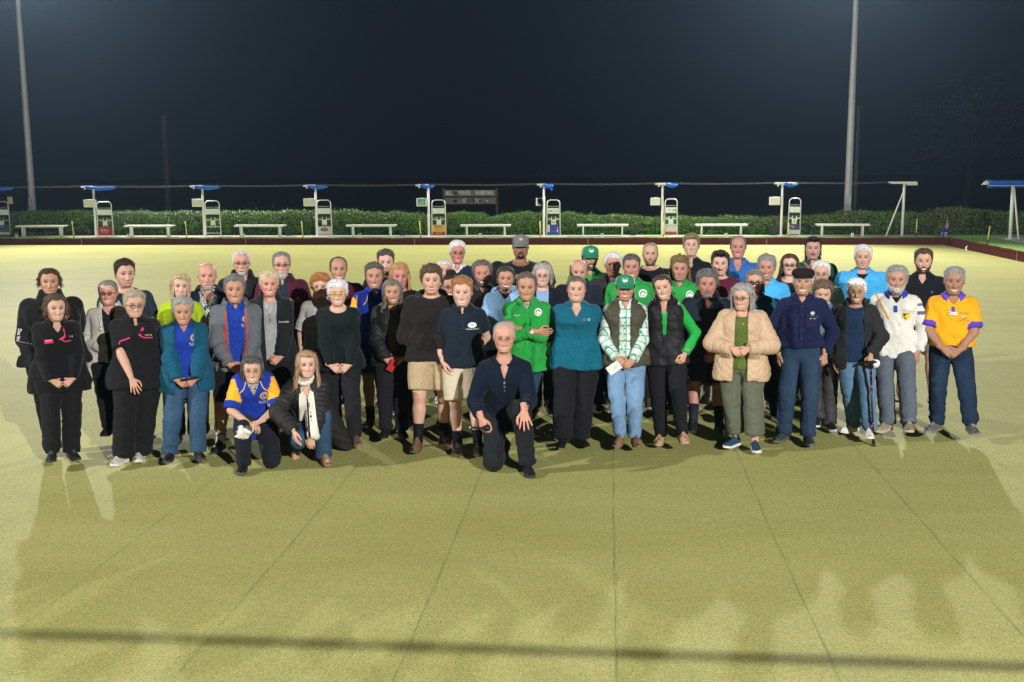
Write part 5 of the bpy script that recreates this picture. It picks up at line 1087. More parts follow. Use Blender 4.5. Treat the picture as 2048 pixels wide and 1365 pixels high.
def collar(p, sk, c, parent):
    H = sk['H']; A, P0 = sk['A'], sk['P0']; kind = c['kind']; zb = (c.get('z', 0.324)) * H; rx, ry = (0.0400 if p['sex'] == 'm' else 0.0365) * H * c.get('r', 1.0), 0.0385 * H * c.get('r', 1.0); n = 40; g0 = R(c.get('gap', 20))
    ph = np.linspace(g0, 2 * math.pi - g0, n); x = np.sin(ph) * rx; y = -np.cos(ph) * ry + 0.010 * H; f = np.exp(-(np.minimum(ph - g0, 2 * math.pi - g0 - ph) / 0.55) ** 2); bk = 0.5 - 0.5 * np.cos(ph)
    if kind == 'fold':
        tip = c.get('tip', 0.045); prof = [(0.0, -0.004 + 0 * f), (0.001, 0.026 + 0.012 * bk), (0.007, 0.031 + 0.012 * bk), (0.020 + 0.006 * f, 0.004 - 0.2 * tip * f), (0.034 + 0.014 * f, -0.016 - tip * f + 0.006 * bk), (0.030 + 0.012 * f, -0.020 - tip * f + 0.006 * bk), (0.012, -0.004 - 0.4 * tip * f)]
    elif kind == 'stand': hgt = c.get('h', 0.05); prof = [(0.004, -0.02 + 0 * f), (0.006, hgt * 0.5 * (1 - 0.3 * f)), (0.010, hgt * (1 - 0.35 * f) + 0.012 * bk), (0.020, hgt * (1 - 0.35 * f) + 0.014 * bk), (0.032, hgt * 0.5), (0.040, -0.022 + 0 * f)]
    elif kind == 'rib': prof = [(0.006, -0.012 + 0 * f), (0.004, 0.006 + 0 * f), (0.012, 0.010 + 0 * f), (0.018, -0.010 + 0 * f)]
    elif kind == 'lapel': prof = [(0.004, -0.01 + 0 * f), (0.006, 0.028 + 0.01 * bk), (0.016, 0.036 + 0.012 * bk), (0.038 + 0.01 * f, 0.0 - 0.02 * f), (0.056 + 0.012 * f, -0.03 - 0.05 * f), (0.046 + 0.012 * f, -0.035 - 0.05 * f), (0.02, -0.015 - 0.02 * f)]
    fdn = c.get('drop', 0.0); V = []; k = len(prof)
    for (dr, z_) in prof:
        rr = 1.0; vx = x + np.sin(ph) * dr; vy = y - np.cos(ph) * dr; vz = zb + z_ + 0 * f - fdn * f - np.abs(np.sin(ph)) * 0.004; vy = vy - 0.25 * fdn * f
        V.append(np.column_stack([vx, vy, vz]))
    V = np.concatenate(V) @ A + P0; Fc = []
    if c.get('bvh') is not None:
        for i in range(n, len(V)):
            l_, nn, _i, _d = c['bvh'].find_nearest(Vector(V[i]))
            if l_ is not None and _d < 0.06:
                e = (Vector(V[i]) - l_).dot(nn); need = 0.003 + 0.004 * (i // n in (2, 3, 4))
                if e < need: V[i] = np.array(l_ + nn * need)
    for j in range(k):
        j2 = (j + 1) % k
        for i in range(n - 1): Fc.append((j * n + i, j * n + i + 1, j2 * n + i + 1, j2 * n + i))
    Fc += [tuple(j * n for j in range(k)), tuple(j * n + n - 1 for j in range(k))[::-1]]
    col = np.tile(np.array(c['col'], float), (len(V), 1))
    if c.get('tipcol') is not None: col[4 * n:6 * n] = c['tipcol']
    return mesh(c.get('name', 'collar'), V, Fc, c.get('mat', CLOTH), parent, True, col=col)
def hood(p, sk, c, parent):
    H = sk['H']; n = 22; ph = np.linspace(R(c.get('gap', 18)), 2 * math.pi - R(c.get('gap', 18)), n); rx, ry = 0.058 * H, 0.052 * H; bk = 0.5 - 0.5 * np.cos(ph); P = np.column_stack([np.sin(ph) * rx * (1 + 0.25 * np.abs(np.sin(ph))), -np.cos(ph) * ry + 0.018 * H, (0.311 + 0.026 * bk) * H - 0.018 * (1 - bk)]) @ sk['A'] + sk['P0']
    V, = [0],; mb = MB(); mb.tube(P, (0.020 + 0.018 * bk) * c.get('s', 1.0), 14); V = np.concatenate(mb.v); V = V + 0.006 * vnoise(V, 18, p['seed'])[:, None]
    return mesh('hood', V, mb.f, c.get('mat', FLEECE), parent, True, col=np.tile(np.array(c['col'], float), (len(V), 1)))
def trousers(p, sk, g, root, h):
    H = sk['H']; long_ = g.get('kind', 'long') == 'long'; seed = p['seed'] + 31; top = g.get('waist', 0.555) - 0.5; o1, o2 = g.get('off', 0.010), g.get('hemoff', 0.022); r = sk['lr']; base = np.array(g['col'], float)
    def fn(P):
        q = torso_q(sk, P); zr = q[:, 2] / H; d = torso_sdf(p, sk, q, o1 * 0.9); d = smax(d, (zr - top) * H, 0.005); d = smax(d, (-0.045 - zr) * H, 0.03)
        d = d - 0.003 * ridged(q, (9, 9, 6), seed); L = None; cov = 0.016 * sstep(q[:, 2], (g.get('cover', 0.9) - 0.5) * H + 0.005, (g.get('cover', 0.9) - 0.5) * H + 0.03)
        for s in (-1, 1):
            hp, kn, an = sk[('hp', s)], sk[('kn', s)], sk[('an', s)]; a, t1 = seg(P, hp, kn); b, t2 = seg(P, kn, an); lk = np.linalg.norm(kn - hp)
            hemr = o2; a = a - (r[0] * np.interp(t1, [0, 0.3, 1], [1.0, 1.0, r[1] / r[0]]) + o1 + (0.010 * t1 if long_ else (o2 - o1) * t1))
            cf = np.interp(t2, [0, 0.25, 1], [r[1], r[2] * 1.02, r[3]]); b = b - (cf + o1 + 0.006 + (hemr - o1) * t2)
            dk = np.linalg.norm(P - kn, axis=1); wa = 0.0085 * g.get('wr', 1); a = a - wa * (0.5 + np.exp(-(dk / 0.13) ** 2)) * ridged(P, (9, 9, 7), seed + s); dd = a
            if long_:
                b = b - wa * (0.5 + 0.8 * np.exp(-(dk / 0.12) ** 2) + 1.2 * t2 ** 4) * ridged(np.column_stack([P[:, 0] * .5, P[:, 1] * .5, t2 * 0.4]), (14, 14, 22), seed + 5 + s)
                ax = unit(an - kn); pl = (P - an) @ ax - (g.get('len', 0.025)); b = smax(b, pl, 0.004); dd = smin(a, b, 0.025)
            else:
                ax = unit(kn - hp); ax = unit(ax * 0.8 + np.array([0, 0, -0.2])); pl = (P - hp) @ ax - g.get('sl', 0.80) * lk; dd = smax(a, pl, 0.004)
            L = dd if L is None else smin(L, dd, 0.012)
        return smin(d, L, 0.03) + cov
    pts = [sk['P0'] + np.array([x * 0.15 * H * sk['w'], y * 0.13 * H * sk['w'], z * H]) for x in (-1, 1) for y in (-1, 1) for z in (-0.05, top)] + [sk[(k, s)] for k in ('kn', 'an') for s in (-1, 1)]
    pts = np.array(pts); lo, hi = pts.min(0) - 0.11, pts.max(0) + 0.11
    if not long_ and 'knees' not in p: lo[2] = 0.27 * H
    lo[2] = max(lo[2], -0.01)
    def colfn(V):
        c = np.tile(base, (len(V), 1))
        if g.get('fade'):
            for s in (-1, 1): m = np.exp(-(seg(V - np.array([0, 0.05, 0]) * 0, sk[('hp', s)] * 0.8 + sk[('kn', s)] * 0.2, sk[('kn', s)])[0] / 0.10) ** 2) * (V[:, 1] < sk[('kn', s)][1]); c = c * (1 + g['fade'] * m[:, None])
        return c
    o, V, Q = build_mesh_part(p, g.get('name', 'trousers'), fn, lo, hi, g.get('h', h), g.get('mat', CLOTH), colfn, root); g['_o'] = o; g['_bvh'] = BVHTree.FromPolygons(V.tolist(), Q.tolist()); return o
def shoe(p, sk, s, c, root):
    an = sk[('an', s)]; yaw = sk[('fy', s)]; L = c.get('L', 0.285 if p['sex'] == 'm' else 0.255) * (p['H'] / (1.76 if p['sex'] == 'm' else 1.64)) ** 0.5; kind = c.get('kind', 'sneaker'); n = 13; ny = 14
    t_ = np.linspace(0, 1, ny); yy = 0.26 * L - t_ * L; wd = np.interp(t_, [0, 0.04, 0.15, 0.4, 0.66, 0.85, 0.96, 1], [0.016, 0.028, 0.035, 0.036, 0.046, 0.040, 0.024, 0.008]) * L / 0.27
    hi_ = {'sneaker': 1.0, 'slip': 0.9, 'boot': 1.25, 'sandal': 0.8, 'dress': 0.95}[kind]; hg = np.interp(t_, [0, 0.08, 0.3, 0.42, 0.55, 0.75, 0.93, 1], [0.05, 0.078, 0.088, 0.082, 0.066, 0.050, 0.036, 0.012]) * hi_; st = c.get('st', 0.026 if kind != 'dress' else 0.014); bend = 0.010 * np.clip(t_ - 0.8, 0, 1) / 0.2
    V = [];
    for j in range(ny):
        a = np.linspace(0, math.pi, n); V.append(np.column_stack([np.cos(a) * wd[j] * (1 - 0.42 * np.sin(a) ** 3) - s * 0.004 * t_[j], np.full(n, yy[j]), st * 0.8 + bend[j] + np.sin(a) ** 0.8 * (hg[j] - 0.004)]))
    V = np.concatenate(V); Fc = [(j * n + i, j * n + i + 1, (j + 1) * n + i + 1, (j + 1) * n + i) for j in range(ny - 1) for i in range(n - 1)] + [tuple(range(n)), tuple((ny - 1) * n + i for i in range(n))[::-1]]
    V2 = []; m_ = 1.06
    for z in (0, st):
        o_l = [(wd[j] * m_, yy[j], z + bend[j]) for j in range(ny)] + [(-wd[j] * m_, yy[j], z + bend[j]) for j in range(ny - 1, -1, -1)]; V2 += [(x, y, zz) for x, y, zz in o_l]
    m2 = 2 * ny; F2 = [tuple(range(m2))[::-1], tuple(range(m2, 2 * m2))] + [(i, (i + 1) % m2, m2 + (i + 1) % m2, m2 + i) for i in range(m2)]
    dr = p.get('footrot', {}).get(s); c_, s_ = math.cos(yaw), math.sin(yaw)
    def T(V):
        V = np.array(V, float)
        if dr is not None:
            M = np.array(Matrix.Rotation(R(dr), 3, 'X')); V = (V - np.array([0, 0, 0.08])) @ M.T + np.array([0, 0, 0.08]); V = np.column_stack([V[:, 0] * c_ - V[:, 1] * s_, V[:, 0] * s_ + V[:, 1] * c_, V[:, 2]]); return V + np.array([an[0], an[1], an[2] - 0.08])
        V = np.column_stack([V[:, 0] * c_ - V[:, 1] * s_, V[:, 0] * s_ + V[:, 1] * c_, V[:, 2]]); return V + np.array([an[0], an[1], max(0.0, an[2] - 0.048 * p['H'])])
    if kind == 'sandal':
        ft = mesh('foot', T(V * [0.9, 0.96, 0.9]), Fc, SKIN, root, True, col=np.tile(np.array(p['skin']) * 0.95, (len(V), 1))); so = mesh('sandal', T(V2), F2, LEATHER, root, False, col=np.tile(np.array(c['col']), (len(V2), 1)))
        if c.get('thong'): segs = [((0, -0.62 * L + 0.26 * L * 0, st + 0.035), (0.04, -0.30 * L, st + 0.028)), ((0, -0.62 * L, st + 0.035), (-0.04, -0.30 * L, st + 0.028))]
        else: segs = [((-0.047, -0.42 * L, st), (0.0, -0.44 * L, st + 0.058)), ((0.0, -0.44 * L, st + 0.058), (0.047, -0.42 * L, st)), ((-0.046, -0.26 * L, st), (0, -0.27 * L, st + 0.068)), ((0, -0.27 * L, st + 0.068), (0.046, -0.26 * L, st))]
        mb = MB()
        for a, b in segs: mb.tube([a, b], 0.009 if not c.get('thong') else 0.005, 6)
        V3 = T(np.concatenate(mb.v)); mesh('strap', V3, mb.f, LEATHER, so, True, col=np.tile(np.array(c['col']) * 0.85, (len(V3), 1))); return
    o = mesh('shoe', T(V), Fc, c.get('mat', LEATHER), root, True, col=np.tile(np.array(c['col']), (len(V), 1))); mesh('sole', T(V2), F2, LEATHER, o, False, col=np.tile(np.array(c.get('sole', c['col'])), (len(V2), 1)))
    if c.get('lace') is not None:
        mb = MB()
        for k in range(4): y = -0.02 - 0.028 * k; hh_ = np.interp((0.26 * L - y) / L, t_, hg) + st * 0.8; mb.tube([(-0.018, y, hh_ - 0.008), (0, y - 0.004, hh_ + 0.001), (0.018, y, hh_ - 0.008)], 0.0034, 5)
        V3 = T(np.concatenate(mb.v)); mesh('laces', V3, mb.f, LEATHER, o, True, col=np.tile(np.array(c['lace']), (len(V3), 1)))
def body_mesh(p, sk, root, h, hxf, hV, hF, hC):
    H = sk['H']; r = sk['lr']; bare = p.get('legs_bare', False)
    def fn(P):
        q = torso_q(sk, P); zr = q[:, 2] / H; d = torso_sdf(p, sk, q, -0.010); d = smax(d, (zr - 0.345) * H, 0.01); d = smax(d, (-0.04 - zr) * H, 0.03)
        for s in (-1, 1):
            d1, t1, d2, t2 = arm_sdf(sk, P, s, 0.0, 0.0); ds = np.linalg.norm(P - sk[('sh', s)], axis=1); d = smin(d, smin(d1, d2, 0.015), 0.006 + 0.04 * np.exp(-(ds / 0.1) ** 2))
            hp, kn, an = sk[('hp', s)], sk[('kn', s)], sk[('an', s)]; a, t1 = seg(P, hp, kn); a = a - r[0] * np.interp(t1, [0, 0.35, 1], [0.98, 0.94, r[1] / r[0]]); b, t2 = seg(P + np.array([0, -0.012, 0]) * 1.0, kn, an); b = b - np.interp(t2, [0, 0.12, 0.30, 0.6, 1], [r[1] * 0.93, r[1] * 0.92, r[2] * 1.04, r[2] * 0.78, r[3]])
            d = smin(d, smin(a, b, 0.02), 0.02)
        n0 = sk['P0'] + sk['A'].T @ np.array([0, 0.010 * H, 0.285 * H]); n1 = hxf(np.array([[0, 0.06, 0.12]]))[0]; dn = rcone(P, n0, n1, 0.040 * H, 0.030 * H); d = smin(d, dn, 0.03); return d
    pts = np.array([sk[(k, s)] for k in ('sh', 'el', 'wr', 'hp', 'kn', 'an') for s in (-1, 1)] + [hxf(np.array([[0, 0, 0.1]]))[0], sk['P0'] + np.array([0, 0.1, 0]), sk['P0'] - np.array([0, 0.1 + p.get('belly', 0) * H, 0])]); lo, hi = pts.min(0) - 0.09, pts.max(0) + 0.09; lo[2] = max(lo[2], 0.0)
    V, Q = surface_nets(fn, lo, hi, h); tone = np.array(p['skin']); col = np.tile(tone * 0.97, (len(V), 1)); parts = [(V, Q.tolist(), col), (hV, hF, hC)]
    for s in (-1, 1):
        hdir, pal, hk = sk[('hd', s)]
        if hk is None: continue
        Vh, Fh = HANDS[hk]; Vh = Vh.copy() * (H / 1.72) * (1.06 if p['sex'] == 'm' else 0.95); Fh = Fh.copy()
        if s < 0: Vh[:, 0] *= -1; Fh = Fh[:, ::-1]
        z_ = -hdir; y_ = unit(pal - z_ * pal.dot(z_)); x_ = np.cross(y_, z_); Vw = Vh @ np.stack([x_, y_, z_]) + sk[('wr', s)]; parts.append((Vw, Fh.tolist(), np.tile(tone * np.array([1.0, 0.93, 0.9]), (len(Vw), 1))))
    V, Fc, col = join(parts); return mesh('body', V, Fc, SKIN, root, True, col=col)
def glasses(p, g, hxf, root, hh):
    c = np.array(g.get('col', (0.03, 0.03, 0.03))); rr = g.get('r', 0.0019); hw, hv = g.get('hw', 0.088), g.get('hv', 0.058); zc = g.get('z', 0.487); yf = -0.475 - g.get('fwd', 0); up = g.get('tiltup', 0.0); mb = MB(); n = 22; pw = g.get('sq', 3.0); lens = []
    for s in (-1, 1):
        a = np.arange(n) * 2 * math.pi / n; X_ = s * 0.128 + hw * np.sign(np.cos(a)) * np.abs(np.cos(a)) ** (2 / pw); Z_ = zc + hv * np.sign(np.sin(a)) * np.abs(np.sin(a)) ** (2 / pw) + g.get('cat', 0) * s * (X_ - s * 0.128) * 0.8; Y_ = yf + 0.10 * np.abs(X_) ** 1.5 + up * (Z_ - zc)
        P = np.column_stack([X_, Y_, Z_]); lens.append(P); mb.tube(hxf(P), rr, 6, closed=True)
    mb.tube(hxf(np.array([[-0.045, yf, zc + 0.02], [0, yf - 0.01, zc + 0.03], [0.045, yf, zc + 0.02]])), rr, 6)
    for s in (-1, 1): mb.tube(hxf(np.array([[s * (0.128 + hw), yf + 0.045, zc + 0.03], [s * 0.345, yf + 0.13, zc + 0.03], [s * 0.372, 0.02, zc + 0.01], [s * 0.37, 0.10, zc - 0.05]])), rr * 0.9, 6)
    V = np.concatenate(mb.v); o = mesh(g.get('name', 'glasses'), V, mb.f, GLASSF, root, True, col=np.tile(c, (len(V), 1)))
    for P in lens: mesh('lens', hxf(P + np.array([0, 0.004, 0])), [tuple(range(n))], DLENS if g.get('dark') else LENS, o, smooth=False)
    return o
def cap_mesh(p, c, hxf, root):
    kind = c['kind']; col = np.array(c['col']); n = 36
    if kind == 'cap':
        zr = np.array([0.655, 0.70, 0.78, 0.86, 0.93, 0.985, 1.02, 1.035]); th = np.linspace(-math.pi, math.pi, n, endpoint=False); V = []; cc = []
        for z in zr:
            zz = min(z - 0.03, 0.995); sq = np.interp(z, [0.65, 0.86, 0.93, 0.985, 1.02, 1.035], [1, 1, 0.97, 0.93, 0.7, 0.0]); P = head_surf(th, np.full(n, min(0.72, zz) if z < 0.9 else min(zz, 0.86)), p, 0.055); s_ = np.interp(z, [0.655, 0.80, 0.90, 0.96, 1.01, 1.035, 1.05], [1, 0.99, 0.93, 0.80, 0.52, 0.0, 0]); base = head_surf(th, np.full(n, 0.70), p, 0.05)
            fr = np.clip(np.cos(th), 0, 1) * (z > 0.7) * 0.10 * np.clip((z - 0.7) / 0.2, 0, 1) * (s_ > 0.05)
            P = np.column_stack([base[:, 0] * s_, base[:, 1] * s_ - fr * 0.3 * s_ , np.full(n, z) + 0.05 * np.clip(np.cos(th), 0, 1) * (z > 0.8) * (s_ > 0)]); V.append(P); k = np.tile(col, (n, 1))
            if c.get('back') is not None: k[np.abs(th) > 1.15] = c['back']
            cc.append(k)
        V = np.concatenate(V); cc = np.concatenate(cc); Fc = [(j * n + i, j * n + (i + 1) % n, (j + 1) * n + (i + 1) % n, (j + 1) * n + i) for j in range(len(zr) - 1) for i in range(n)]
        o = mesh('cap', hxf(V), Fc, CLOTH, root, True, col=cc); m_ = 15; a = np.linspace(-1.12, 1.12, m_); V = []
        for t_ in (0, 0.35, 0.7, 1.0):
            B0 = head_surf(a, np.full(m_, 0.70), p, 0.05); ext = 0.30 * np.cos(a * 1.25) ** 0.6; y = B0[:, 1] - ext * t_ * 1.0; V.append(np.column_stack([B0[:, 0] * (1 - 0.10 * t_), y, 0.685 - 0.13 * t_ * (1 + 0.0 * a) - 0.30 * B0[:, 0] ** 2 * 1.6 * (0.4 + t_ * 0.6)]))
        V = np.concatenate(V); V = np.concatenate([V, V - np.array([0, 0, 0.018])]); N = 4 * m_; Fc = []
        for j in range(3):
            for i in range(m_ - 1): q = (j * m_ + i, j * m_ + i + 1, (j + 1) * m_ + i + 1, (j + 1) * m_ + i); Fc += [q, tuple(k + N for k in q[::-1])]
        for i in range(m_ - 1): Fc.append((3 * m_ + i, 3 * m_ + i + 1, 3 * m_ + i + 1 + N, 3 * m_ + i + N))
        mesh('brim', hxf(V), Fc, CLOTH, o, True, col=np.tile(np.array(c.get('brim', col)), (len(V), 1)))
        lg = c.get('logo')
        if lg:
            for rad, cl, lift in lg:
                a = np.arange(18) * 2 * math.pi / 18; X_ = rad * np.cos(a) * 1.05; Z_ = 0.86 + rad * np.sin(a) * 0.8; y0 = [-np.interp(z_, [0.70, 0.86, 0.97], [0.465, 0.462, 0.40]) for z_ in Z_]; P = np.column_stack([X_, np.array(y0) + 0.55 * X_ ** 2 - lift, Z_]); mesh('logo', hxf(P), [tuple(range(18))], print_mat(cl), o, smooth=False)
            if c.get('arc'):
                a = np.linspace(0.1, math.pi + 0.4, 12); P = np.column_stack([0.075 * np.cos(a), -0.462 + 0.55 * (0.075 * np.cos(a)) ** 2 - 0.028, 0.865 + 0.055 * np.sin(a)]); mb = MB(); mb.tube(hxf(P), 0.0035, 5); mb.build('logo_arc', print_mat(c['arc']), o)
    else:   # close fitting flat cap
        zr = np.array([0.70, 0.73, 0.80, 0.88, 0.95, 1.0, 1.02]); th = np.linspace(-math.pi, math.pi, n, endpoint=False); V = []; B0 = head_surf(th, np.full(n, 0.70), p, 0.05)
        for z, s_ in zip(zr, (1.0, 1.06, 1.10, 1.04, 0.86, 0.5, 0.0)): V.append(np.column_stack([B0[:, 0] * s_, B0[:, 1] * s_ - 0.02, z + 0.015 * np.cos(th) * 0 + 0 * th]))
        V = np.concatenate(V); V[:, 2] += 0.008 * vnoise(V, 12, 3); Fc = [(j * n + i, j * n + (i + 1) % n, (j + 1) * n + (i + 1) % n, (j + 1) * n + i) for j in range(len(zr) - 1) for i in range(n)]; o = mesh('flat_cap', hxf(V), Fc, FELT, root, True, col=np.tile(col, (len(V), 1)))
        m_ = 15; a = np.linspace(-1.2, 1.2, m_); V = []
        for t_ in (0, 0.5, 1.0): B1 = head_surf(a, np.full(m_, 0.70), p, 0.052); V.append(np.column_stack([B1[:, 0], B1[:, 1] - 0.13 * t_ * np.cos(a * 1.2) ** 0.6, 0.71 - 0.035 * t_ - 0.15 * B1[:, 0] ** 2]))
        V = np.concatenate(V); V = np.concatenate([V, V - np.array([0, 0, 0.02])]); N = 3 * m_; Fc = []
        for j in range(2):
            for i in range(m_ - 1): q = (j * m_ + i, j * m_ + i + 1, (j + 1) * m_ + i + 1, (j + 1) * m_ + i); Fc += [q, tuple(k + N for k in q[::-1])]
        for i in range(m_ - 1): Fc.append((2 * m_ + i, 2 * m_ + i + 1, 2 * m_ + i + 1 + N, 2 * m_ + i + N))
        mesh('brim', hxf(V), Fc, FELT, o, True, col=np.tile(col, (len(V), 1)))
    return o
# ---------------------------------------------------------------- the person builder
PALE, FAIR, TAN, RUDDY, BROWN = (0.60, 0.37, 0.29), (0.55, 0.325, 0.24), (0.45, 0.24, 0.16), (0.56, 0.29, 0.215), (0.28, 0.145, 0.09)
WHITEH, GREYH, DGREY, BLOND, BROWNH, DBROWN, BLACKH = (0.60, 0.59, 0.57), (0.30, 0.29, 0.275), (0.12, 0.115, 0.11), (0.46, 0.34, 0.18), (0.105, 0.062, 0.036), (0.04, 0.026, 0.018), (0.018, 0.014, 0.012)
BLK, NVY = (0.010, 0.010, 0.011), (0.010, 0.014, 0.030)
def person(label, hx, yt, D, sex='m', **p):
    p['sex'] = sex; p['w'] = p.get('w', 1.0) * (1.07 if D > 11.4 else 1.0); seed = p.setdefault('seed', int(hx) % 97 + int(yt) % 13); rs = np.random.default_rng(seed + 11)
    W = at_depth(hx, yt, D); cz = W[2] - p.get('hairtop', 0.012); yaw = -math.atan2(W[0], W[1]) + R(p.get('turn', 0)); X0, Y0 = W[0], W[1]
    c, s_ = math.cos(yaw), math.sin(yaw)
    def tolocal(w): dx, dy = w[0] - X0, w[1] - Y0; return np.array([c * dx + s_ * dy, -s_ * dx + c * dy, w[2] if len(w) > 2 else 0.0])
    p['tolocal'] = tolocal
    p['H'] = p.get('bh', cz); H = p['H']; p.setdefault('skin', FAIR)
    if 'feetpx' in p:
        f = {}
        for k, v in p['feetpx'].items(): l = tolocal(at(v[0], v[1], 0.03)); f[k] = (l[0], l[1] + 0.09, v[2] if len(v) > 2 else k * 12)
        p['feet'] = f
    if callable(p.get('pose')): p.update(p['pose'](p))
    sk = skeleton(p); root = tag(empty('person', (X0, Y0, 0), yaw), label, 'person', 'people posing for the group photo')
    hh = (0.252 if sex == 'm' else 0.228) * p.get('hs', 1.0); h0 = np.array([p.get('hxo', 0.0), p.get('hyo', -0.012), cz - hh])
    tu, ti, no = R(p.get('hturn', 0)), R(p.get('tilt', 0)), R(p.get('nod', 0)); Rm = np.array(Matrix.Rotation(tu, 3, 'Z') @ Matrix.Rotation(ti, 3, 'Y') @ Matrix.Rotation(no, 3, 'X')); piv = np.array([0, 0.06, 0.15])
    def hxf(P):
        P = np.asarray(P, float); w_ = sstep(P[..., 2], -0.30, 0.03)[..., None]; Q = (P - piv) @ Rm.T + piv; return (P * (1 - w_) + Q * w_) * (hh * np.array([0.965 if sex == 'm' else 1.0, 0.98, 1.0])) + h0
    near = D < 11.0; hb = 0.0135 if near else 0.018
    hV, hF, hC = head_mesh(p, rs); hs_ = body_mesh(p, sk, root, 0.0155 if (near or p.get('legs_bare')) else 0.021, hxf, hxf(hV), hF, hC)
    if p.get('hair'):
        V, Fc, col = join(hair_mesh(p, p['hair'], rs)); mesh('hair', hxf(V), Fc, HAIR, root, True, col=np.clip(col, 0.003, 1))
    if p.get('beard'): V, Fc, col = join(beard_mesh(p, p['beard'], rs)); mesh('moustache' if p['beard']['kind'] == 'moustache' else 'beard', hxf(V), Fc, HAIR, root, True, col=np.clip(col, 0.003, 1))
    if p.get('glasses'): glasses(p, p['glasses'], hxf, root, hh)
    if p.get('sunnies'): glasses(p, dict(col=(0.01, 0.01, 0.01), z=0.90, fwd=-0.05, hw=0.10, hv=0.06, dark=True, name='sunglasses', r=0.003, tiltup=1.1), hxf, root, hh)
    if p.get('cap'): cap_mesh(p, p['cap'], hxf, root)
    if p.get('earrings'):
        for s in (-1, 1): q = hxf(np.array([[s * 0.385, 0.03, 0.345]]))[0]; MB().tube([q, q - np.array([0, 0, 0.012])], 0.004, 6).build('earring', METALJ, root)
    tp = p.get('tops', [])
    for k, g in enumerate(tp):
        if k < len(tp) - 1: g['wr'] = g.get('wr', 1.0) * 0.35; tp[k + 1]['off'] = max(tp[k + 1].get('off', 0.012), g.get('off', 0.012) + 0.016)
    if tp and p.get('legs') and not p.get('belt') and 'knees' not in p: p['legs']['cover'] = tp[0].get('hem', 0.475)
    if p.get('legs'): trousers(p, sk, p['legs'], root, hb)
    for g in p.get('tops', []): top_garment(p, sk, g, root, hb if not near else 0.0125)
    for g in p.get('tops', []):
        if g.get('collar'): g['collar']['bvh'] = g['_bvh']; collar(p, sk, g['collar'], g['_o'])
        if g.get('hood'): hood(p, sk, g['hood'], g['_o'])
    sh = p.get('shoes', dict(col=BLK))
    for s in (-1, 1):
        if s not in p.get('noshoe', ()): shoe(p, sk, s, sh, root)
    if p.get('socks') is not None:
        for s in (-1, 1): kn, an = sk[('kn', s)], sk[('an', s)]; d = unit(kn - an); MB().tube([an - d * 0.03, an + d * 0.03, an + d * p.get('sockh', 0.10)], [0.048, 0.044, 0.052], 14).build('sock', print_mat(p['socks'], 'sock'), root, smooth=True)
    if p.get('watch'):
        s, cl = p['watch']; wv, el = sk[('wr', s)], sk[('el', s)]; d = unit(el - wv); mb = MB(); ref = unit(np.cross(d, [0, 0, 1.0])); r2 = np.cross(d, ref); P = [wv + d * 0.035 + (ref * math.cos(a) + r2 * math.sin(a)) * 0.031 for a in np.linspace(0, 2 * math.pi, 16, endpoint=False)]; mb.tube(P, 0.0065, 6, closed=True); wb = mb.build('watch', DARKP if cl == 'dark' else STEELW, root, smooth=True)
        o_ = unit(np.array([0.1 * s, -1, 0.25]) - d * d.dot([0.1 * s, -1, 0.25])); MB().tube([wv + d * 0.035 + o_ * 0.030, wv + d * 0.035 + o_ * 0.041], 0.018, 14).build('watch_face', STEELW if cl == 'dark' else WHITEP, wb)
    if p.get('belt'):
        H_ = H; z = p['belt'].get('z', 0.045) * H_; mb = []; n = 40; a = np.arange(n) * 2 * math.pi / n; g = p['legs']; zr = z / H_; aa = np.interp(zr, TZr, PA[sex]) * H_ * p.get('w', 1) + 0.017; bb = np.interp(zr, TZr, PB[sex]) * H_ * (1 + (p.get('w', 1) - 1) * .9) + 0.017 + p.get('belly', 0) * H_ * 0.35; V = []
        for zz, e in ((-0.017, 0), (-0.015, 0.004), (0.015, 0.004), (0.017, 0)): V.append(np.column_stack([(aa + e) * np.sign(np.sin(a)) * np.abs(np.sin(a)) ** 0.9, -(bb + e) * np.sign(np.cos(a)) * np.abs(np.cos(a)) ** 0.9 - p.get('belly', 0) * H_ * 0.2, np.full(n, z + zz)]))
        V = np.concatenate(V) @ sk['A'] + sk['P0']; b = mesh('belt', V, [(j * n + i, j * n + (i + 1) % n, (j + 1) * n + (i + 1) % n, (j + 1) * n + i) for j in range(3) for i in range(n)], LEATHER, root, True, col=np.tile(np.array(p['belt']['col']), (len(V), 1)))
        q = sk['P0'] + sk['A'].T @ np.array([0, -bb - 0.008 - p.get('belly', 0) * H_ * 0.2, z]); MB().tube([q + np.array(v) for v in ((-0.024, 0, -0.018), (0.024, 0, -0.018), (0.024, 0, 0.018), (-0.024, 0, 0.018))], 0.0032, 6, closed=True).build('buckle', STEELW, b)
    p['root'], p['sk'], p['hxf'] = root, sk, hxf
    if p.get('extra'): p['extra'](p, sk, root)
    return p
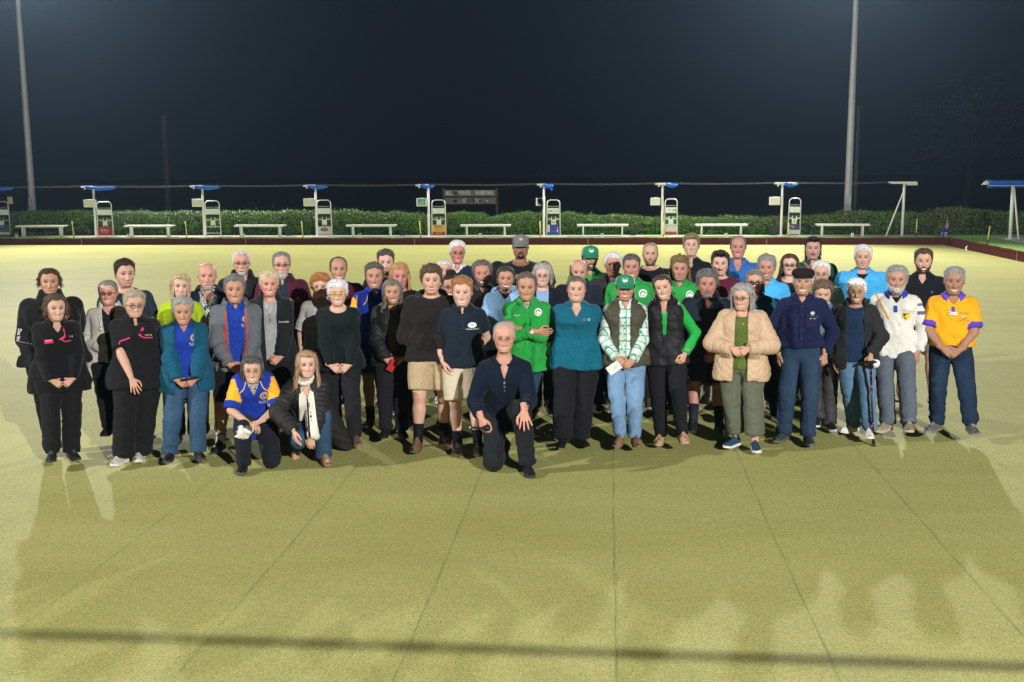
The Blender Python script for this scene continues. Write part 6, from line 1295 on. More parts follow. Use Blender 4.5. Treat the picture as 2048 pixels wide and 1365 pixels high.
# ---- garment shorthands
def polo(col, **k): d = dict(name='polo_shirt', col=col, sleeve='short', off=0.014, neck=('v', 0.045, 0.62), collar=dict(kind='fold', col=k.pop('ccol', col), gap=16), hem=0.462); d.update(k); return d
def shirt(col, **k): d = dict(name='shirt', col=col, sleeve='long', off=0.014, neck=('v', 0.045, 0.62), collar=dict(kind='fold', col=k.pop('ccol', col), gap=16), hem=0.462); d.update(k); return d
def tee(col, **k): d = dict(name='t_shirt', col=col, sleeve='short', off=0.012, neck=('crew', 0.024), hem=0.465); d.update(k); return d
def jumper(col, **k): d = dict(name='jumper', col=col, sleeve='long', off=0.018, neck=('crew', 0.026), mat=KNIT, hem=0.462, bunch=0.6); d.update(k); return d
def jacket(col, w0=0.05, w1=0.07, **k): d = dict(name='jacket', col=col, sleeve='long', off=0.032, open=(w0, w1, 0.0), neck=('none',), mat=FLEECE, collar=dict(kind='stand', col=col, gap=32, r=1.12, h=0.052, mat=FLEECE), hem=0.445, slack=0.012, wr=1.2, seed=5); d.update(k); return d
def longs(col, **k): d = dict(name='trousers', col=col, kind='long'); d.update(k); return d
def shorts(col, **k): d = dict(name='shorts', col=col, kind='short', off=0.018, hemoff=0.034, sl=0.86, h=0.014); d.update(k); return d
def hr(style='short', col=GREYH, **k): d = dict(style=style, col=col); d.update(k); return d
EMB_G, EMB_W, EMB_B = print_mat((0.52, 0.30, 0.12)), print_mat((0.72, 0.72, 0.70)), print_mat((0.03, 0.07, 0.42))
def club_badge(p, sk, g, x=0.085, z=0.40, s=1.0):
    V, Fc = ringd(0.017 * s, 0.033 * s); decal(p, sk, g, V, Fc, x, z, EMB_G, 'emblem'); V, Fc = disc(0.017 * s, 0.017 * s); decal(p, sk, g, V, Fc, x, z, EMB_B, 'emblem')
    dtext(p, sk, g, 'L', 0.026 * s, x, z, EMB_W, bold=0.004, lift=0.009); V, Fc = ringd(0.027 * s, 0.029 * s); decal(p, sk, g, V, Fc, x, z, print_mat((0.35, 0.12, 0.10)), 'emblem', lift=0.007)
    dtext(p, sk, g, 'Mt. Tamborine', 0.014 * s, x, z - 0.048 * s, EMB_W, bold=0.01); dtext(p, sk, g, 'Woodford', 0.018 * s, x, z - 0.064 * s, EMB_W, bold=0.012)
GRN = (0.024, 0.30, 0.055)
def green_badge(p, sk, g, x=0.10, z=0.42, s=1.0):
    V, Fc = disc(0.036 * s, 0.036 * s, 24); decal(p, sk, g, V, Fc, x, z, EMB_W, 'emblem'); a = np.linspace(0.15, math.pi + 0.3, 12); V = [((r) * math.cos(t_) * s, r * math.sin(t_) * s - 0.002) for r in (0.015, 0.024) for t_ in a]
    decal(p, sk, g, V, [(i, i + 1, 13 + i, 12 + i) for i in range(11)], x, z, print_mat((0.02, 0.28, 0.08)), 'emblem', lift=0.007); dtext(p, sk, g, 'BOWLS', 0.012 * s, x, z - 0.018 * s, print_mat((0.1, 0.3, 0.2)), lift=0.008)
def worker_bits(p, sk, g, H, col, pockets=True, name=None):
    xs_ = np.array([0.0, 0.0]); strip(p, sk, g, [(0.0, 0.29 * H), (0, 0.02 * H)], 0.026, print_mat(tuple(np.array(col) * 1.0)), 'placket'); buttons(p, sk, g, [(0, z * H) for z in (0.27, 0.225, 0.18, 0.135, 0.09)], 0.0055, print_mat(tuple(np.minimum(1, np.array(col) * 0.6 + 0.08))))
    if pockets:
        for s in (-1, 1): V, Fc = rect(0.105, 0.030); decal(p, sk, g, V, Fc, s * 0.088, 0.218 * H, print_mat(tuple(np.array(col) * 0.95)), 'pocket_flap', lift=0.008); V, Fc = rect(0.10, 0.10); decal(p, sk, g, V, Fc, s * 0.088, 0.185 * H, print_mat(tuple(np.array(col) * 1.0)), 'pocket', lift=0.005)
    if name: dtext(p, sk, g, name, 0.018, -0.09, 0.245 * H, EMB_W, bold=0.008)
def smallmark(p, sk, g, x, z, w_=0.045, h_=0.010, c=(0.6, 0.6, 0.6), name='badge'): V, Fc = rect(w_, h_); decal(p, sk, g, V, Fc, x, z, print_mat(c), name)
# ================================================================ THE GROUP, left to right
ROYAL = (0.012, 0.040, 0.30); LTBLUE = (0.06, 0.40, 0.78); TEAL = (0.008, 0.115, 0.18); DEN = (0.030, 0.064, 0.118); DDEN = (0.013, 0.026, 0.052); LDEN = (0.14, 0.24, 0.38); KHAKI = (0.40, 0.30, 0.18); GOLD = (0.80, 0.40, 0.03)
def F(s=0.5, t=0.0, **k): d = dict(smile=s, teeth=t); d.update(k); return d
def sneak(c, sole=(0.6, 0.6, 0.6), lace=None, **k): d = dict(col=c, sole=sole, lace=lace, kind='sneaker'); d.update(k); return d
def x1(p, sk, root):
    g = p['tops'][-1]; V, Fc = ringd(0.024, 0.040); dtext(p, sk, g, 'D', 0.055, 0.105, 0.385, EMB_W, bold=0.01); dtext(p, sk, g, 'P', 0.055, 0.137, 0.385, print_mat((0.55, 0.03, 0.03)), bold=0.01); dtext(p, sk, g, 'community', 0.013, 0.125, 0.43, print_mat((0.5, 0.03, 0.03))); dtext(p, sk, g, 'group', 0.016, 0.16, 0.345, EMB_W, rot=0.6)
    # sleeve lettering down the outside of the arm on the left of the photo
    a, e, w_ = sk[('sh', -1)], sk[('el', -1)], sk[('wr', -1)]; txt = 'Diet Wellness Coffee'; b = g['_bvh']
    V, Fc = text_mesh(txt, 0.062, 0.004); out = []
    for v in V:
        t_ = (v[0] / 0.62) + 0.5; P = e + (a - e) * (0.45 - t_ * 1.1) if t_ < 0.41 else e + (w_ - e) * (t_ - 0.41) / 0.59; r = b.ray_cast(Vector(P + np.array([-0.4, -0.42, v[1] * 0 ]) + np.array([v[1], -v[1], 0]) * 0.7), Vector(unit((0.69, 0.72, 0))))
        q = np.array(r[0]) if r[0] is not None else P + np.array([-0.06, -0.06, 0]); out.append(q - unit(np.array((0.69, 0.72, 0))) * 0.005)
    mesh('lettering', np.array(out), Fc, EMB_W, g['_o'], smooth=False)
person('woman in a large black hoodie with white lettering down one sleeve, far left back', 97, 536, 10.25, 'f', w=1.42, skin=TAN, hair=hr('back', DBROWN, col2=(0.22, 0.11, 0.05), top=0.055, side=0.05, mess=0.3, len=0.09, slen=0.09, n=600, bun=(0.18, 0.36, 0.28, 0.12), curtain=dict(top=0.7, to=0.34, r=0.075, mess=0.6, wave=0.01, n=260, **{'from': 1.3})), face=F(0.45, ruddy=0.3, lips=(0.36, 0.10, 0.10)), earrings=True,
       tops=[dict(name='hoodie', col=BLK, sleeve='long', off=0.034, neck=('crew', 0.012), mat=FLEECE, hem=0.46, bunch=1.0, slack=0.02, wr=1.3, slen=0.035, collar=dict(kind='stand', col=BLK, gap=14, r=1.25, h=0.065, mat=FLEECE))], legs=longs(BLK, waist=0.54), arms=('pouch', 'back'), shoes=sneak((0.05, 0.05, 0.05), lace=(0.4, 0.4, 0.4)), feetpx={-1: (105, 905), 1: (148, 912)}, extra=x1)
PINK = print_mat((0.62, 0.03, 0.14))
def x2(p, sk, root):
    g = p['tops'][-1]; V, Fc = [(0.0, 0.335), (0.052, 0.435), (0.058, 0.36), (0.03, 0.325)], [(0, 1, 2, 3)]; decal(p, sk, g, [(x, z) for x, z in V], Fc, 0, 0, PINK, 'collar_lining', lift=0.006); strip(p, sk, g, [(0.028, 0.325), (0.05, 0.312), (0.105, 0.318)], 0.010, PINK, 'piping'); V, Fc = rect(0.07, 0.036); decal(p, sk, g, V, Fc, -0.085, 0.325, PINK, 'name_badge', rot=0.1, lift=0.009); V, Fc = rect(0.045, 0.004); decal(p, sk, g, V, Fc, -0.088, 0.331, EMB_W, 'print_line', rot=0.1, lift=0.013); strip(p, sk, g, [(-0.12, 0.305), (-0.05, 0.312)], 0.008, PINK, 'piping')
    V, Fc = ringd(0.005, 0.009); decal(p, sk, g, V, Fc, 0.095, 0.355, print_mat((0.45, 0.08, 0.08)), 'emblem'); dtext(p, sk, g, '&', 0.02, 0.115, 0.355, EMB_W)
person('short brown haired woman in a black fleece with a pink name badge, far left', 108, 588, 9.95, 'f', w=1.16, skin=FAIR, turn=6, hturn=8, hair=hr('back', (0.07, 0.04, 0.025), col2=(0.28, 0.20, 0.13), top=0.085, side=0.05, wave=0.5, mess=0.5, len=0.14, slen=0.1, n=640, flow='back', bun=(0.0, 0.30, 0.62, 0.16), curtain=dict(top=0.75, to=0.22, r=0.07, mess=0.6, wave=0.014, n=300, **{'from': 1.25})), face=F(0.6, 0.35, ruddy=0.35), earrings=True,
       tops=[dict(name='fleece_top', col=BLK, sleeve='long', off=0.026, neck=('v', 0.075, 0.62), mat=FLEECE, hem=0.405, flare=0.35, slack=0.014, collar=dict(kind='fold', col=BLK, gap=26, mat=FLEECE, tip=0.03))], legs=longs(BLK, hemoff=0.034), arms=(('clasp', 0.475), ('clasp', 0.475)), shoes=sneak((0.02, 0.02, 0.022), (0.03, 0.03, 0.03), (0.12, 0.12, 0.12)), feetpx={-1: (108, 938), 1: (145, 925)}, extra=x2)
def x3(p, sk, root):
    g = p['tops'][-1]; mb = MB(); rs = np.random.default_rng(3)
    for i in range(60):
        s = 1 if i % 2 else -1; z = 0.20 + 0.26 * rs.random(); c = hit_front([g['_bvh']], sk, s * (0.058 + 0.02 * rs.random()), z * 1.0, 0.004); mb.tube([c + rs.normal(0, 0.004, 3), c + np.array([0, -0.012, 0]) + rs.normal(0, 0.006, 3)], 0.009, 5)
    mb.build('sherpa_lining', print_mat((0.62, 0.60, 0.54)), g['_o'], smooth=True)
person('woman with glasses and pulled back greying hair in a cream zip jacket over black', 215, 559, 10.55, 'f', w=1.10, skin=RUDDY, turn=-8, hturn=-3, hair=hr('back', (0.20, 0.18, 0.16), col2=(0.45, 0.42, 0.38), top=0.03, side=0.028, flow='back', n=400), face=F(0.8, 0.9, ruddy=0.7), glasses=dict(col=(0.02, 0.015, 0.015), r=0.0026, hv=0.05, sq=3.2),
       tops=[dict(name='top', col=BLK, sleeve='none', off=0.012, neck=('v', 0.06, 0.9)), jacket((0.50, 0.47, 0.40), 0.062, 0.004, mat=NYLON, off=0.026, collar=dict(kind='stand', col=(0.55, 0.52, 0.46), gap=40, r=1.2, h=0.04, mat=FLEECE), hem=0.455, slen=0.035)], legs=longs(BLK), arms=('pouch', 'pouch'), shoes=sneak(BLK, BLK), feetpx={-1: (222, 918), 1: (262, 905)}, extra=x3)
person('tall dark haired young man in a charcoal t-shirt at the back left', 247, 519, 10.75, 'm', w=1.15, skin=FAIR, hturn=14, hair=hr('short', DBROWN, col2=BROWNH, top=0.10, side=0.02, flow='up', len=0.12, n=560, sweep=-0.6), face=F(0.55, stubble=(0.14, 0.08, 0.06, 0.25), brow=(0.03, 0.02, 0.015), browa=0.85), tops=[tee((0.022, 0.032, 0.045), off=0.02)], legs=longs(BLK), arms=('side', 'side'), shoes=dict(kind='sandal', col=BLK, thong=True), feetpx={1: (291, 887, 20), -1: (250, 885)})
def x5(p, sk, root):
    g = p['tops'][-1]; strip(p, sk, g, [(-0.155, 0.290), (-0.145, 0.312), (-0.06, 0.345)], 0.011, PINK, 'piping'); strip(p, sk, g, [(0.03, 0.352), (0.06, 0.338), (0.135, 0.330)], 0.011, PINK, 'piping'); decal(p, sk, g, [(0.01, 0.36), (0.035, 0.35), (0.065, 0.42), (0.05, 0.43)], [(0, 1, 2, 3)], 0, 0, PINK, 'collar_lining', lift=0.006)
    V, Fc = ringd(0.004, 0.008); decal(p, sk, g, V, Fc, 0.075, 0.36, print_mat((0.5, 0.2, 0.12)), 'emblem'); dtext(p, sk, g, 'bank', 0.014, 0.097, 0.36, EMB_W); V, Fc = disc(0.007, 0.007); decal(p, sk, g, V, Fc, 0.12, 0.357, print_mat((0.2, 0.45, 0.05)), 'emblem')
person('woman in glasses and a black polo with pink piping, hand on her thigh', 266, 579, 9.85, 'f', w=1.24, skin=FAIR, turn=4, hturn=6, nod=6, hair=hr('short', (0.36, 0.30, 0.22), col2=(0.62, 0.55, 0.44), top=0.085, side=0.045, sweep=0.9, len=0.16, slen=0.08, n=640, nape=0.15), face=F(0.35, 0.2, ruddy=0.35, eye=0.013), glasses=dict(col=(0.03, 0.03, 0.03), r=0.0024, hv=0.06, hw=0.092),
       tops=[polo(BLK, off=0.022, hem=0.42, flare=0.25, sl=0.78, neck=('v', 0.055, 0.7))], legs=longs(BLK, hemoff=0.055, off=0.018), arms=((-0.06, -0.26, 0.76), 'back'), hands={-1: dict(dir=(0.25, -0.25, -1), palm=(0.2, 1, -0.1), kind='flat', hint=(-1, 0.4, -0.2))}, shoes=sneak((0.48, 0.44, 0.38), (0.66, 0.64, 0.6), (0.6, 0.58, 0.54)), feetpx={-1: (248, 932, -38), 1: (284, 923, -20)}, extra=x5)
person('blonde woman with long hair and fringe in a lime green t-shirt', 358, 546, 10.6, 'f', w=1.0, skin=PALE, tilt=4, hturn=6, hair=hr('short', (0.44, 0.33, 0.19), col2=(0.66, 0.52, 0.33), top=0.05, side=0.03, sweep=0.8, fringe=(0.63, -0.1, 70), curtain=dict(to=-0.35, r=0.045, mess=0.1, n=520, **{'from': 0.95})), face=F(0.45, lips=(0.42, 0.12, 0.13), ruddy=0.4), tops=[tee((0.36, 0.50, 0.015), off=0.014, neck=('v', 0.03, 1.2))], legs=longs((0.02, 0.02, 0.025)), arms=('side', 'side'), shoes=sneak((0.20, 0.28, 0.25), (0.4, 0.45, 0.42)), feetpx={-1: (358, 893), 1: (392, 888)})
def x7(p, sk, root):
    g = p['tops'][0]; club_badge(p, sk, g, 0.085, 0.36); h = hit_front([t_['_bvh'] for t_ in p['tops']], sk, 0.02, 0.06, 0.05)
    W = root.matrix_world if False else None
    q = np.array(sk[('wr', 1)]) + np.array([-0.05, -0.045, 0.012]); c_, s_ = math.cos(root.rotation_euler.z), math.sin(root.rotation_euler.z); w = np.array([root.location.x + c_ * q[0] - s_ * q[1], root.location.y + s_ * q[0] + c_ * q[1], q[2]])
    ph = tag(MB().box(-0.075, 0.075, -0.006, 0.006, -0.018, 0.02, b=0.003).build('phone', DARKP), 'dark phone held in front by the woman in the teal jacket', 'phone'); ph.location = w; ph.rotation_euler = (R(60), R(-6), root.rotation_euler.z)
person('older grey haired woman in an open teal jacket over a royal blue polo', 364, 594, 9.95, 'f', w=1.18, belly=0.012, bust=0.022, skin=TAN, nod=5, hair=hr('short', (0.28, 0.275, 0.26), col2=(0.62, 0.61, 0.58), top=0.11, side=0.055, sweep=0.9, wave=0.4, len=0.16, slen=0.08, n=680, nape=0.2), face=F(-0.3, 0.15, age=1.2, ruddy=0.3),
       tops=[polo(ROYAL, off=0.014, hem=0.46, neck=('v', 0.06, 0.55), collar=None), jacket((0.008, 0.075, 0.135), 0.075, 0.10, mat=CLOTH, off=0.036, hem=0.405, flare=0.25, wr=1.4, collar=dict(kind='lapel', col=(0.01, 0.045, 0.075), gap=42, r=1.1, name='collar'))], legs=longs(DEN, mat=DENIM, fade=0.5, hemoff=0.026, wr=1.5), arms=(('clasp', 0.515), ('clasp', 0.525)), shoes=sneak(BLK, (0.05, 0.05, 0.05), (0.08, 0.08, 0.08)), feetpx={-1: (340, 930), 1: (397, 928)}, extra=x7)
LEAFP = bpy.data.materials.new('leaf_print_cloth'); LEAFP.use_nodes = True; t = LEAFP.node_tree; b = t.nodes['Principled BSDF']; b.inputs['Roughness'].default_value = 0.85; tcn = t.nodes.new('ShaderNodeTexCoord'); n_ = t.nodes.new('ShaderNodeTexNoise'); n_.inputs['Scale'].default_value = 16; n_.inputs['Distortion'].default_value = 2.2; n_.inputs['Detail'].default_value = 2
t.links.new(tcn.outputs['Object'], n_.inputs['Vector']); r_ = t.nodes.new('ShaderNodeValToRGB'); r_.color_ramp.interpolation = 'CONSTANT'; r_.color_ramp.elements[0].color = (0.03, 0.032, 0.036, 1); r_.color_ramp.elements[1].position = 0.46; r_.color_ramp.elements[1].color = (0.50, 0.49, 0.45, 1); e_ = r_.color_ramp.elements.new(0.56); e_.color = (0.05, 0.052, 0.055, 1); e_ = r_.color_ramp.elements.new(0.62); e_.color = (0.42, 0.41, 0.37, 1); t.links.new(n_.outputs[0], r_.inputs[0]); t.links.new(r_.outputs[0], b.inputs['Base Color'])
person('bald man in a leaf print shirt under an open navy jacket', 413, 524, 11.05, 'm', w=1.12, skin=RUDDY, belly=0.02, hair=hr('short', (0.42, 0.36, 0.30), col2=(0.6, 0.55, 0.5), top=0.012, side=0.014, line=0.98, recede=0.1, bald=0.9, n=240, len=0.03, slen=0.03), beard=dict(kind='goatee', col=(0.50, 0.47, 0.43), col2=(0.7, 0.68, 0.64), thick=0.02), face=F(0.0, ruddy=0.6, age=1.0, brow=(0.2, 0.13, 0.09), browa=0.5),
       tops=[shirt((0.5, 0.5, 0.5), mat=LEAFP, neck=('v', 0.085, 0.5), collar=dict(kind='fold', col=(0.45, 0.44, 0.4), gap=28, mat=LEAFP)), jacket(NVY, 0.078, 0.10, collar=dict(kind='stand', col=NVY, gap=48, r=1.25, h=0.04, mat=FLEECE))], legs=shorts((0.10, 0.03, 0.035), sl=1.0), legs_bare=True, arms=('side', 'side'), shoes=sneak(BLK, BLK), feetpx={-1: (412, 872), 1: (437, 868)})
def x9(p, sk, root):
    g = p['tops'][0]; club_badge(p, sk, g, 0.088, 0.40); strip(p, sk, g, [(0, 0.42), (0, 0.33)], 0.03, print_mat(ROYAL), 'placket'); buttons(p, sk, g, [(0, 0.40), (0, 0.36)], 0.005, EMB_B)
    j = p['tops'][1]; red = print_mat((0.62, 0.03, 0.03)); hz_ = -0.06; strip(p, sk, j, [(-0.088, 0.49), (-0.094, 0.38), (-0.092, 0.2), (-0.060, hz_)], 0.010, red, 'zip'); strip(p, sk, j, [(0.088, 0.49), (0.094, 0.38), (0.092, 0.2), (0.060, hz_)], 0.010, red, 'zip'); strip(p, sk, j, [(-0.105, 0.31), (-0.103, 0.21)], 0.010, red, 'pocket_zip')
person('man in a grey zip jacket with red trim over a royal blue polo', 468, 549, 10.3, 'm', w=1.05, skin=TAN, hair=hr('short', (0.17, 0.165, 0.155), col2=(0.42, 0.41, 0.39), top=0.075, side=0.04, sweep=-0.5, wave=0.4, n=620, len=0.12), face=F(0.7, 0.35, age=1.2, ruddy=0.35), tops=[polo(ROYAL, neck=('v', 0.035, 0.6)), jacket((0.115, 0.125, 0.14), 0.080, 0.055, mat=CLOTH, off=0.034, hem=0.45, wr=1.5, bunch=0.6, collar=dict(kind='stand', col=(0.115, 0.125, 0.14), gap=44, r=1.35, h=0.045))],
       legs=shorts(BLK, sl=1.05), legs_bare=True, arms=(('clasp', 0.515), ('clasp', 0.505)), socks=(0.6, 0.6, 0.6), sockh=0.07, shoes=sneak(BLK, BLK), feetpx={-1: (441, 903, -20), 1: (478, 890)}, extra=x9)
person('laughing man with glasses and a short white goatee in a dark jacket', 482, 500, 11.95, 'm', w=1.05, skin=RUDDY, hair=hr('short', WHITEH, col2=(0.75, 0.74, 0.72), top=0.04, side=0.03, line=0.86, recede=0.05, n=460), beard=dict(kind='goatee', col=(0.62, 0.60, 0.57), col2=(0.8, 0.78, 0.75), thick=0.03, drop=0.02), glasses=dict(col=(0.03, 0.02, 0.02), hv=0.038, r=0.0024), face=F(0.9, 1.1, ruddy=0.6), tops=[polo((0.02, 0.022, 0.03), collar=None, neck=('v', 0.06, 0.6)), jacket((0.013, 0.014, 0.018), 0.05, 0.02, collar=dict(kind='stand', col=(0.012, 0.013, 0.016), gap=40, r=1.25, h=0.07, mat=FLEECE))], legs=longs(BLK), arms=('back', 'back'), shoes=sneak(BLK, BLK))
def x11(p, sk, root):
    j = p['tops'][1]; dtext(p, sk, j, 'Columbia', 0.026, 0.125, 0.31, EMB_W); P = [hit_front([p['tops'][0]['_bvh']], sk, x, z, 0.005) for x, z in ((-0.045, 0.50), (-0.03, 0.44), (-0.012, 0.39), (0.0, 0.355), (0.012, 0.39), (0.03, 0.44), (0.045, 0.50))]; nb = MB().tube(P, 0.0016, 5).build('necklace', METALJ, root); MB().tube([P[3] - np.array([0, 0, 0.006]), P[3] - np.array([0, 0, 0.030])], [0.006, 0.010], 8).build('pendant', METALJ, nb)
person('woman with spiky blonde hair in a black fleece over a grey top', 537, 542, 10.7, 'f', w=1.12, skin=RUDDY, hturn=4, hair=hr('short', (0.50, 0.40, 0.24), col2=(0.75, 0.66, 0.46), top=0.09, side=0.05, flow='up', len=0.13, slen=0.08, n=680, mess=0.4, nape=0.18), face=F(0.75, 0.9, ruddy=0.7), earrings=True, tops=[tee((0.30, 0.30, 0.30)), jacket((0.014, 0.017, 0.018), 0.062, 0.050, collar=dict(kind='stand', col=(0.014, 0.017, 0.018), gap=44, r=1.25, h=0.05, mat=FLEECE))], legs=longs(BLK), arms=('side', ('clasp', 0.50)), shoes=sneak(BLK, BLK), feetpx={-1: (545, 880), 1: (585, 875)}, extra=x11)
def x12(p, sk, root):
    j = p['tops'][1]; og = print_mat((0.60, 0.17, 0.02)); V, Fc = ringd(0.010, 0.018); decal(p, sk, j, V, Fc, 0.155, 0.37, og, 'emblem'); dtext(p, sk, j, 'U', 0.04, 0.155, 0.34, og, bold=0.004); V, Fc = rect(0.07, 0.05); decal(p, sk, j, V, Fc, 0.085, 0.345, EMB_W, 'name_badge', rot=-0.5, lift=0.008); V, Fc = rect(0.07, 0.014); decal(p, sk, j, V, Fc, 0.079, 0.327, print_mat((0.55, 0.05, 0.04)), 'name_badge', rot=-0.5, lift=0.011)
person('white bearded man with glasses in a maroon jacket with an orange emblem', 562, 503, 11.75, 'm', w=1.15, skin=FAIR, hturn=3, hair=hr('short', (0.20, 0.195, 0.185), col2=(0.5, 0.49, 0.47), top=0.045, side=0.03, line=0.84, n=480), beard=dict(kind='goatee', col=(0.60, 0.585, 0.56), col2=(0.8, 0.79, 0.76), thick=0.05, drop=0.10, n=420), glasses=dict(col=(0.02, 0.015, 0.012), hv=0.038, r=0.0026), face=F(0.5, 0.6, ruddy=0.4), tops=[polo((0.02, 0.028, 0.045)), jacket((0.075, 0.012, 0.028), 0.055, 0.06, collar=dict(kind='stand', col=(0.06, 0.012, 0.025), gap=48, r=1.3, h=0.045, mat=FLEECE))], legs=longs(BLK), arms=('side', 'side'), shoes=sneak(BLK, BLK), extra=x12)
def lionpat(col, q, arm, T1, T2, V, H):
    x, z = np.abs(q[:, 0]), q[:, 2]; sh = (arm != 0) & (T1 < 0.80) & (T1 > 0.0); front = (q[:, 1] < 0.06)
    m = sh & (np.abs(V[:, 1] - q[:, 1] * 0) < 9) & (T1 < 0.72) & (z > 0.14 * H + 0.0); m |= (arm == 0) & (x > 0.115 * H * 0.92) & (z > 0.25 * H)
    low = (arm == 0) & (z < 0.07 * H) & (q[:, 0] > 0.085 * H) ; col[m | low] = GOLD; return col
def kneel13(p):
    H = p['bh']; return dict(pelvis=(0.02, 0.20, 0.36), neckpos=(0.0, 0.03, 0.36 + 0.33 * H), knees={1: (0.14, -0.10, 0.075), -1: (-0.10, -0.20, 0.40)}, ankles={1: (0.12, 0.34, 0.10), -1: (-0.11, -0.15, 0.085)}, feet={-1: (-0.11, -0.15, -10), 1: (0.1, 0.34)}, footrot={1: 75})
def piping13(p, sk, g):
    pm = print_mat((0.80, 0.40, 0.06)); strip(p, sk, g, [(-0.062, 0.47), (-0.085, 0.41), (-0.125, 0.375)], 0.007, pm, 'piping'); strip(p, sk, g, [(0.062, 0.47), (0.085, 0.41), (0.125, 0.375)], 0.007, pm, 'piping')
def x13(p, sk, root):
    g = p['tops'][0]; H = sk['H']; club_badge(p, sk, g, 0.085, 0.34, 1.15); piping13(p, sk, g)
    sc = bpy.data.materials.new('speckled_scarf'); sc.use_nodes = True; t = sc.node_tree; b = t.nodes['Principled BSDF']; tc = t.nodes.new('ShaderNodeTexCoord'); n_ = t.nodes.new('ShaderNodeTexNoise'); n_.inputs['Scale'].default_value = 130; t.links.new(tc.outputs['Object'], n_.inputs['Vector']); r_ = t.nodes.new('ShaderNodeValToRGB'); r_.color_ramp.interpolation = 'CONSTANT'; r_.color_ramp.elements[0].color = (0.02, 0.02, 0.02, 1); r_.color_ramp.elements[1].position = 0.5; r_.color_ramp.elements[1].color = (0.55, 0.55, 0.52, 1); t.links.new(n_.outputs[0], r_.inputs[0]); t.links.new(r_.outputs[0], b.inputs['Base Color'])
    P = []; A, P0 = sk['A'], sk['P0']
    for a in np.linspace(-2.4, 2.4, 20): P.append(P0 + A.T @ np.array([math.sin(a) * 0.058, -math.cos(a) * 0.058 + 0.012, 0.333 * H + 0.02 - 0.01 * math.cos(a)]))
    mb = MB(); mb.tube(P, 0.017, 8); c0 = hit_front([g['_bvh']], sk, 0, 0.40, 0.01); V = []
    for x, z in ((-0.055, 0.50), (0.055, 0.50), (-0.045, 0.45), (0.045, 0.45), (-0.022, 0.40), (0.022, 0.40), (-0.004, 0.36), (0.004, 0.36)): V.append(hit_front([g['_bvh'], ], sk, x, min(z, 0.455), 0.014) + (np.array([0, 0.02, z - 0.455]) if z > 0.455 else 0))
    V = np.array(V); V2 = V + np.array([0, 0.012, 0]); mb.add(np.concatenate([V, V2]), [(0, 1, 3, 2), (2, 3, 5, 4), (4, 5, 7, 6), (0, 2, 10, 8), (2, 4, 12, 10), (4, 6, 14, 12), (1, 9, 11, 3), (3, 11, 13, 5), (5, 13, 15, 7)]); mb.build('scarf', sc, root, smooth=True)
    q = (np.array(sk[('wr', -1)]) + np.array(sk[('wr', 1)])) / 2 + np.array([-0.10, -0.05, -0.06]); c_, s_ = math.cos(root.rotation_euler.z), math.sin(root.rotation_euler.z); rs = np.random.default_rng(5)
    V, Q = surface_nets(lambda P: np.linalg.norm(P * np.array([0.8, 1.2, 1.25]), axis=1) - 0.075 + 0.022 * ridged(P, (26, 26, 20), 4) + 0.012 * vnoise(P, 50, 6), np.array([-0.13] * 3), np.array([0.13] * 3), 0.008)
    col = np.where((vnoise(V, 17, 9) > 0.25)[:, None], (0.10, 0.10, 0.10), (0.62, 0.60, 0.54)); ht = tag(mesh('crumpled_hat', V, Q, CLOTH, None, True, col=col), 'crumpled white and grey cloth hat held on the kneeling woman\'s knee', 'hat'); ht.location = (root.location.x + c_ * q[0] - s_ * q[1], root.location.y + s_ * q[0] + c_ * q[1], q[2])
person('kneeling woman in a royal blue and gold polo and speckled scarf', 503, 711, 9.75, 'f', bh=1.60, skin=FAIR, w=1.0, hair=hr('short', (0.07, 0.065, 0.06), col2=(0.30, 0.29, 0.27), top=0.06, side=0.05, sweep=0.3, fringe=(0.66, 0, 60), curtain=dict(to=0.16, r=0.06, n=380, mess=0.12, **{'from': 1.05})), glasses=dict(col=(0.2, 0.18, 0.16), r=0.0014, hv=0.05), face=F(0.85, 0.9, ruddy=0.4, age=0.9), tops=[polo((0.012, 0.034, 0.30), pat=lionpat, neck=('v', 0.065, 0.55), hem=0.42, sl=0.95, slf=2.5)], pose=kneel13, legs=longs((0.012, 0.014, 0.020), mat=CLOTH), arms=((-0.045, -0.20, 0.44), (0.045, -0.19, 0.45)), hands={-1: dict(dir=(0.8, -0.35, -0.35), palm=(0, 0.3, -1), kind='clasp', hint=(-1, 0.5, -0.3)), 1: dict(dir=(-0.8, -0.35, -0.2), palm=(0, 0.4, -1), kind='clasp', hint=(1, 0.5, -0.3))}, shoes=sneak(BLK, (0.08, 0.08, 0.08)), extra=x13)
def kneel14(p):
    H = p['bh']; return dict(pelvis=(0.03, 0.24, 0.30), neckpos=(-0.02, -0.02, 0.30 + 0.315 * H), knees={1: (0.12, -0.12, 0.47), -1: (-0.09, -0.16, 0.26)}, ankles={1: (0.125, -0.05, 0.085), -1: (-0.13, 0.22, 0.12)}, feet={1: (0.125, -0.05, 14), -1: (-0.1, 0.22)}, footrot={-1: 60})
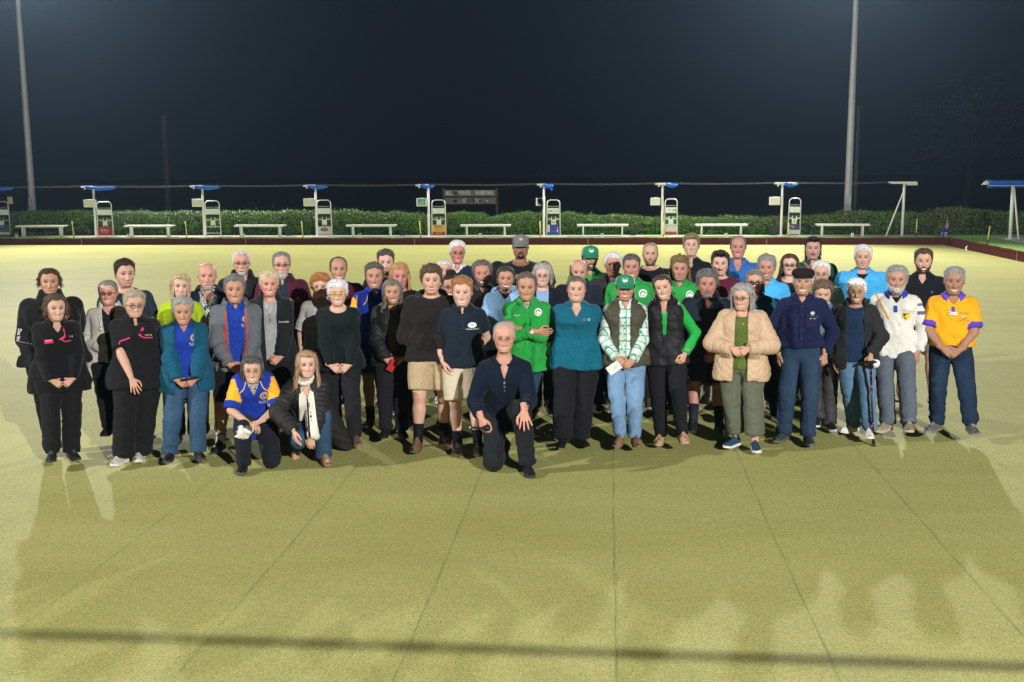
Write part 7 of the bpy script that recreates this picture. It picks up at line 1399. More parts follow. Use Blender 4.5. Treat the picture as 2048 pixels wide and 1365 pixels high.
def x14(p, sk, root):
    A, P0, H = sk['A'], sk['P0'], sk['H']; g = p['tops'][0]; j = p['tops'][1]; sm_ = mat('white_scarf', (0.66, 0.63, 0.54), 0.85, noise=0.15, nscale=60, stretch=(3, 3, 0.4), bump=0.8, bscale=60, bdist=0.006); mb = MB()
    P = [P0 + A.T @ np.array([math.sin(a) * 0.066, -math.cos(a) * 0.070 + 0.008, 0.325 * H + 0.02 - 0.012 * math.cos(a)]) for a in np.linspace(0, 2 * math.pi, 22, endpoint=False)]; mb.tube(P, 0.022, 8, closed=True)
    for s, zz in ((-1, 0.20), (1, 0.17)):
        n = 12; V = []
        for i in range(n):
            t_ = i / (n - 1); z = 0.49 - (0.49 - zz) * t_
            for k, xo in enumerate(np.linspace(-0.028 - 0.014 * t_, 0.028 + 0.014 * t_, 7)):
                c_ = hit_front([j['_bvh'], g['_bvh']], sk, s * (0.034 + 0.02 * t_) + xo, min(z, 0.46), 0.036 + 0.008 * (k % 2)); V.append(c_ + (np.array([0, 0.02, z - 0.46]) if z > 0.46 else 0))
        V = np.array(V); N = len(V); V = np.concatenate([V, V + np.array([0, 0.008, 0])]); Fc = []
        for i in range(n - 1):
            for k in range(6): q = (i * 7 + k, i * 7 + k + 1, (i + 1) * 7 + k + 1, (i + 1) * 7 + k); Fc += [q, tuple(m_ + N for m_ in q[::-1])]
        mb.add(V, Fc)
    mb.build('scarf', sm_, root, smooth=True)
    # long coat tail behind her, trailing to the right
    V, Q = surface_nets(lambda P: smax(rcone(P * np.array([1, 0.9, 1]), np.array([0.13, 0.20, 0.42]), np.array([0.34, 0.34, 0.06]), 0.13, 0.075), 0.02 - P[:, 2], 0.01) - 0.006 * np.sin((P[:, 2] + P[:, 0] * 0.5) * 70), np.array([-0.1, -0.05, 0.0]), np.array([0.5, 0.6, 0.65]), 0.014); mesh('coat_tail', V, Q, NYLON, j['_o'], True, col=np.tile((0.022, 0.020, 0.020), (len(V), 1)))
person('crouching woman with long strawberry blonde hair, white scarf and dark quilted coat, front left', 612, 700, 9.85, 'f', bh=1.62, skin=PALE, w=0.98, hturn=6, hair=hr('short', (0.36, 0.22, 0.12), col2=(0.62, 0.44, 0.28), top=0.05, side=0.03, sweep=0.5, fringe=(0.70, -0.35, 46), curtain=dict(to=-0.42, r=0.05, flare=0.22, mess=0.2, n=620, wave=0.006, tl=1.2, **{'from': 0.85})), face=F(0.4, 0.3, ruddy=0.35), tops=[tee((0.55, 0.36, 0.30), sleeve='none', neck=('v', 0.07, 0.6)), jacket((0.022, 0.020, 0.020), 0.05, 0.05, mat=NYLON, off=0.034, puff=('channel', 0.048, 0.014), h=0.0098, hem=0.44, collar=dict(kind='stand', col=(0.022, 0.020, 0.020), gap=48, r=1.3, h=0.03, mat=NYLON))], pose=kneel14, legs=longs(DEN, mat=DENIM, fade=0.7, hemoff=0.026), arms=((-0.135, -0.27, 0.37), (0.015, -0.31, 0.27)), hands={-1: dict(dir=(0.2, -0.3, -1), palm=(1, 0.4, 0), kind='relaxed', hint=(-1, 0.3, 0.2)), 1: dict(dir=(-0.15, -0.2, -1), palm=(0.2, 1, 0), kind='clasp', hint=(1, 0.1, 0.35))}, shoes=dict(kind='boot', col=(0.42, 0.25, 0.15), sole=(0.25, 0.15, 0.09)), extra=x14)
WAVE = mat('grey_wave_print', (0.40, 0.39, 0.37), 0.85, noise=0.35, nscale=13, stretch=(1, 1, 2.2))
person('older woman with curly red hair in a pale grey patterned top', 641, 548, 10.95, 'f', w=1.05, skin=FAIR, hturn=-6, hair=hr('short', (0.36, 0.13, 0.04), col2=(0.62, 0.28, 0.09), top=0.13, side=0.09, wave=0.5, flow='curl', len=0.11, slen=0.10, n=900, line=0.74, nape=0.25, lw=1.2), face=F(0.6, 0.8, age=1.2, ruddy=0.4), tops=[tee((0.4, 0.39, 0.37), mat=WAVE, off=0.020, sl=0.85, slf=2)], legs=longs((0.05, 0.045, 0.05)), arms=('side', 'side'), shoes=sneak((0.4, 0.4, 0.4)), feetpx={-1: (636, 880), 1: (672, 884)})
person('woman with short bright white hair and yellow framed glasses in a black jumper', 674, 560, 10.45, 'f', w=1.10, bust=0.02, skin=PALE, hturn=3, hair=hr('short', (0.60, 0.59, 0.62), col2=(0.8, 0.79, 0.82), top=0.11, side=0.06, sweep=-0.9, wave=0.35, len=0.18, slen=0.1, n=720, line=0.76, nape=0.2), glasses=dict(col=(0.50, 0.46, 0.03), r=0.0048, hw=0.092, hv=0.040, sq=2.4), face=F(0.7, 0.7, ruddy=0.35), tops=[jumper((0.010, 0.014, 0.015), neck=('crew', 0.040), off=0.024, hem=0.44, wr=1.3)], legs=longs((0.014, 0.014, 0.016)), arms=(('clasp', 0.49), ('clasp', 0.47)), shoes=dict(kind='sneaker', col=(0.17, 0.10, 0.075), sole=(0.22, 0.14, 0.10), lace=(0.1, 0.06, 0.04)), feetpx={-1: (672, 880), 1: (711, 898)})
person('tanned man in a dark maroon jacket with a white collar at the back', 676, 512, 11.7, 'm', w=1.12, skin=TAN, hturn=4, hair=hr('short', (0.07, 0.055, 0.045), col2=(0.2, 0.17, 0.14), top=0.02, side=0.018, line=0.90, recede=0.06, n=420, len=0.04, slen=0.035), face=F(0.75, 0.5, ruddy=0.3), tops=[polo((0.62, 0.6, 0.56), collar=dict(kind='fold', col=(0.68, 0.67, 0.63), gap=24, tip=0.06)), jacket((0.065, 0.010, 0.022), 0.035, 0.02, collar=None, off=0.026, slcol=(0.05, 0.008, 0.018))], legs=longs(BLK), arms=('side', 'side'), shoes=sneak(BLK, BLK))
def x18(p, sk, root): g = p['tops'][0]; strip(p, sk, g, [(-0.07, 0.50), (-0.085, 0.44), (-0.12, 0.40)], 0.007, print_mat((0.80, 0.40, 0.06)), 'piping'); strip(p, sk, g, [(0.07, 0.50), (0.085, 0.44), (0.12, 0.40)], 0.007, print_mat((0.80, 0.40, 0.06)), 'piping')
person('lined man with grey brown hair in a royal blue polo with gold shoulders', 748, 525, 11.25, 'm', w=1.06, skin=TAN, hair=hr('short', (0.10, 0.09, 0.075), col2=(0.34, 0.29, 0.22), top=0.08, side=0.045, wave=0.4, sweep=0.5, n=600, len=0.12), face=F(0.45, 0.5, age=1.6, ruddy=0.35, stubble=(0.2, 0.13, 0.1, 0.2)), tops=[polo((0.012, 0.034, 0.30), pat=lionpat, sl=0.9)], legs=shorts((0.02, 0.03, 0.05), sl=0.9), legs_bare=True, arms=('side', 'side'), socks=(0.01, 0.01, 0.012), shoes=sneak(BLK, BLK), feetpx={-1: (742, 862), 1: (772, 855)}, extra=x18)
person('young man with swept brown hair behind the gold shouldered polo', 771, 500, 12.3, 'm', w=1.05, skin=PALE, hair=hr('short', (0.085, 0.06, 0.042), col2=(0.25, 0.2, 0.15), top=0.11, side=0.02, flow='up', sweep=-0.8, n=600, len=0.14), face=F(0.1, ruddy=0.4, stubble=(0.12, 0.07, 0.05, 0.45)), tops=[dict(name='hoodie', col=(0.012, 0.013, 0.02), off=0.03, neck=('crew', 0.01), mat=FLEECE, hem=0.46, hood=dict(col=(0.012, 0.013, 0.02)))], legs=longs(BLK), arms=('side', 'side'), shoes=sneak((0.3, 0.3, 0.3)))
person('flushed man in black with long reddish blond hair', 798, 527, 11.75, 'm', w=1.0, skin=(0.493, 0.212, 0.162), hturn=8, hair=hr('short', (0.42, 0.22, 0.08), col2=(0.66, 0.42, 0.19), top=0.11, side=0.06, wave=0.5, flow='curl', n=700, len=0.12, curtain=dict(to=-0.42, r=0.06, flare=0.10, wave=0.014, mess=0.25, n=420, **{'from': 1.25})), face=F(0.3, ruddy=0.9), beard=dict(kind='chin', col=(0.5, 0.42, 0.33), thick=0.015, n=120), tops=[tee(BLK)], legs=longs(BLK), arms=('side', 'side'), shoes=dict(kind='sandal', col=BLK), feetpx={-1: (795, 835), 1: (820, 832)})
def x21(p, sk, root):
    q = (np.array(sk[('wr', -1)]) + np.array(sk[('wr', 1)])) / 2 + np.array([-0.02, -0.055, -0.055]); c_, s_ = math.cos(root.rotation_euler.z), math.sin(root.rotation_euler.z); o = tag(MB().box(-0.035, 0.035, -0.006, 0.006, -0.065, 0.065, b=0.004).build('phone', print_mat((0.42, 0.02, 0.03))), 'small red phone case held by the woman with the blonde grey bob', 'phone'); o.location = (root.location.x + c_ * q[0] - s_ * q[1], root.location.y + s_ * q[0] + c_ * q[1], q[2]); o.rotation_euler = (0.2, 0.5, root.rotation_euler.z)
person('woman with a blonde grey bob in a black quilted jacket holding a red phone', 784, 558, 10.75, 'f', w=1.02, skin=TAN, hair=hr('short', (0.16, 0.13, 0.10), col2=(0.52, 0.46, 0.37), top=0.055, side=0.04, sweep=-0.8, fringe=(0.66, 0.25, 50), curtain=dict(to=0.02, r=0.055, n=460, **{'from': 1.0})), face=F(0.85, 0.8, age=0.9, ruddy=0.3), tops=[tee((0.09, 0.06, 0.045), sleeve='none', neck=('v', 0.05, 0.8)), jacket((0.013, 0.013, 0.015), 0.045, 0.045, mat=NYLON, puff=('channel', 0.06, 0.011), hem=0.44, collar=dict(kind='lapel', col=(0.14, 0.13, 0.12), gap=40, r=1.1, mat=FLEECE))], legs=longs((0.012, 0.012, 0.014)), arms=(('clasp', 0.52), ('clasp', 0.525)), shoes=sneak(BLK, BLK), feetpx={-1: (772, 888), 1: (803, 880)}, extra=x21)
person('curly haired teenager in a black hoodie and tan shorts', 862, 530, 10.25, 'm', w=1.14, skin=FAIR, turn=-2, hturn=3, hair=hr('short', (0.085, 0.055, 0.032), col2=(0.26, 0.18, 0.10), top=0.12, side=0.055, wave=0.5, flow='curl', n=900, len=0.11, slen=0.06, line=0.75, lw=1.1), face=F(0.45, ruddy=0.35, brow=(0.06, 0.04, 0.025), browa=0.8), tops=[dict(name='hoodie', col=(0.016, 0.0145, 0.014), off=0.036, neck=('crew', 0.016), mat=FLEECE, hem=0.475, bunch=1.2, slack=0.022, wr=1.5, slen=0.035, hood=dict(col=(0.016, 0.0145, 0.014), s=1.15))], legs=shorts(KHAKI, sl=0.84, hemoff=0.042), legs_bare=True, arms=('pouch', 'pouch'), socks=(0.006, 0.006, 0.007), sockh=0.16, shoes=dict(kind='boot', col=(0.16, 0.09, 0.05), sole=(0.10, 0.07, 0.05), lace=(0.2, 0.13, 0.08)), feetpx={-1: (835, 903, -12), 1: (888, 898, 38)})
person('white haired person mostly hidden at the back behind the curly haired teenager', 889, 518, 12.3, 'f', w=1.0, skin=FAIR, hair=hr('back', (0.5, 0.49, 0.47), col2=(0.7, 0.69, 0.67), top=0.04, side=0.035, flow='back', n=400), face=F(0.2), tops=[tee((0.02, 0.04, 0.07))], legs=longs(BLK), arms=('side', 'side'), shoes=sneak((0.5, 0.5, 0.5)))
person('woman with glasses and a dark topknot in maroon, peeking between the teenagers', 900, 548, 11.2, 'f', w=0.95, skin=TAN, hturn=5, hair=hr('back', BLACKH, col2=(0.10, 0.09, 0.08), top=0.03, side=0.03, flow='back', n=420, bun=(0.0, 0.05, 1.06, 0.17)), glasses=dict(col=(0.02, 0.02, 0.02), r=0.0026, hv=0.06), face=F(0.7, 0.8, ruddy=0.3), tops=[dict(name='top', col=(0.12, 0.015, 0.025), off=0.02, neck=('crew', 0.02), hem=0.46)], legs=shorts(BLK, sl=1.15, hemoff=0.018), legs_bare=True, arms=('side', 'side'), shoes=sneak(BLK, BLK), feetpx={-1: (885, 868), 1: (910, 866)})
person('old man in a navy jumper over a white collar, back row', 914, 480, 12.9, 'm', w=1.12, skin=(0.493, 0.221, 0.178), hturn=6, nod=5, hair=hr('short', (0.68, 0.67, 0.65), col2=(0.85, 0.84, 0.82), top=0.055, side=0.035, n=480, line=0.80), glasses=dict(col=(0.05, 0.05, 0.05), r=0.0016, hv=0.045), face=F(0.6, 0.3, ruddy=0.9, age=1.0), tops=[polo((0.62, 0.6, 0.57), collar=dict(kind='fold', col=(0.66, 0.64, 0.6), gap=22, tip=0.05)), dict(name='jumper', col=(0.012, 0.022, 0.045), off=0.026, neck=('v', 0.055, 0.75), mat=KNIT, hem=0.46)], legs=longs(BLK), arms=('side', 'side'), shoes=sneak(BLK, BLK))
def x26(p, sk, root):
    g = p['tops'][0]; V, Fc = disc(0.040, 0.026, 26); decal(p, sk, g, V, Fc, 0.088, 0.372, EMB_W, 'emblem'); dtext(p, sk, g, 'W', 0.036, 0.086, 0.372, print_mat((0.25, 0.5, 0.5)), lift=0.009); dtext(p, sk, g, 'Woodford Juniors', 0.0165, 0.088, 0.336, EMB_W, bold=0.012); strip(p, sk, g, [(0.0, 0.41), (0.002, 0.33)], 0.028, print_mat((0.012, 0.018, 0.030)), 'placket')
    # another person's fingers resting on his waist are built with the kneeling man's neighbour
person('red haired boy in a navy polo with a white oval badge', 924, 554, 10.1, 'm', w=0.99, skin=PALE, hturn=-2, hair=hr('short', (0.34, 0.135, 0.045), col2=(0.62, 0.34, 0.15), top=0.12, side=0.022, flow='up', sweep=-0.5, wave=0.4, n=700, len=0.12, slen=0.03, line=0.78), face=F(0.8, 0.9, ruddy=0.35, brow=(0.3, 0.15, 0.07)), tops=[polo((0.011, 0.017, 0.028), off=0.020, neck=('v', 0.05, 0.62), hem=0.475, wr=1.3)], legs=shorts((0.52, 0.45, 0.33), sl=0.92, hemoff=0.044), legs_bare=True, arms=('pocket', 'back'), socks=(0.006, 0.006, 0.007), sockh=0.13, shoes=sneak((0.01, 0.01, 0.01), (0.10, 0.05, 0.03), (0.05, 0.05, 0.05)), feetpx={-1: (916, 908, -4), 1: (957, 918, 4)}, extra=x26)
person('grinning bearded man in black behind the red haired boy', 965, 521, 11.65, 'm', w=1.08, skin=(0.468, 0.221, 0.170), tilt=-3, hair=hr('short', (0.13, 0.11, 0.09), col2=(0.36, 0.32, 0.27), top=0.09, side=0.07, wave=0.5, flow='curl', n=820, len=0.10, slen=0.09, line=0.82, recede=0.03), beard=dict(kind='full', col=(0.10, 0.075, 0.06), col2=(0.32, 0.28, 0.25), thick=0.015), face=F(0.95, 1.0, ruddy=0.9, eye=0.012), tops=[shirt((0.013, 0.012, 0.012), collar=dict(kind='fold', col=(0.06, 0.055, 0.05), gap=24))], legs=longs(BLK), arms=('side', 'side'), shoes=sneak(BLK, BLK))
person('woman with pulled back dark hair in a pale blue hoodie', 1011, 532, 11.2, 'f', w=1.08, skin=TAN, hturn=2, hair=hr('back', (0.03, 0.022, 0.018), col2=(0.20, 0.18, 0.16), top=0.045, side=0.045, wave=0.3, flow='back', n=560, mess=0.3), face=F(0.95, 1.0, ruddy=0.3, brow=(0.03, 0.02, 0.015)), earrings=True, tops=[tee(BLK, sleeve='none', off=0.010, neck=('v', 0.02, 1.2)), dict(name='hoodie', col=(0.25, 0.44, 0.68), off=0.032, neck=('v', 0.05, 0.8), mat=FLEECE, hem=0.46, bunch=1.0, slack=0.018, wr=1.5, hood=dict(col=(0.27, 0.46, 0.70), s=1.1, gap=28))], legs=longs((0.012, 0.012, 0.014)), arms=('side', 'side'), shoes=sneak(BLK, BLK), feetpx={-1: (985, 868), 1: (1015, 866)})
def kneel29(p):
    H = p['bh']; return dict(pelvis=(0.0, 0.26, 0.46), neckpos=(0.0, -0.02, 0.46 + 0.325 * H), knees={-1: (-0.10, -0.12, 0.085), 1: (0.145, -0.22, 0.56)}, ankles={-1: (-0.02, 0.38, 0.12), 1: (0.20, -0.17, 0.085)}, feet={1: (0.20, -0.17, 6), -1: (0.05, 0.38)}, footrot={-1: 70})
def x29(p, sk, root):
    g = p['tops'][0]; bt = print_mat((0.30, 0.30, 0.30)); strip(p, sk, g, [(0.0, 0.45), (0.0, 0.34)], 0.03, print_mat((0.012, 0.018, 0.032)), 'placket')
    for z in (0.44, 0.405, 0.365):
        V, Fc = ringd(0.004, 0.0075, 12); decal(p, sk, g, V, Fc, 0.0, z, bt, 'button', lift=0.012)
    q = sk[('wr', -1)] + np.array([0.02, -0.06, -0.075]); c_, s_ = math.cos(root.rotation_euler.z), math.sin(root.rotation_euler.z); o = MB().tube([(-0.11, -0.02, 0.01), (-0.03, 0, 0), (0.0, 0, 0)], [0.008, 0.011, 0.014], 10).tube([(0, 0, 0), (0.01, 0, 0), (0.035, 0, 0), (0.055, 0, 0), (0.06, 0, 0)], [0.016, 0.024, 0.028, 0.022, 0.008], 14).build('microphone', DARKP, smooth=True)
    tag(o, 'small black microphone held by the kneeling man in navy', 'microphone'); o.location = (root.location.x + c_ * q[0] - s_ * q[1], root.location.y + s_ * q[0] + c_ * q[1], q[2]); o.rotation_euler = (0, 0, root.rotation_euler.z)
    ring = MB().tube([(-0.112, -0.021, 0.01), (-0.118, -0.022, 0.011)], [0.009, 0.009], 8).build('cap_ring', EMB_W, o)
person('man in a navy jumper kneeling on one knee at the front centre', 1008, 641, 9.6, 'm', bh=1.74, w=1.10, hs=1.02, skin=RUDDY, nod=3, hair=hr('short', (0.36, 0.34, 0.31), col2=(0.62, 0.60, 0.57), top=0.018, side=0.02, line=0.88, recede=0.04, n=500, len=0.035, slen=0.03), glasses=dict(col=(0.22, 0.18, 0.12), r=0.0017, hv=0.055, hw=0.09, sq=2.6), face=F(0.6, 0.6, age=1.2, ruddy=0.55, brow=(0.2, 0.14, 0.1), browa=0.5), tops=[jumper((0.008, 0.013, 0.026), neck=('v', 0.075, 0.35), off=0.022, hem=0.44, collar=dict(kind='rib', col=(0.008, 0.013, 0.026), gap=18, r=1.1, mat=KNIT), slen=-0.05, wr=1.2)], pose=kneel29, legs=longs((0.014, 0.015, 0.018), hemoff=0.022, wr=1.6, len=0.0), arms=((-0.205, -0.20, 0.50), (0.165, -0.34, 0.60)), hands={-1: dict(dir=(0.25, -0.3, -1), palm=(0.6, 0.8, 0), kind='clasp', hint=(-0.4, 0.9, 0.0)), 1: dict(dir=(0.1, -0.6, -0.85), palm=(0.1, 0.7, -0.7), kind='flat', hint=(0.35, 0.6, -0.7))}, watch=(1, 'dark'), shoes=sneak((0.012, 0.012, 0.014), (0.03, 0.03, 0.032)), extra=x29)
def x30(p, sk, root):
    g = p['tops'][0]; dtext(p, sk, g, 'SOLDIERS', 0.032, 0.02, 0.40, print_mat((0.30, 0.26, 0.12))); V, Fc = rect(0.22, 0.03); decal(p, sk, g, V, Fc, 0.02, 0.44, print_mat((0.06, 0.22, 0.14)), 'print'); V, Fc = rect(0.16, 0.012); decal(p, sk, g, V, Fc, 0.02, 0.465, print_mat((0.35, 0.22, 0.05)), 'print')
person('very large man in a grey cap and black t-shirt, back row', 1041, 468, 12.75, 'm', w=1.72, hairtop=0.02, belly=0.03, skin=BROWN, hturn=2, jaw=1.12, fat=0.10, hair=hr('short', BLACKH, top=0.01, side=0.012, n=160, len=0.02, slen=0.02), cap=dict(kind='cap', col=(0.17, 0.17, 0.18), back=(0.06, 0.06, 0.065), logo=[(0.10, (0.28, 0.28, 0.28), 0.006), (0.075, (0.62, 0.33, 0.06), 0.018)]), beard=dict(kind='goatee', col=(0.02, 0.016, 0.014), thick=0.012), face=F(0.0, ruddy=0.2, brow=BLACKH, browa=0.8), tops=[tee((0.010, 0.010, 0.011), neck=('crew', 0.03), off=0.02)], legs=shorts((0.02, 0.02, 0.02)), legs_bare=True, arms=('side', 'side'), shoes=sneak((0.3, 0.3, 0.3)), extra=x30)
def x31(p, sk, root):
    g = p['tops'][-1]; H = sk['H']; worker_bits(p, sk, g, H, (0.016, 0.33, 0.045), True, 'Brendan'); green_badge(p, sk, g, 0.108, 0.435)
    q = sk['P0'] + np.array([0.235, -0.03, 0.02]); c_, s_ = math.cos(root.rotation_euler.z), math.sin(root.rotation_euler.z)
    V, Q = surface_nets(lambda P: smin(rcone(P, np.array([0, 0, 0.09]), np.array([0.005, 0, 0.02]), 0.035, 0.042), np.minimum.reduce([rcone(P, np.array([dx * 0.5, 0, 0.0]), np.array([dx, 0.0, -0.075 + abs(dx)]), 0.013, 0.011) for dx in (-0.03, -0.01, 0.011, 0.03)] + [rcone(P, np.array([-0.02, 0, 0.04]), np.array([-0.055, 0, -0.005]), 0.014, 0.012)]), 0.008), np.array([-0.09, -0.06, -0.11]), np.array([0.08, 0.06, 0.15]), 0.0075)
    o = tag(mesh('glove', V, Q, CLOTH, None, True, col=np.tile((0.30, 0.36, 0.42), (len(V), 1))), 'pale grey work glove hanging at the hip of the man with crossed arms', 'glove'); o.location = (root.location.x + c_ * q[0] - s_ * q[1], root.location.y + s_ * q[0] + c_ * q[1], q[2])
person('older man with crossed arms in a bright green work shirt with a wristwatch', 1053, 543, 10.45, 'm', w=1.04, skin=TAN, nod=6, hair=hr('short', (0.13, 0.10, 0.075), col2=(0.32, 0.27, 0.21), top=0.05, side=0.04, line=0.84, recede=0.02, n=560, sweep=0.6), face=F(0.5, 0.3, age=1.4, ruddy=0.35), tops=[tee((0.32, 0.34, 0.36), off=0.008), shirt(GRN, neck=('v', 0.055, 0.62), off=0.022, hem=0.415, flare=0.15, wr=1.6, collar=dict(kind='fold', col=GRN, gap=22, tip=0.05, r=1.08), slen=-0.06)], legs=longs((0.03, 0.07, 0.13), mat=DENIM), arms=((0.09, -0.215, 1.125), (-0.10, -0.185, 1.150)), hands={-1: dict(dir=(1, 0.1, -0.15), palm=(0, 1, 0.3), kind='relaxed', hint=(-1, -0.15, -0.9)), 1: dict(dir=(-1, 0.15, 0.1), palm=(0, 1, 0.1), kind='relaxed', hint=(1, -0.15, -0.9))}, watch=(-1, 'steel'), shoes=sneak(BLK, BLK), feetpx={-1: (1010, 872), 1: (1040, 866)}, extra=x31)
person('woman with curly grey hair and wire glasses in a navy cardigan over pale blue', 1085, 527, 11.7, 'f', w=1.02, skin=PALE, hair=hr('short', (0.36, 0.35, 0.34), col2=(0.7, 0.69, 0.67), top=0.08, side=0.09, wave=0.5, flow='curl', n=820, len=0.11, slen=0.12, curtain=dict(to=0.08, r=0.09, wave=0.012, mess=0.5, n=340, **{'from': 1.15})), glasses=dict(col=(0.15, 0.13, 0.12), r=0.0014, hv=0.055), face=F(0.35, 0.2, ruddy=0.4), tops=[tee((0.22, 0.34, 0.52), off=0.012), jacket((0.010, 0.014, 0.026), 0.062, 0.05, mat=KNIT, off=0.024, collar=None)], legs=longs(BLK), arms=('side', 'side'), shoes=sneak(BLK, BLK))
def x33(p, sk, root):
    g = p['tops'][0]; H = sk['H']; strip(p, sk, g, [(0.0, 0.40), (0.0, 0.20)], 0.030, print_mat((0.006, 0.10, 0.16)), 'placket'); buttons(p, sk, g, [(0, z) for z in (0.37, 0.33, 0.29, 0.25)], 0.0055, print_mat((0.01, 0.03, 0.05)))
    for x, c in ((0.072, (0.5, 0.06, 0.08)), (0.118, (0.3, 0.62, 0.42))): V, Fc = ringd(0.007, 0.012); decal(p, sk, g, V, Fc, x, 0.385, print_mat(c), 'emblem')
    V, Fc = ringd(0.003, 0.007); decal(p, sk, g, V, Fc, 0.095, 0.388, print_mat((0.06, 0.12, 0.45)), 'emblem')
person('broad fair haired woman in a teal blouse and black trousers', 1153, 551, 10.35, 'f', w=1.30, bust=0.03, fat=0.08, jaw=1.08, skin=FAIR, hair=hr('back', (0.15, 0.11, 0.08), col2=(0.38, 0.31, 0.23), top=0.035, side=0.035, wave=0.3, n=520, mess=0.3), face=F(0.75, 0.8, ruddy=0.4), tops=[shirt((0.006, 0.105, 0.165), sleeve='long', off=0.020, neck=('v', 0.085, 0.55), hem=0.44, flare=0.12, wr=0.9, collar=dict(kind='fold', col=(0.006, 0.105, 0.165), gap=34, tip=0.03))], legs=longs((0.011, 0.011, 0.013), hemoff=0.05, off=0.018), arms=('back', 'back'), shoes=dict(kind='dress', col=(0.008, 0.008, 0.009)), feetpx={-1: (1124, 900, -8), 1: (1160, 893, 22)}, extra=x33)
person('balding man in a dark navy jacket with red lining behind the teal blouse', 1157, 517, 11.85, 'm', w=1.12, skin=RUDDY, hturn=4, nod=6, hair=hr('short', (0.16, 0.13, 0.10), col2=(0.4, 0.36, 0.32), top=0.012, side=0.03, line=0.93, recede=0.08, bald=0.88, n=300, len=0.03, slen=0.05), face=F(-0.1, ruddy=0.5), tops=[tee((0.30, 0.02, 0.025), off=0.012), jacket((0.016, 0.020, 0.034), 0.045, 0.03, collar=dict(kind='stand', col=(0.016, 0.020, 0.034), gap=34, r=1.3, h=0.05, mat=FLEECE))], legs=longs(BLK), arms=('side', 'side'), shoes=sneak(BLK, BLK), feetpx={-1: (1175, 850), 1: (1196, 820)})
CAPG = dict(kind='cap', col=(0.02, 0.22, 0.11), brim=(0.02, 0.19, 0.10), back=(0.40, 0.42, 0.41), logo=[(0.115, (0.66, 0.70, 0.66), 0.012)], arc=(0.02, 0.22, 0.09))
def x35(p, sk, root): worker_bits(p, sk, p['tops'][0], sk['H'], GRN, True); green_badge(p, sk, p['tops'][0], 0.10, 0.42)
person('man with stubble in a green and grey cap and green work shirt, back row', 1180, 490, 12.6, 'm', w=1.10, hairtop=0.02, skin=TAN, hturn=7, hair=hr('short', DBROWN, top=0.02, side=0.03, n=300, nape=0.05), cap=dict(CAPG), face=F(0.75, 0.7, stubble=(0.06, 0.045, 0.035, 0.65), brow=DBROWN), beard=dict(kind='goatee', col=(0.06, 0.045, 0.04), col2=(0.3, 0.27, 0.25), thick=0.010), tops=[shirt(GRN, collar=dict(kind='fold', col=GRN, gap=26, tip=0.05, r=1.1))], legs=longs(BLK), arms=('side', 'side'), shoes=sneak((0.02, 0.02, 0.02)), feetpx={-1: (1175, 818), 1: (1196, 812)}, extra=x35)
person('stern man with thick white hair in a dark grey jacket over slate blue', 1226, 504, 12.25, 'm', w=1.12, skin=(0.476, 0.230, 0.187), hair=hr('short', (0.60, 0.57, 0.55), col2=(0.85, 0.82, 0.80), top=0.075, side=0.05, n=560, line=0.78), face=F(-0.2, ruddy=0.8, age=1.3, brow=(0.35, 0.28, 0.24)), tops=[tee((0.10, 0.13, 0.2)), jacket((0.030, 0.028, 0.030), 0.05, 0.05, collar=dict(kind='lapel', col=(0.03, 0.028, 0.03), gap=40, r=1.15, mat=FLEECE))], legs=longs(BLK), arms=('side', 'side'), shoes=sneak(BLK, BLK))
def plaid(col, q, arm, T1, T2, V, H):
    c = np.tile(np.array((0.42, 0.60, 0.50)), (len(V), 1)); u = np.where(arm != 0, (T1 + T2) * 0.16 * H * 1.0, q[:, 2]); w = np.where(arm != 0, V[:, 1] * 0.9 + V[:, 0] * 0.4, q[:, 0])
    for f, s_ in ((0.066, 0.010), (0.066, 0.0)): pass
    a = np.abs(((u / 0.075) % 1) - 0.5) * 0.075; b = np.abs(((w / 0.06) % 1) - 0.5) * 0.06; c = np.where((a < 0.012)[:, None], np.array((0.60, 0.66, 0.62)), c); c = np.where((b < 0.010)[:, None], np.array((0.60, 0.68, 0.64)), c); a2 = np.abs((((u + 0.02) / 0.075) % 1) - 0.5) * 0.075; b2 = np.abs((((w + 0.02) / 0.06) % 1) - 0.5) * 0.06; c = np.where(((a2 < 0.0045) | (b2 < 0.004))[:, None], np.array((0.06, 0.26, 0.18)), c); return c
def x37(p, sk, root):
    g = p['tops'][0]; buttons(p, sk, g, [(0.0, z) for z in (0.40, 0.345, 0.29, 0.235, 0.18, 0.125, 0.07)], 0.006, print_mat((0.02, 0.05, 0.05)))
    q = sk[('wr', -1)] + np.array([-0.02, -0.07, -0.075]); c_, s_ = math.cos(root.rotation_euler.z), math.sin(root.rotation_euler.z); o = tag(MB().box(-0.065, 0.065, -0.004, 0.004, -0.045, 0.045, b=0.001).build('envelope', WHITEP), 'white envelope with scribbles held by the woman in the plaid shirt', 'envelope'); o.location = (root.location.x + c_ * q[0] - s_ * q[1], root.location.y + s_ * q[0] + c_ * q[1], q[2]); o.rotation_euler = (0.25, -0.62, root.rotation_euler.z)
    for x, z, w_ in ((0.02, 0.01, 0.04), (0.01, -0.008, 0.06)): MB().box(x - w_ / 2, x + w_ / 2, -0.0055, -0.0045, z, z + 0.003).build('pen_mark', print_mat((0.2, 0.2, 0.25)), o)
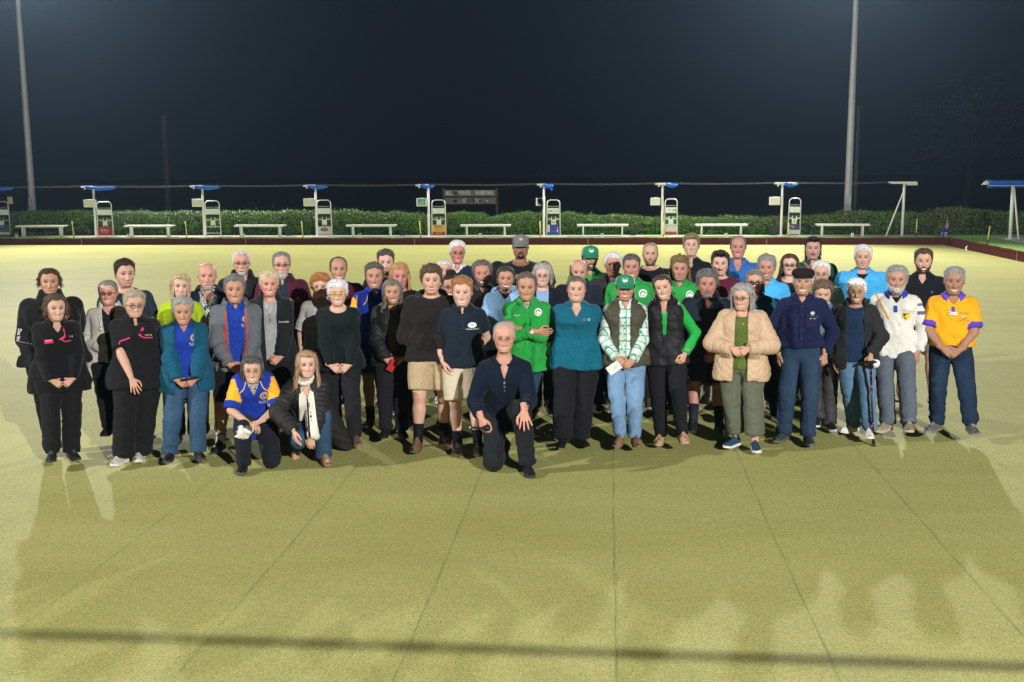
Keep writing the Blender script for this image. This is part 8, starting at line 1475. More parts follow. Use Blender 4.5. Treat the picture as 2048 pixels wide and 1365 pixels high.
person('laughing woman in a green cap, pale plaid shirt, olive vest and blue jeans', 1251, 547, 10.35, 'f', w=1.06, hairtop=0.02, skin=TAN, hturn=-2, hair=hr('back', DBROWN, top=0.02, side=0.03, n=260, bun=(0.25, 0.28, 0.2, 0.10)), cap=dict(CAPG, back=(0.5, 0.52, 0.52)), glasses=dict(col=(0.05, 0.02, 0.02), r=0.0022, hv=0.05), face=F(0.95, 1.4, ruddy=0.4, age=0.8), tops=[shirt((0.45, 0.6, 0.5), pat=plaid, h=0.0095, neck=('v', 0.045, 0.6), off=0.020, wr=1.2, collar=dict(kind='fold', col=(0.50, 0.64, 0.56), gap=24, tip=0.045)), jacket((0.060, 0.056, 0.038), 0.052, 0.062, sleeve='none', mat=NYLON, name='vest', off=0.040, puff=('channel', 0.105, 0.012), hem=0.455, collar=dict(kind='stand', col=(0.060, 0.056, 0.038), gap=48, r=1.3, h=0.045, mat=NYLON))], legs=longs(LDEN, mat=DENIM, fade=0.2, hemoff=0.010, off=0.006, wr=1.3), arms=(('clasp', 0.535), ('clasp', 0.52)), shoes=sneak((0.24, 0.14, 0.08), (0.20, 0.13, 0.08), (0.1, 0.05, 0.03)), feetpx={-1: (1241, 900, -14), 1: (1270, 903, 10)}, extra=x37)
def x38(p, sk, root): worker_bits(p, sk, p['tops'][0], sk['H'], GRN, True, 'Mitch'); green_badge(p, sk, p['tops'][0], 0.125, 0.43, 1.25)
person('man with short dark grey hair in a green shirt behind the plaid woman', 1263, 508, 11.75, 'm', w=1.22, skin=(0.459, 0.230, 0.170), jaw=1.08, hair=hr('short', (0.10, 0.085, 0.075), col2=(0.3, 0.28, 0.26), top=0.075, side=0.02, flow='up', n=620, len=0.07, slen=0.03, line=0.79), face=F(0.75, 0.8, ruddy=0.6), tops=[shirt(GRN, wr=1.3, collar=dict(kind='fold', col=GRN, gap=28, tip=0.055, r=1.15))], legs=longs(BLK), arms=('side', 'side'), shoes=sneak((0.12, 0.08, 0.06), (0.4, 0.35, 0.3)), feetpx={-1: (1228, 840), 1: (1300, 850)}, extra=x38)
person('man with a shaved fair head and trimmed beard in a black t-shirt', 1301, 484, 13.0, 'm', w=1.14, skin=FAIR, hair=hr('short', (0.34, 0.25, 0.17), col2=(0.5, 0.4, 0.3), top=0.008, side=0.008, n=200, len=0.012, slen=0.012, line=0.86), beard=dict(kind='full', col=(0.17, 0.10, 0.06), col2=(0.3, 0.2, 0.12), thick=0.012), face=F(0.2, ruddy=0.4, brow=(0.2, 0.14, 0.09)), tops=[tee((0.012, 0.012, 0.014), neck=('crew', 0.028))], legs=longs(BLK), arms=('back', 'back'), shoes=sneak(BLK, BLK))
def x40(p, sk, root):
    j = p['tops'][-1]; buttons(p, sk, j, [(-0.004 + 0.004 * k, z) for k, z in enumerate((0.34, 0.27, 0.20, 0.13))], 0.006, STEELW); strip(p, sk, j, [(0.0, 0.37), (0.0, -0.03)], 0.03, print_mat((0.016, 0.015, 0.018)), 'placket')
person('smiling young woman in a black vest over bright green sleeves', 1329, 548, 10.4, 'f', w=0.99, skin=FAIR, tilt=-10, hturn=-4, lean=(-0.02, 0), hair=hr('back', (0.055, 0.035, 0.022), col2=(0.22, 0.14, 0.08), top=0.03, side=0.03, flow='back', n=460, bun=(0.0, 0.42, 0.42, 0.13)), face=F(0.9, 0.9, ruddy=0.3, brow=(0.06, 0.035, 0.02), lips=(0.42, 0.14, 0.13)), tops=[shirt((0.018, 0.34, 0.06), off=0.014, neck=('v', 0.08, 0.6), wr=1.4, collar=dict(kind='fold', col=(0.018, 0.34, 0.06), gap=34, tip=0.035)), jacket((0.012, 0.011, 0.014), 0.035, 0.0, sleeve='none', name='vest', mat=NYLON, off=0.036, hem=0.455, puff=('channel', 0.085, 0.012), collar=dict(kind='stand', col=(0.012, 0.011, 0.014), gap=52, r=1.35, h=0.05, mat=NYLON))], legs=longs((0.011, 0.011, 0.013), hemoff=0.016, off=0.006), arms=('back', (0.20, -0.13, 0.90)), hands={1: dict(dir=(-0.3, -0.5, -0.8), palm=(-0.6, 0.6, 0), kind='fist', hint=(1, 0.5, -0.2))}, watch=(1, 'dark'), shoes=dict(kind='sandal', col=(0.42, 0.26, 0.16)), feetpx={-1: (1322, 892), 1: (1366, 908, 14)}, extra=x40)
def x41(p, sk, root): worker_bits(p, sk, p['tops'][0], sk['H'], GRN, True); green_badge(p, sk, p['tops'][0], 0.11, 0.42, 1.1)
person('young man with curly fair mullet in a green work shirt', 1360, 512, 11.9, 'm', w=1.16, skin=(0.451, 0.230, 0.170), jaw=1.08, hair=hr('short', (0.17, 0.11, 0.05), col2=(0.52, 0.38, 0.19), top=0.15, side=0.03, wave=0.5, flow='curl', n=820, len=0.14, slen=0.05, line=0.76, lw=1.2, curtain=dict(top=0.5, to=-0.12, r=0.09, flare=0.12, wave=0.016, mess=0.5, n=460, **{'from': 1.75})), face=F(0.45, ruddy=0.7, stubble=(0.25, 0.15, 0.09, 0.25)), tops=[shirt(GRN, collar=dict(kind='fold', col=GRN, gap=30, tip=0.05, r=1.12))], legs=longs(BLK), arms=('side', 'side'), shoes=sneak(BLK, BLK), extra=x41)
person('tall boy with fair fringe in a black collared shirt, highest in the back row', 1383, 469, 13.2, 'm', w=1.02, skin=PALE, nod=-8, hair=hr('short', (0.24, 0.16, 0.07), col2=(0.55, 0.41, 0.22), top=0.10, side=0.055, sweep=-0.4, n=640, len=0.14, slen=0.1, line=0.76, fringe=(0.68, 0, 40)), face=F(-0.1, ruddy=0.4), tops=[polo((0.010, 0.010, 0.012), neck=('v', 0.06, 0.6))], legs=longs(BLK), arms=('side', 'side'), shoes=sneak(BLK, BLK))
def x43(p, sk, root): j = p['tops'][-1]; strip(p, sk, j, [(0.055, 0.46), (0.06, 0.36), (0.03, 0.24), (0.01, 0.10)], 0.012, print_mat((0.03, 0.03, 0.034)), 'zip')
person('ruddy man with curly grey hair in a navy jacket and dark shorts', 1415, 540, 10.85, 'm', w=1.20, belly=0.015, skin=(0.425, 0.200, 0.149), turn=3, hair=hr('short', (0.13, 0.125, 0.12), col2=(0.34, 0.335, 0.33), top=0.12, side=0.075, wave=0.45, flow='curl', n=950, len=0.09, slen=0.08, line=0.77), beard=dict(kind='goatee', col=(0.22, 0.19, 0.16), col2=(0.42, 0.4, 0.37), thick=0.025, drop=0.02), face=F(-0.1, ruddy=0.8, age=1.2, stubble=(0.25, 0.18, 0.14, 0.3)), tops=[shirt((0.03, 0.03, 0.034), neck=('v', 0.08, 0.6)), jacket((0.012, 0.018, 0.030), 0.045, 0.004, mat=CLOTH, slcol=(0.008, 0.010, 0.014), hem=0.445, collar=dict(kind='stand', col=(0.010, 0.011, 0.014), gap=44, r=1.35, h=0.055, mat=FLEECE))], legs=shorts((0.020, 0.025, 0.035), sl=0.98, hemoff=0.045), legs_bare=True, arms=('side', ('clasp', 0.48)), socks=(0.015, 0.018, 0.03), sockh=0.17, shoes=dict(kind='boot', col=(0.012, 0.012, 0.013), sole=(0.03, 0.03, 0.03), lace=(0.05, 0.05, 0.05)), feetpx={-1: (1386, 882, -10), 1: (1440, 878, 18)}, extra=x43)
def x44(p, sk, root): dtext(p, sk, p['tops'][0], 'CLUB HOTEL', 0.026, 0.06, 0.33, print_mat((0.5, 0.45, 0.42)))
person('young man with sunglasses on his head in a maroon t-shirt and tan work boots', 1441, 502, 12.15, 'm', w=1.10, skin=PALE, sunnies=True, hair=hr('short', (0.05, 0.035, 0.025), col2=(0.16, 0.11, 0.07), top=0.10, side=0.05, wave=0.5, flow='curl', n=640, len=0.10, curtain=dict(top=0.4, to=0.02, r=0.05, wave=0.012, mess=0.4, n=200, **{'from': 1.9})), face=F(0.75, 0.4, ruddy=0.5, brow=(0.05, 0.03, 0.02)), beard=dict(kind='moustache', col=(0.10, 0.06, 0.04), thick=0.006, n=60), tops=[tee((0.115, 0.018, 0.035), neck=('crew', 0.02))], legs=shorts((0.02, 0.022, 0.03), sl=0.9), legs_bare=True, arms=('side', 'side'), socks=(0.3, 0.3, 0.28), shoes=dict(kind='boot', col=(0.32, 0.21, 0.10), sole=(0.10, 0.07, 0.05), lace=(0.4, 0.3, 0.16)), feetpx={-1: (1410, 822, -8), 1: (1458, 826, 12)}, extra=x44)
def x45(p, sk, root): worker_bits(p, sk, p['tops'][0], sk['H'], (0.03, 0.11, 0.36), True)
person('big man with receding hair in a mid blue work shirt, back row', 1477, 471, 13.0, 'm', w=1.30, skin=(0.468, 0.230, 0.178), fat=0.06, hair=hr('short', (0.10, 0.095, 0.09), col2=(0.35, 0.34, 0.33), top=0.016, side=0.03, line=0.93, recede=0.07, n=420, len=0.03, slen=0.04), face=F(0.6, 0.4, ruddy=0.7), tops=[shirt((0.035, 0.12, 0.40), neck=('v', 0.075, 0.5), collar=dict(kind='fold', col=(0.04, 0.13, 0.42), gap=34, tip=0.055, r=1.15))], legs=longs(BLK), arms=('side', 'side'), shoes=sneak(BLK, BLK), extra=x45)
def x46(p, sk, root):
    g = p['tops'][1]; P = [hit_front([p['tops'][0]['_bvh']], sk, x, z, 0.004) for x, z in ((-0.05, 0.47), (-0.035, 0.42), (-0.012, 0.385), (0.01, 0.385), (0.035, 0.42), (0.05, 0.47))]; MB().tube(P, 0.0028, 6).build('necklace', METALJ, root, smooth=True)
    for s in (-1, 1):
        V, Fc = rect(0.11, 0.05); decal(p, sk, g, V, Fc, s * 0.125, 0.10, print_mat((0.47, 0.33, 0.21)), 'pocket_flap', lift=0.010)
person('woman with grey bob and glasses in an open beige quilted jacket', 1487, 567, 10.15, 'f', w=1.18, skin=FAIR, hturn=-14, nod=2, turn=-4, hair=hr('short', (0.30, 0.29, 0.26), col2=(0.66, 0.65, 0.61), top=0.08, side=0.07, sweep=-0.8, wave=0.5, n=760, len=0.13, slen=0.12, line=0.78, curtain=dict(to=0.05, r=0.085, wave=0.014, mess=0.35, n=440, flare=0.05, **{'from': 1.15})), glasses=dict(col=(0.10, 0.06, 0.05), r=0.0024, hv=0.055, hw=0.09, sq=3.5), face=F(-0.15, 0.35, age=0.9, ruddy=0.3), tops=[tee((0.085, 0.125, 0.025), off=0.012, neck=('crew', 0.04), hem=0.47), jacket((0.50, 0.35, 0.225), 0.060, 0.075, mat=NYLON, off=0.030, hem=0.415, flare=0.25, slack=0.020, wr=0.6, cuff=0.004, h=0.0095, puff=('onion', 0.135, 0.016), bunch=0.3, collar=dict(kind='rib', col=(0.42, 0.30, 0.19), gap=48, r=1.35, z=0.325))], legs=longs((0.105, 0.115, 0.080), hemoff=0.050, off=0.016, len=-0.06, wr=1.1), arms=(('clasp', 0.635), ('clasp', 0.64)), shoes=dict(kind='slip', col=(0.022, 0.055, 0.10), sole=(0.66, 0.64, 0.58)), feetpx={-1: (1470, 896, -30), 1: (1509, 905, 12)}, extra=x46)
def x46hands(p): pass
person('woman with heavy dark glasses in a teal shirt behind the beige jacket', 1510, 539, 11.25, 'f', w=1.14, skin=RUDDY, hair=hr('short', (0.20, 0.17, 0.13), col2=(0.55, 0.50, 0.42), top=0.055, side=0.05, sweep=0.8, n=620, curtain=dict(to=0.05, r=0.06, n=420, flare=0.08, **{'from': 1.05})), glasses=dict(col=(0.012, 0.012, 0.014), r=0.0042, hv=0.06, hw=0.095, sq=3.2, cat=0.15), face=F(0.7, 0.7, ruddy=0.6), tops=[polo((0.010, 0.09, 0.14), neck=('v', 0.07, 0.55), collar=dict(kind='fold', col=(0.02, 0.14, 0.2), gap=30))], legs=longs((0.012, 0.012, 0.016)), arms=('side', 'side'), shoes=sneak((0.32, 0.31, 0.30), (0.6, 0.6, 0.58), (0.5, 0.5, 0.5)), feetpx={-1: (1500, 880), 1: (1558, 858, 30)})
def x48(p, sk, root): g = p['tops'][0]; dtext(p, sk, g, '###', 0.018, 0.105, 0.36, print_mat((0.45, 0.03, 0.10))); dtext(p, sk, g, 'LIONESS CLUB', 0.016, 0.105, 0.34, print_mat((0.02, 0.05, 0.2)), bold=0.01)
person('laughing man with tousled grey hair in a light blue polo, behind the flat cap', 1534, 510, 12.0, 'm', w=1.12, skin=(0.476, 0.238, 0.178), hturn=-4, hair=hr('short', (0.24, 0.235, 0.23), col2=(0.56, 0.55, 0.54), top=0.09, side=0.05, wave=0.5, flow='up', n=720, len=0.10, slen=0.08, sweep=-0.5), face=F(0.95, 1.1, ruddy=0.7, age=1.2), tops=[polo(LTBLUE, collar=dict(kind='fold', col=(0.08, 0.44, 0.80), gap=26, tip=0.05))], legs=longs((0.02, 0.02, 0.03)), arms=('side', 'side'), shoes=sneak((0.4, 0.4, 0.4)), extra=x48)
person('woman with long wavy brown hair and dark glasses in a dark top', 1580, 507, 12.35, 'f', w=1.02, skin=PALE, hair=hr('short', (0.05, 0.03, 0.02), col2=(0.26, 0.14, 0.07), top=0.055, side=0.05, sweep=0.7, n=560, curtain=dict(to=-0.65, r=0.06, flare=0.30, wave=0.018, mess=0.2, n=640, tl=1.2, **{'from': 1.0})), glasses=dict(col=(0.012, 0.012, 0.014), r=0.003, hv=0.055, sq=3.2), face=F(0.6, 0.6, ruddy=0.35, brow=(0.05, 0.03, 0.02)), tops=[tee((0.014, 0.014, 0.018), neck=('crew', 0.04))], legs=longs(BLK), arms=('side', 'side'), shoes=sneak(BLK, BLK))
def x50(p, sk, root):
    g = p['tops'][0]; H = sk['H']; worker_bits(p, sk, g, H, (0.010, 0.014, 0.050), True); smallmark(p, sk, g, -0.105, 0.36, 0.04, 0.007, (0.12, 0.13, 0.2), 'name_badge'); rs = np.random.default_rng(2)
    for a in np.linspace(0.3, math.pi - 0.3, 7): V = [(0.004 * math.cos(a + 1.57), 0.004 * math.sin(a + 1.57)), (-0.004 * math.cos(a + 1.57), -0.004 * math.sin(a + 1.57)), (0.026 * math.cos(a) - 0.004, 0.026 * math.sin(a)), (0.026 * math.cos(a) + 0.004, 0.026 * math.sin(a) + 0.002)]; decal(p, sk, g, V, [(0, 1, 2, 3)], 0.098, 0.385, EMB_W, 'emblem', lift=0.010)
    V, Fc = rect(0.034, 0.006); decal(p, sk, g, V, Fc, 0.098, 0.374, print_mat((0.1, 0.35, 0.15)), 'emblem', lift=0.010); dtext(p, sk, g, 'STANTHORPE', 0.015, 0.098, 0.360, EMB_W, bold=0.02); dtext(p, sk, g, 'SHOWS', 0.014, 0.10, 0.344, EMB_W, bold=0.02)
person('old man in a dark flat cap, navy work shirt and belted jeans', 1607, 534, 10.45, 'm', w=1.04, hairtop=0.01, skin=(0.425, 0.246, 0.170), nod=-2, hair=hr('short', (0.45, 0.43, 0.41), col2=(0.7, 0.69, 0.67), top=0.01, side=0.035, n=300), cap=dict(kind='flat', col=(0.016, 0.014, 0.014)), face=F(0.85, 0.8, age=1.8, ruddy=0.35, brow=(0.3, 0.25, 0.2)), tops=[shirt((0.010, 0.014, 0.050), off=0.020, hem=0.535, wr=1.5, bunch=0.8, collar=dict(kind='fold', col=(0.010, 0.014, 0.050), gap=24, tip=0.05))], legs=longs((0.022, 0.042, 0.078), mat=DENIM, fade=0.4, wr=1.4), belt=dict(col=(0.10, 0.035, 0.018), z=0.045), arms=((-0.20, -0.04, 0.86), (0.22, -0.05, 0.87)), hands={1: dict(dir=(0, -0.1, -1), palm=(-0.6, 0.7, 0), kind='fist')}, shoes=dict(kind='slip', col=(0.035, 0.045, 0.045), sole=(0.10, 0.10, 0.10)), feetpx={-1: (1567, 882, -25), 1: (1615, 890, 10)}, extra=x50)
person('moustached young man in a dark green shirt with sunglasses on his head', 1627, 473, 13.0, 'm', w=1.18, skin=(0.476, 0.272, 0.221), sunnies=True, jaw=1.05, hair=hr('short', (0.04, 0.026, 0.018), col2=(0.13, 0.09, 0.06), top=0.07, side=0.035, n=520, curtain=dict(top=0.45, to=-0.32, r=0.045, wave=0.012, mess=0.3, n=320, **{'from': 1.85})), beard=dict(kind='moustache', col=(0.05, 0.03, 0.022), thick=0.012, n=110), face=F(-0.1, ruddy=0.5, brow=(0.03, 0.02, 0.015), browa=0.8), tops=[tee((0.30, 0.10, 0.09), off=0.010, sleeve='none'), polo((0.008, 0.06, 0.032), neck=('v', 0.075, 0.9))], legs=longs(BLK), arms=('side', 'side'), shoes=sneak(BLK, BLK))
person('old man with white hair and gold glasses in a sage green knitted jumper', 1643, 520, 12.0, 'm', w=1.08, skin=FAIR, nod=6, hair=hr('short', (0.66, 0.65, 0.63), col2=(0.85, 0.84, 0.82), top=0.04, side=0.035, line=0.84, n=480), glasses=dict(col=(0.30, 0.22, 0.12), r=0.0018, hv=0.055, hw=0.092, sq=2.8), face=F(-0.3, 0.3, ruddy=0.45, age=1.2), tops=[jumper((0.13, 0.26, 0.20), puff=('cable', 0.035, 0.004)), ], legs=longs((0.02, 0.02, 0.03)), arms=('side', 'side'), shoes=sneak(BLK, BLK))
person('small curly haired old woman in a blue grey cable knit jumper', 1646, 559, 10.95, 'f', w=1.08, skin=FAIR, nod=14, hturn=4, hair=hr('short', (0.13, 0.085, 0.055), col2=(0.36, 0.27, 0.19), top=0.11, side=0.09, wave=0.5, flow='curl', n=900, len=0.10, slen=0.10, line=0.78, nape=0.22), face=F(0.3, 0.2, age=1.5, ruddy=0.5, eye=0.008), tops=[polo((0.30, 0.42, 0.46), collar=dict(kind='fold', col=(0.30, 0.42, 0.46), gap=26)), jumper((0.10, 0.145, 0.21), off=0.028, neck=('v', 0.05, 0.8), puff=('cable', 0.040, 0.006), h=0.010, hem=0.425)], legs=longs((0.040, 0.038, 0.040), hemoff=0.030, mat=NYLON), arms=(('clasp', 0.62), 'side'), shoes=sneak((0.015, 0.015, 0.018), (0.5, 0.5, 0.5)), feetpx={-1: (1637, 878, -6), 1: (1658, 862, 20)})
def x54(p, sk, root): g = p['tops'][0]; dtext(p, sk, g, '#-#', 0.020, 0.115, 0.37, print_mat((0.45, 0.03, 0.10)), bold=0.01); dtext(p, sk, g, 'LANDSBOROUGH', 0.017, 0.115, 0.345, print_mat((0.02, 0.05, 0.2)), bold=0.012)
person('large man with white hair and moustache in a light blue polo', 1727, 490, 12.45, 'm', w=1.28, skin=FAIR, jaw=1.05, hair=hr('short', (0.60, 0.59, 0.57), col2=(0.85, 0.84, 0.82), top=0.08, side=0.05, sweep=0.8, n=620, len=0.13), beard=dict(kind='moustache', col=(0.5, 0.49, 0.47), thick=0.02, n=120), face=F(0.1, ruddy=0.4, age=1.0), tops=[tee(BLK, off=0.010, sleeve='none'), polo(LTBLUE, neck=('v', 0.07, 0.75), collar=dict(kind='fold', col=LTBLUE, gap=34, tip=0.06, r=1.1))], legs=longs((0.012, 0.014, 0.022)), arms=('side', 'side'), shoes=sneak(BLK, BLK), feetpx={-1: (1690, 838), 1: (1748, 842)}, extra=x54)
def x55(p, sk, root):
    q = sk[('wr', 1)] + np.array([0.0, -0.045, -0.065]); c_, s_ = math.cos(root.rotation_euler.z), math.sin(root.rotation_euler.z); wl = lambda v: np.array([root.location.x + c_ * v[0] - s_ * v[1], root.location.y + s_ * v[0] + c_ * v[1], v[2]]); h = wl(q); ft = at(1747, 893, 0.0)
    o = tag(empty('walking_cane', (ft[0], ft[1], 0)), 'black walking cane patterned with pink and red flowers, held by the white haired woman', 'walking cane'); d = np.array([h[0] - ft[0], h[1] - ft[1], h[2]]); cm = bpy.data.materials.new('flowered_cane'); cm.use_nodes = True; t = cm.node_tree; b = t.nodes['Principled BSDF']; tc = t.nodes.new('ShaderNodeTexCoord'); vo = t.nodes.new('ShaderNodeTexVoronoi'); vo.inputs['Scale'].default_value = 34; t.links.new(tc.outputs['Object'], vo.inputs['Vector']); r_ = t.nodes.new('ShaderNodeValToRGB'); r_.color_ramp.interpolation = 'CONSTANT'; r_.color_ramp.elements[0].color = (0.70, 0.30, 0.28, 1); r_.color_ramp.elements[1].position = 0.20; r_.color_ramp.elements[1].color = (0.50, 0.02, 0.05, 1); e_ = r_.color_ramp.elements.new(0.36); e_.color = (0.008, 0.008, 0.01, 1); t.links.new(vo.outputs['Distance'], r_.inputs[0]); t.links.new(r_.outputs[0], b.inputs['Base Color']); b.inputs['Roughness'].default_value = 0.35
    MB().tube([d * 0.04, d * 0.5, d], 0.0115, 12).build('shaft', cm, o, smooth=True); MB().tube([d * 0.0, d * 0.02, d * 0.055], [0.022, 0.019, 0.013], 12).build('ferrule', DARKP, o, smooth=True); u = np.array([c_, s_, 0]); MB().tube([d + u * 0.055, d + u * 0.03 + [0, 0, 0.010], d, d - u * 0.04 + [0, 0, 0.004], d - u * 0.065 - [0, 0, 0.012]], [0.011, 0.013, 0.014, 0.013, 0.010], 10).build('handle', DARKP, o, smooth=True)
    q2 = wl(q + np.array([0.05, 0.03, -0.01])); V, Q = surface_nets(lambda P: np.linalg.norm(P * np.array([1, 1, 0.9]), axis=1) - 0.038 + 0.012 * ridged(P, (40, 40, 40), 4), np.array([-0.07] * 3), np.array([0.07] * 3), 0.007); ti = tag(mesh('tissue', V, Q, WHITEP, None, True), 'crumpled white tissue in the hand that holds the walking cane', 'tissue'); ti.location = q2
    V, Fc = rect(0.075, 0.075); decal(p, sk, p['tops'][0], V, Fc, 0.045, 0.30, print_mat((0.015, 0.03, 0.07)), 'pocket')
person('old white haired woman in a black jacket leaning on a cane', 1714, 556, 10.65, 'f', w=1.02, skin=(0.425, 0.238, 0.162), lean=(-0.015, 0), hair=hr('short', (0.66, 0.65, 0.63), col2=(0.85, 0.84, 0.82), top=0.06, side=0.045, sweep=0.8, n=640, line=0.76, fringe=(0.67, 0.1, 50), nape=0.2), glasses=dict(col=(0.35, 0.28, 0.2), r=0.0015, hv=0.055, sq=2.6), face=F(0.85, 0.9, age=1.6, ruddy=0.4), earrings=True, tops=[tee((0.013, 0.030, 0.075), off=0.018, neck=('crew', 0.03), wr=1.3), jacket((0.022, 0.023, 0.026), 0.075, 0.08, hem=0.42, off=0.03, wr=1.4, collar=dict(kind='stand', col=(0.022, 0.023, 0.026), gap=50, r=1.35, h=0.045, mat=FLEECE))], legs=longs((0.10, 0.19, 0.31), mat=DENIM, hemoff=0.026, wr=1.4), arms=('side', (0.155, -0.20, 0.855)), hands={1: dict(dir=(-0.05, -0.4, -0.9), palm=(-0.3, 0.9, -0.3), kind='fist', hint=(1, 0.4, -0.3))}, shoes=sneak((0.66, 0.64, 0.60), (0.66, 0.64, 0.60)), feetpx={-1: (1708, 868, -42), 1: (1739, 886, 4)}, extra=x55)
def whitebowl(col, q, arm, T1, T2, V, H):
    x, z = q[:, 0], q[:, 2]; fr = (q[:, 1] < 0.03); l = (x < -0.055) & fr; g1 = l & (np.abs((z - 0.40) - (x + 0.125) * -1.9) < 0.022) & (z > 0.29); g2 = (arm < 0) & (T1 > 0.15) & (T1 < 0.55) & (V[:, 1] < 0.02) & (np.abs(np.sin(z * 30 + x * 12)) > 0.75); g3 = l & (x < -0.13) & (z < 0.28) & (z > 0.18) & (np.abs((z - 0.23) + (x + 0.15) * 2.2) < 0.03); n3 = l & (z < 0.295) & (z > 0.27) & (x < -0.12)
    col[g1 | g3] = (0.60, 0.30, 0.03); col[g2] = (0.50, 0.25, 0.03); col[n3] = (0.04, 0.05, 0.2); s2 = (arm > 0) & (T1 < 0.5) & (q[:, 0] > 0.2); col[s2 & (np.abs(np.sin(z * 40)) > 0.8)] = (0.1, 0.12, 0.25); return col
def x56(p, sk, root):
    g = p['tops'][1]; strip(p, sk, g, [(-0.006, 0.425), (-0.002, 0.36)], 0.036, print_mat((0.03, 0.05, 0.36)), 'placket'); y_ = print_mat((0.70, 0.55, 0.03)); decal(p, sk, g, [(-0.032, 0.034), (0.032, 0.034), (0.036, -0.012), (0.0, -0.048), (-0.036, -0.012)], [(0, 1, 2, 3, 4)], 0.098, 0.325, y_, 'badge', lift=0.006); decal(p, sk, g, [(-0.025, 0.028), (0.025, 0.028), (0.026, 0.000), (-0.026, 0.000)], [(0, 1, 2, 3)], 0.098, 0.325, print_mat((0.02, 0.02, 0.12)), 'badge', lift=0.009); decal(p, sk, g, [(-0.024, -0.010), (0.024, -0.010), (0.0, -0.034)], [(0, 1, 2)], 0.098, 0.325, print_mat((0.05, 0.05, 0.02)), 'badge', lift=0.009); V, Fc = ringd(0.003, 0.009); decal(p, sk, g, V, Fc, 0.098, 0.339, y_, 'badge', lift=0.011); strip(p, sk, g, [(0.035, 0.385), (0.16, 0.375)], 0.006, print_mat((0.50, 0.50, 0.46)), 'pocket_seam')
person('bearded man in a white bowls shirt with a blue collar', 1795, 531, 10.85, 'm', w=1.10, belly=0.012, skin=(0.425, 0.230, 0.170), turn=2, hair=hr('short', (0.28, 0.27, 0.25), col2=(0.62, 0.61, 0.58), top=0.08, side=0.065, sweep=0.6, wave=0.4, n=700, len=0.13, slen=0.10, flow='crop'), beard=dict(kind='full', col=(0.48, 0.46, 0.43), col2=(0.75, 0.74, 0.70), thick=0.035, drop=0.05, n=420), face=F(0.85, 0.8, ruddy=0.5), tops=[tee((0.012, 0.012, 0.014), off=0.010, sleeve='none'), shirt((0.68, 0.67, 0.62), pat=whitebowl, off=0.022, hem=0.44, flare=0.10, wr=1.5, neck=('v', 0.060, 0.72), collar=dict(kind='fold', col=(0.03, 0.05, 0.40), gap=32, tip=0.055, r=1.12, tipcol=(0.03, 0.05, 0.36)))], legs=longs((0.10, 0.12, 0.15), mat=DENIM, hemoff=0.030, wr=1.3), arms=('back', (0.225, -0.06, 0.83)), hands={1: dict(dir=(-0.1, -0.35, -1), palm=(-0.7, 0.6, 0), kind='relaxed')}, watch=(1, 'steel'), shoes=sneak((0.26, 0.21, 0.15), (0.42, 0.38, 0.30), (0.4, 0.36, 0.28)), feetpx={-1: (1776, 872, -34), 1: (1820, 882, 0)}, extra=x56)
def x57(p, sk, root): V = [(-0.012, -0.010), (0.012, -0.010), (0.004, 0.014)]; decal(p, sk, p['tops'][0], V, [(0, 1, 2)], 0.105, 0.375, print_mat((0.03, 0.15, 0.7)), 'emblem')
person('bearded young man in a black polo and grey shorts at the far right back', 1848, 497, 12.2, 'm', w=1.10, skin=FAIR, hturn=4, hair=hr('short', (0.075, 0.05, 0.033), col2=(0.22, 0.16, 0.11), top=0.095, side=0.035, flow='crop', sweep=0.4, n=640, len=0.12), beard=dict(kind='full', col=(0.055, 0.035, 0.025), col2=(0.14, 0.09, 0.06), thick=0.012, n=320), face=F(0.85, 0.7, ruddy=0.3, brow=(0.05, 0.03, 0.02)), tops=[polo((0.010, 0.010, 0.013), neck=('v', 0.065, 0.65), collar=dict(kind='fold', col=(0.010, 0.012, 0.018), gap=28, tip=0.045))], legs=shorts((0.16, 0.17, 0.19), sl=0.9), legs_bare=True, arms=('side', 'side'), shoes=dict(kind='sandal', col=BLK, thong=True), feetpx={-1: (1796, 810, -15), 1: (1863, 818, 6)}, extra=x57)
def ybowl(col, q, arm, T1, T2, V, H):
    x, z = q[:, 0], q[:, 2]; pur = np.array((0.10, 0.05, 0.42)); back = (q[:, 1] > 0.02); up_ = (arm != 0) & (T2 <= 0) & (z > 0.10 * H); m = up_ & (T1 > 0.70); m |= up_ & (T1 < 0.72) & (V[:, 1] > 0.018); m |= (arm == 0) & (z > 0.275 * H) & (q[:, 1] > 0.012); col[m] = pur; m2 = (arm > 0) & (T1 > 0.36) & (T1 < 0.56) & (V[:, 1] > 0.0); col[m2] = (0.45, 0.40, 0.42); m3 = m2 & (np.abs(np.sin(z * 60)) > 0.6); col[m3] = (0.32, 0.10, 0.04); return col
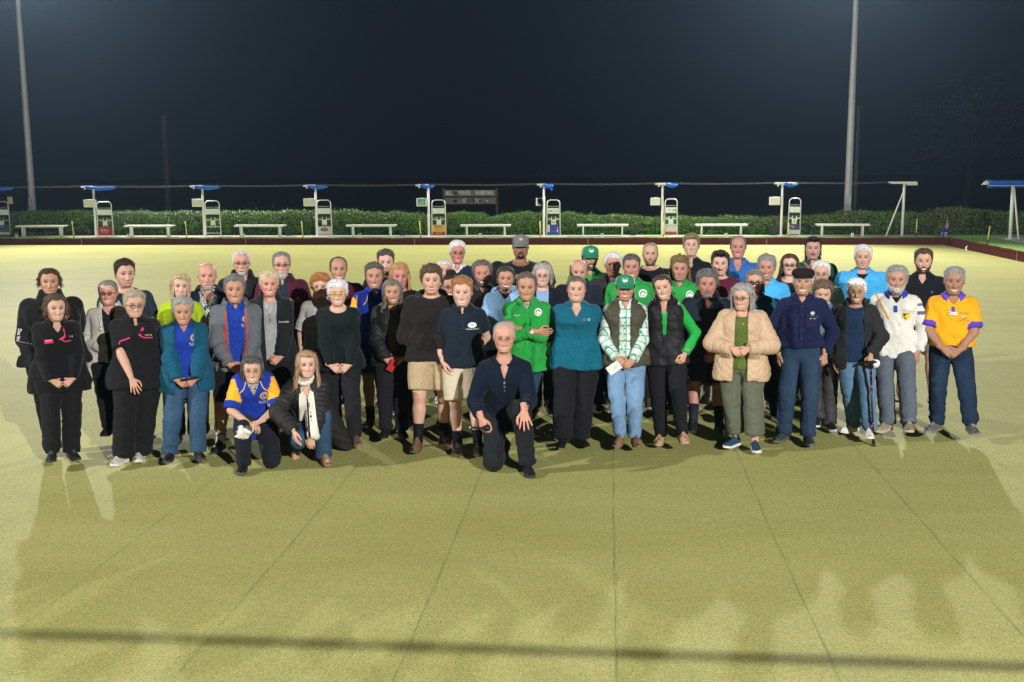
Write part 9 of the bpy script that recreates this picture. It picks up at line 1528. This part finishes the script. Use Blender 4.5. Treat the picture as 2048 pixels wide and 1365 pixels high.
def x58(p, sk, root):
    g = p['tops'][0]; pu = print_mat((0.10, 0.05, 0.30)); V, Fc = rect(0.080, 0.028); b = decal(p, sk, g, V, Fc, 0.0, 0.365, WHITEP, 'name_badge', rot=-0.12, lift=0.016); V, Fc = disc(0.007, 0.007, 10); decal(p, sk, g, V, Fc, -0.028, 0.369, pu, 'name_badge', lift=0.020); V, Fc = rect(0.045, 0.004); decal(p, sk, g, V, Fc, 0.010, 0.362, pu, 'name_badge', rot=-0.12, lift=0.020)
    for i, ch in enumerate('WSBC'): dtext(p, sk, g, ch, 0.021, 0.073 + i * 0.024, 0.372 - i * 0.0028, print_mat((0.22, 0.10, 0.14)), bold=0.008)
    V, Fc = rect(0.040, 0.012); decal(p, sk, g, V, Fc, 0.105, 0.333, EMB_W, 'emblem'); V, Fc = rect(0.030, 0.018); decal(p, sk, g, V, Fc, 0.103, 0.318, print_mat((0.60, 0.20, 0.05)), 'emblem', lift=0.007); V, Fc = rect(0.030, 0.005); decal(p, sk, g, V, Fc, 0.115, 0.332, print_mat((0.05, 0.12, 0.2)), 'emblem', lift=0.009); dtext(p, sk, g, 'Stephanie & Ray', 0.0165, 0.10, 0.296, print_mat((0.20, 0.16, 0.05)), bold=0.004)
    strip(p, sk, g, [(0, 0.43), (0, 0.375)], 0.030, print_mat((0.10, 0.05, 0.42)), 'placket')
person('tanned man in a yellow and purple polo and dark jeans, far right', 1910, 534, 10.75, 'm', w=1.10, skin=(0.340, 0.183, 0.119), turn=2, hair=hr('short', (0.26, 0.255, 0.25), col2=(0.62, 0.61, 0.60), top=0.085, side=0.035, flow='up', sweep=0.5, n=700, len=0.10, slen=0.05), face=F(0.85, 0.9, ruddy=0.35, age=1.3), tops=[polo((0.80, 0.345, 0.012), pat=ybowl, off=0.020, hem=0.515, bunch=0.9, sl=0.88, slf=2.6, wr=1.4, neck=('v', 0.062, 0.7), collar=dict(kind='fold', col=(0.12, 0.06, 0.50), gap=30, tip=0.055, r=1.1))], legs=longs(DDEN, mat=DENIM, fade=0.35, hemoff=0.026, wr=1.4), belt=dict(col=(0.012, 0.01, 0.01), z=0.02), arms=(('clasp', 0.535), ('clasp', 0.53)), shoes=sneak((0.10, 0.10, 0.10), (0.16, 0.16, 0.16), (0.35, 0.35, 0.35)), feetpx={-1: (1872, 880, -28), 1: (1945, 886, 14)}, extra=x58)
# ---------------------------------------------------------------- night mist lit by the floodlights
hm = bpy.data.materials.new('haze'); hm.use_nodes = True; t = hm.node_tree; t.nodes.clear()
out = t.nodes.new('ShaderNodeOutputMaterial'); pv = t.nodes.new('ShaderNodeVolumePrincipled')
pv.inputs['Color'].default_value = (0.48, 0.72, 1.0, 1); pv.inputs['Density'].default_value = HAZE; pv.inputs['Anisotropy'].default_value = 0.66
t.links.new(pv.outputs[0], out.inputs['Volume'])
hz = MB().box(-110, 110, -22, 150, -1.2, 17.5).build('haze', hm)
tag(hz, 'thin night mist hanging in the floodlight beams over the whole green', 'mist', kind='stuff')
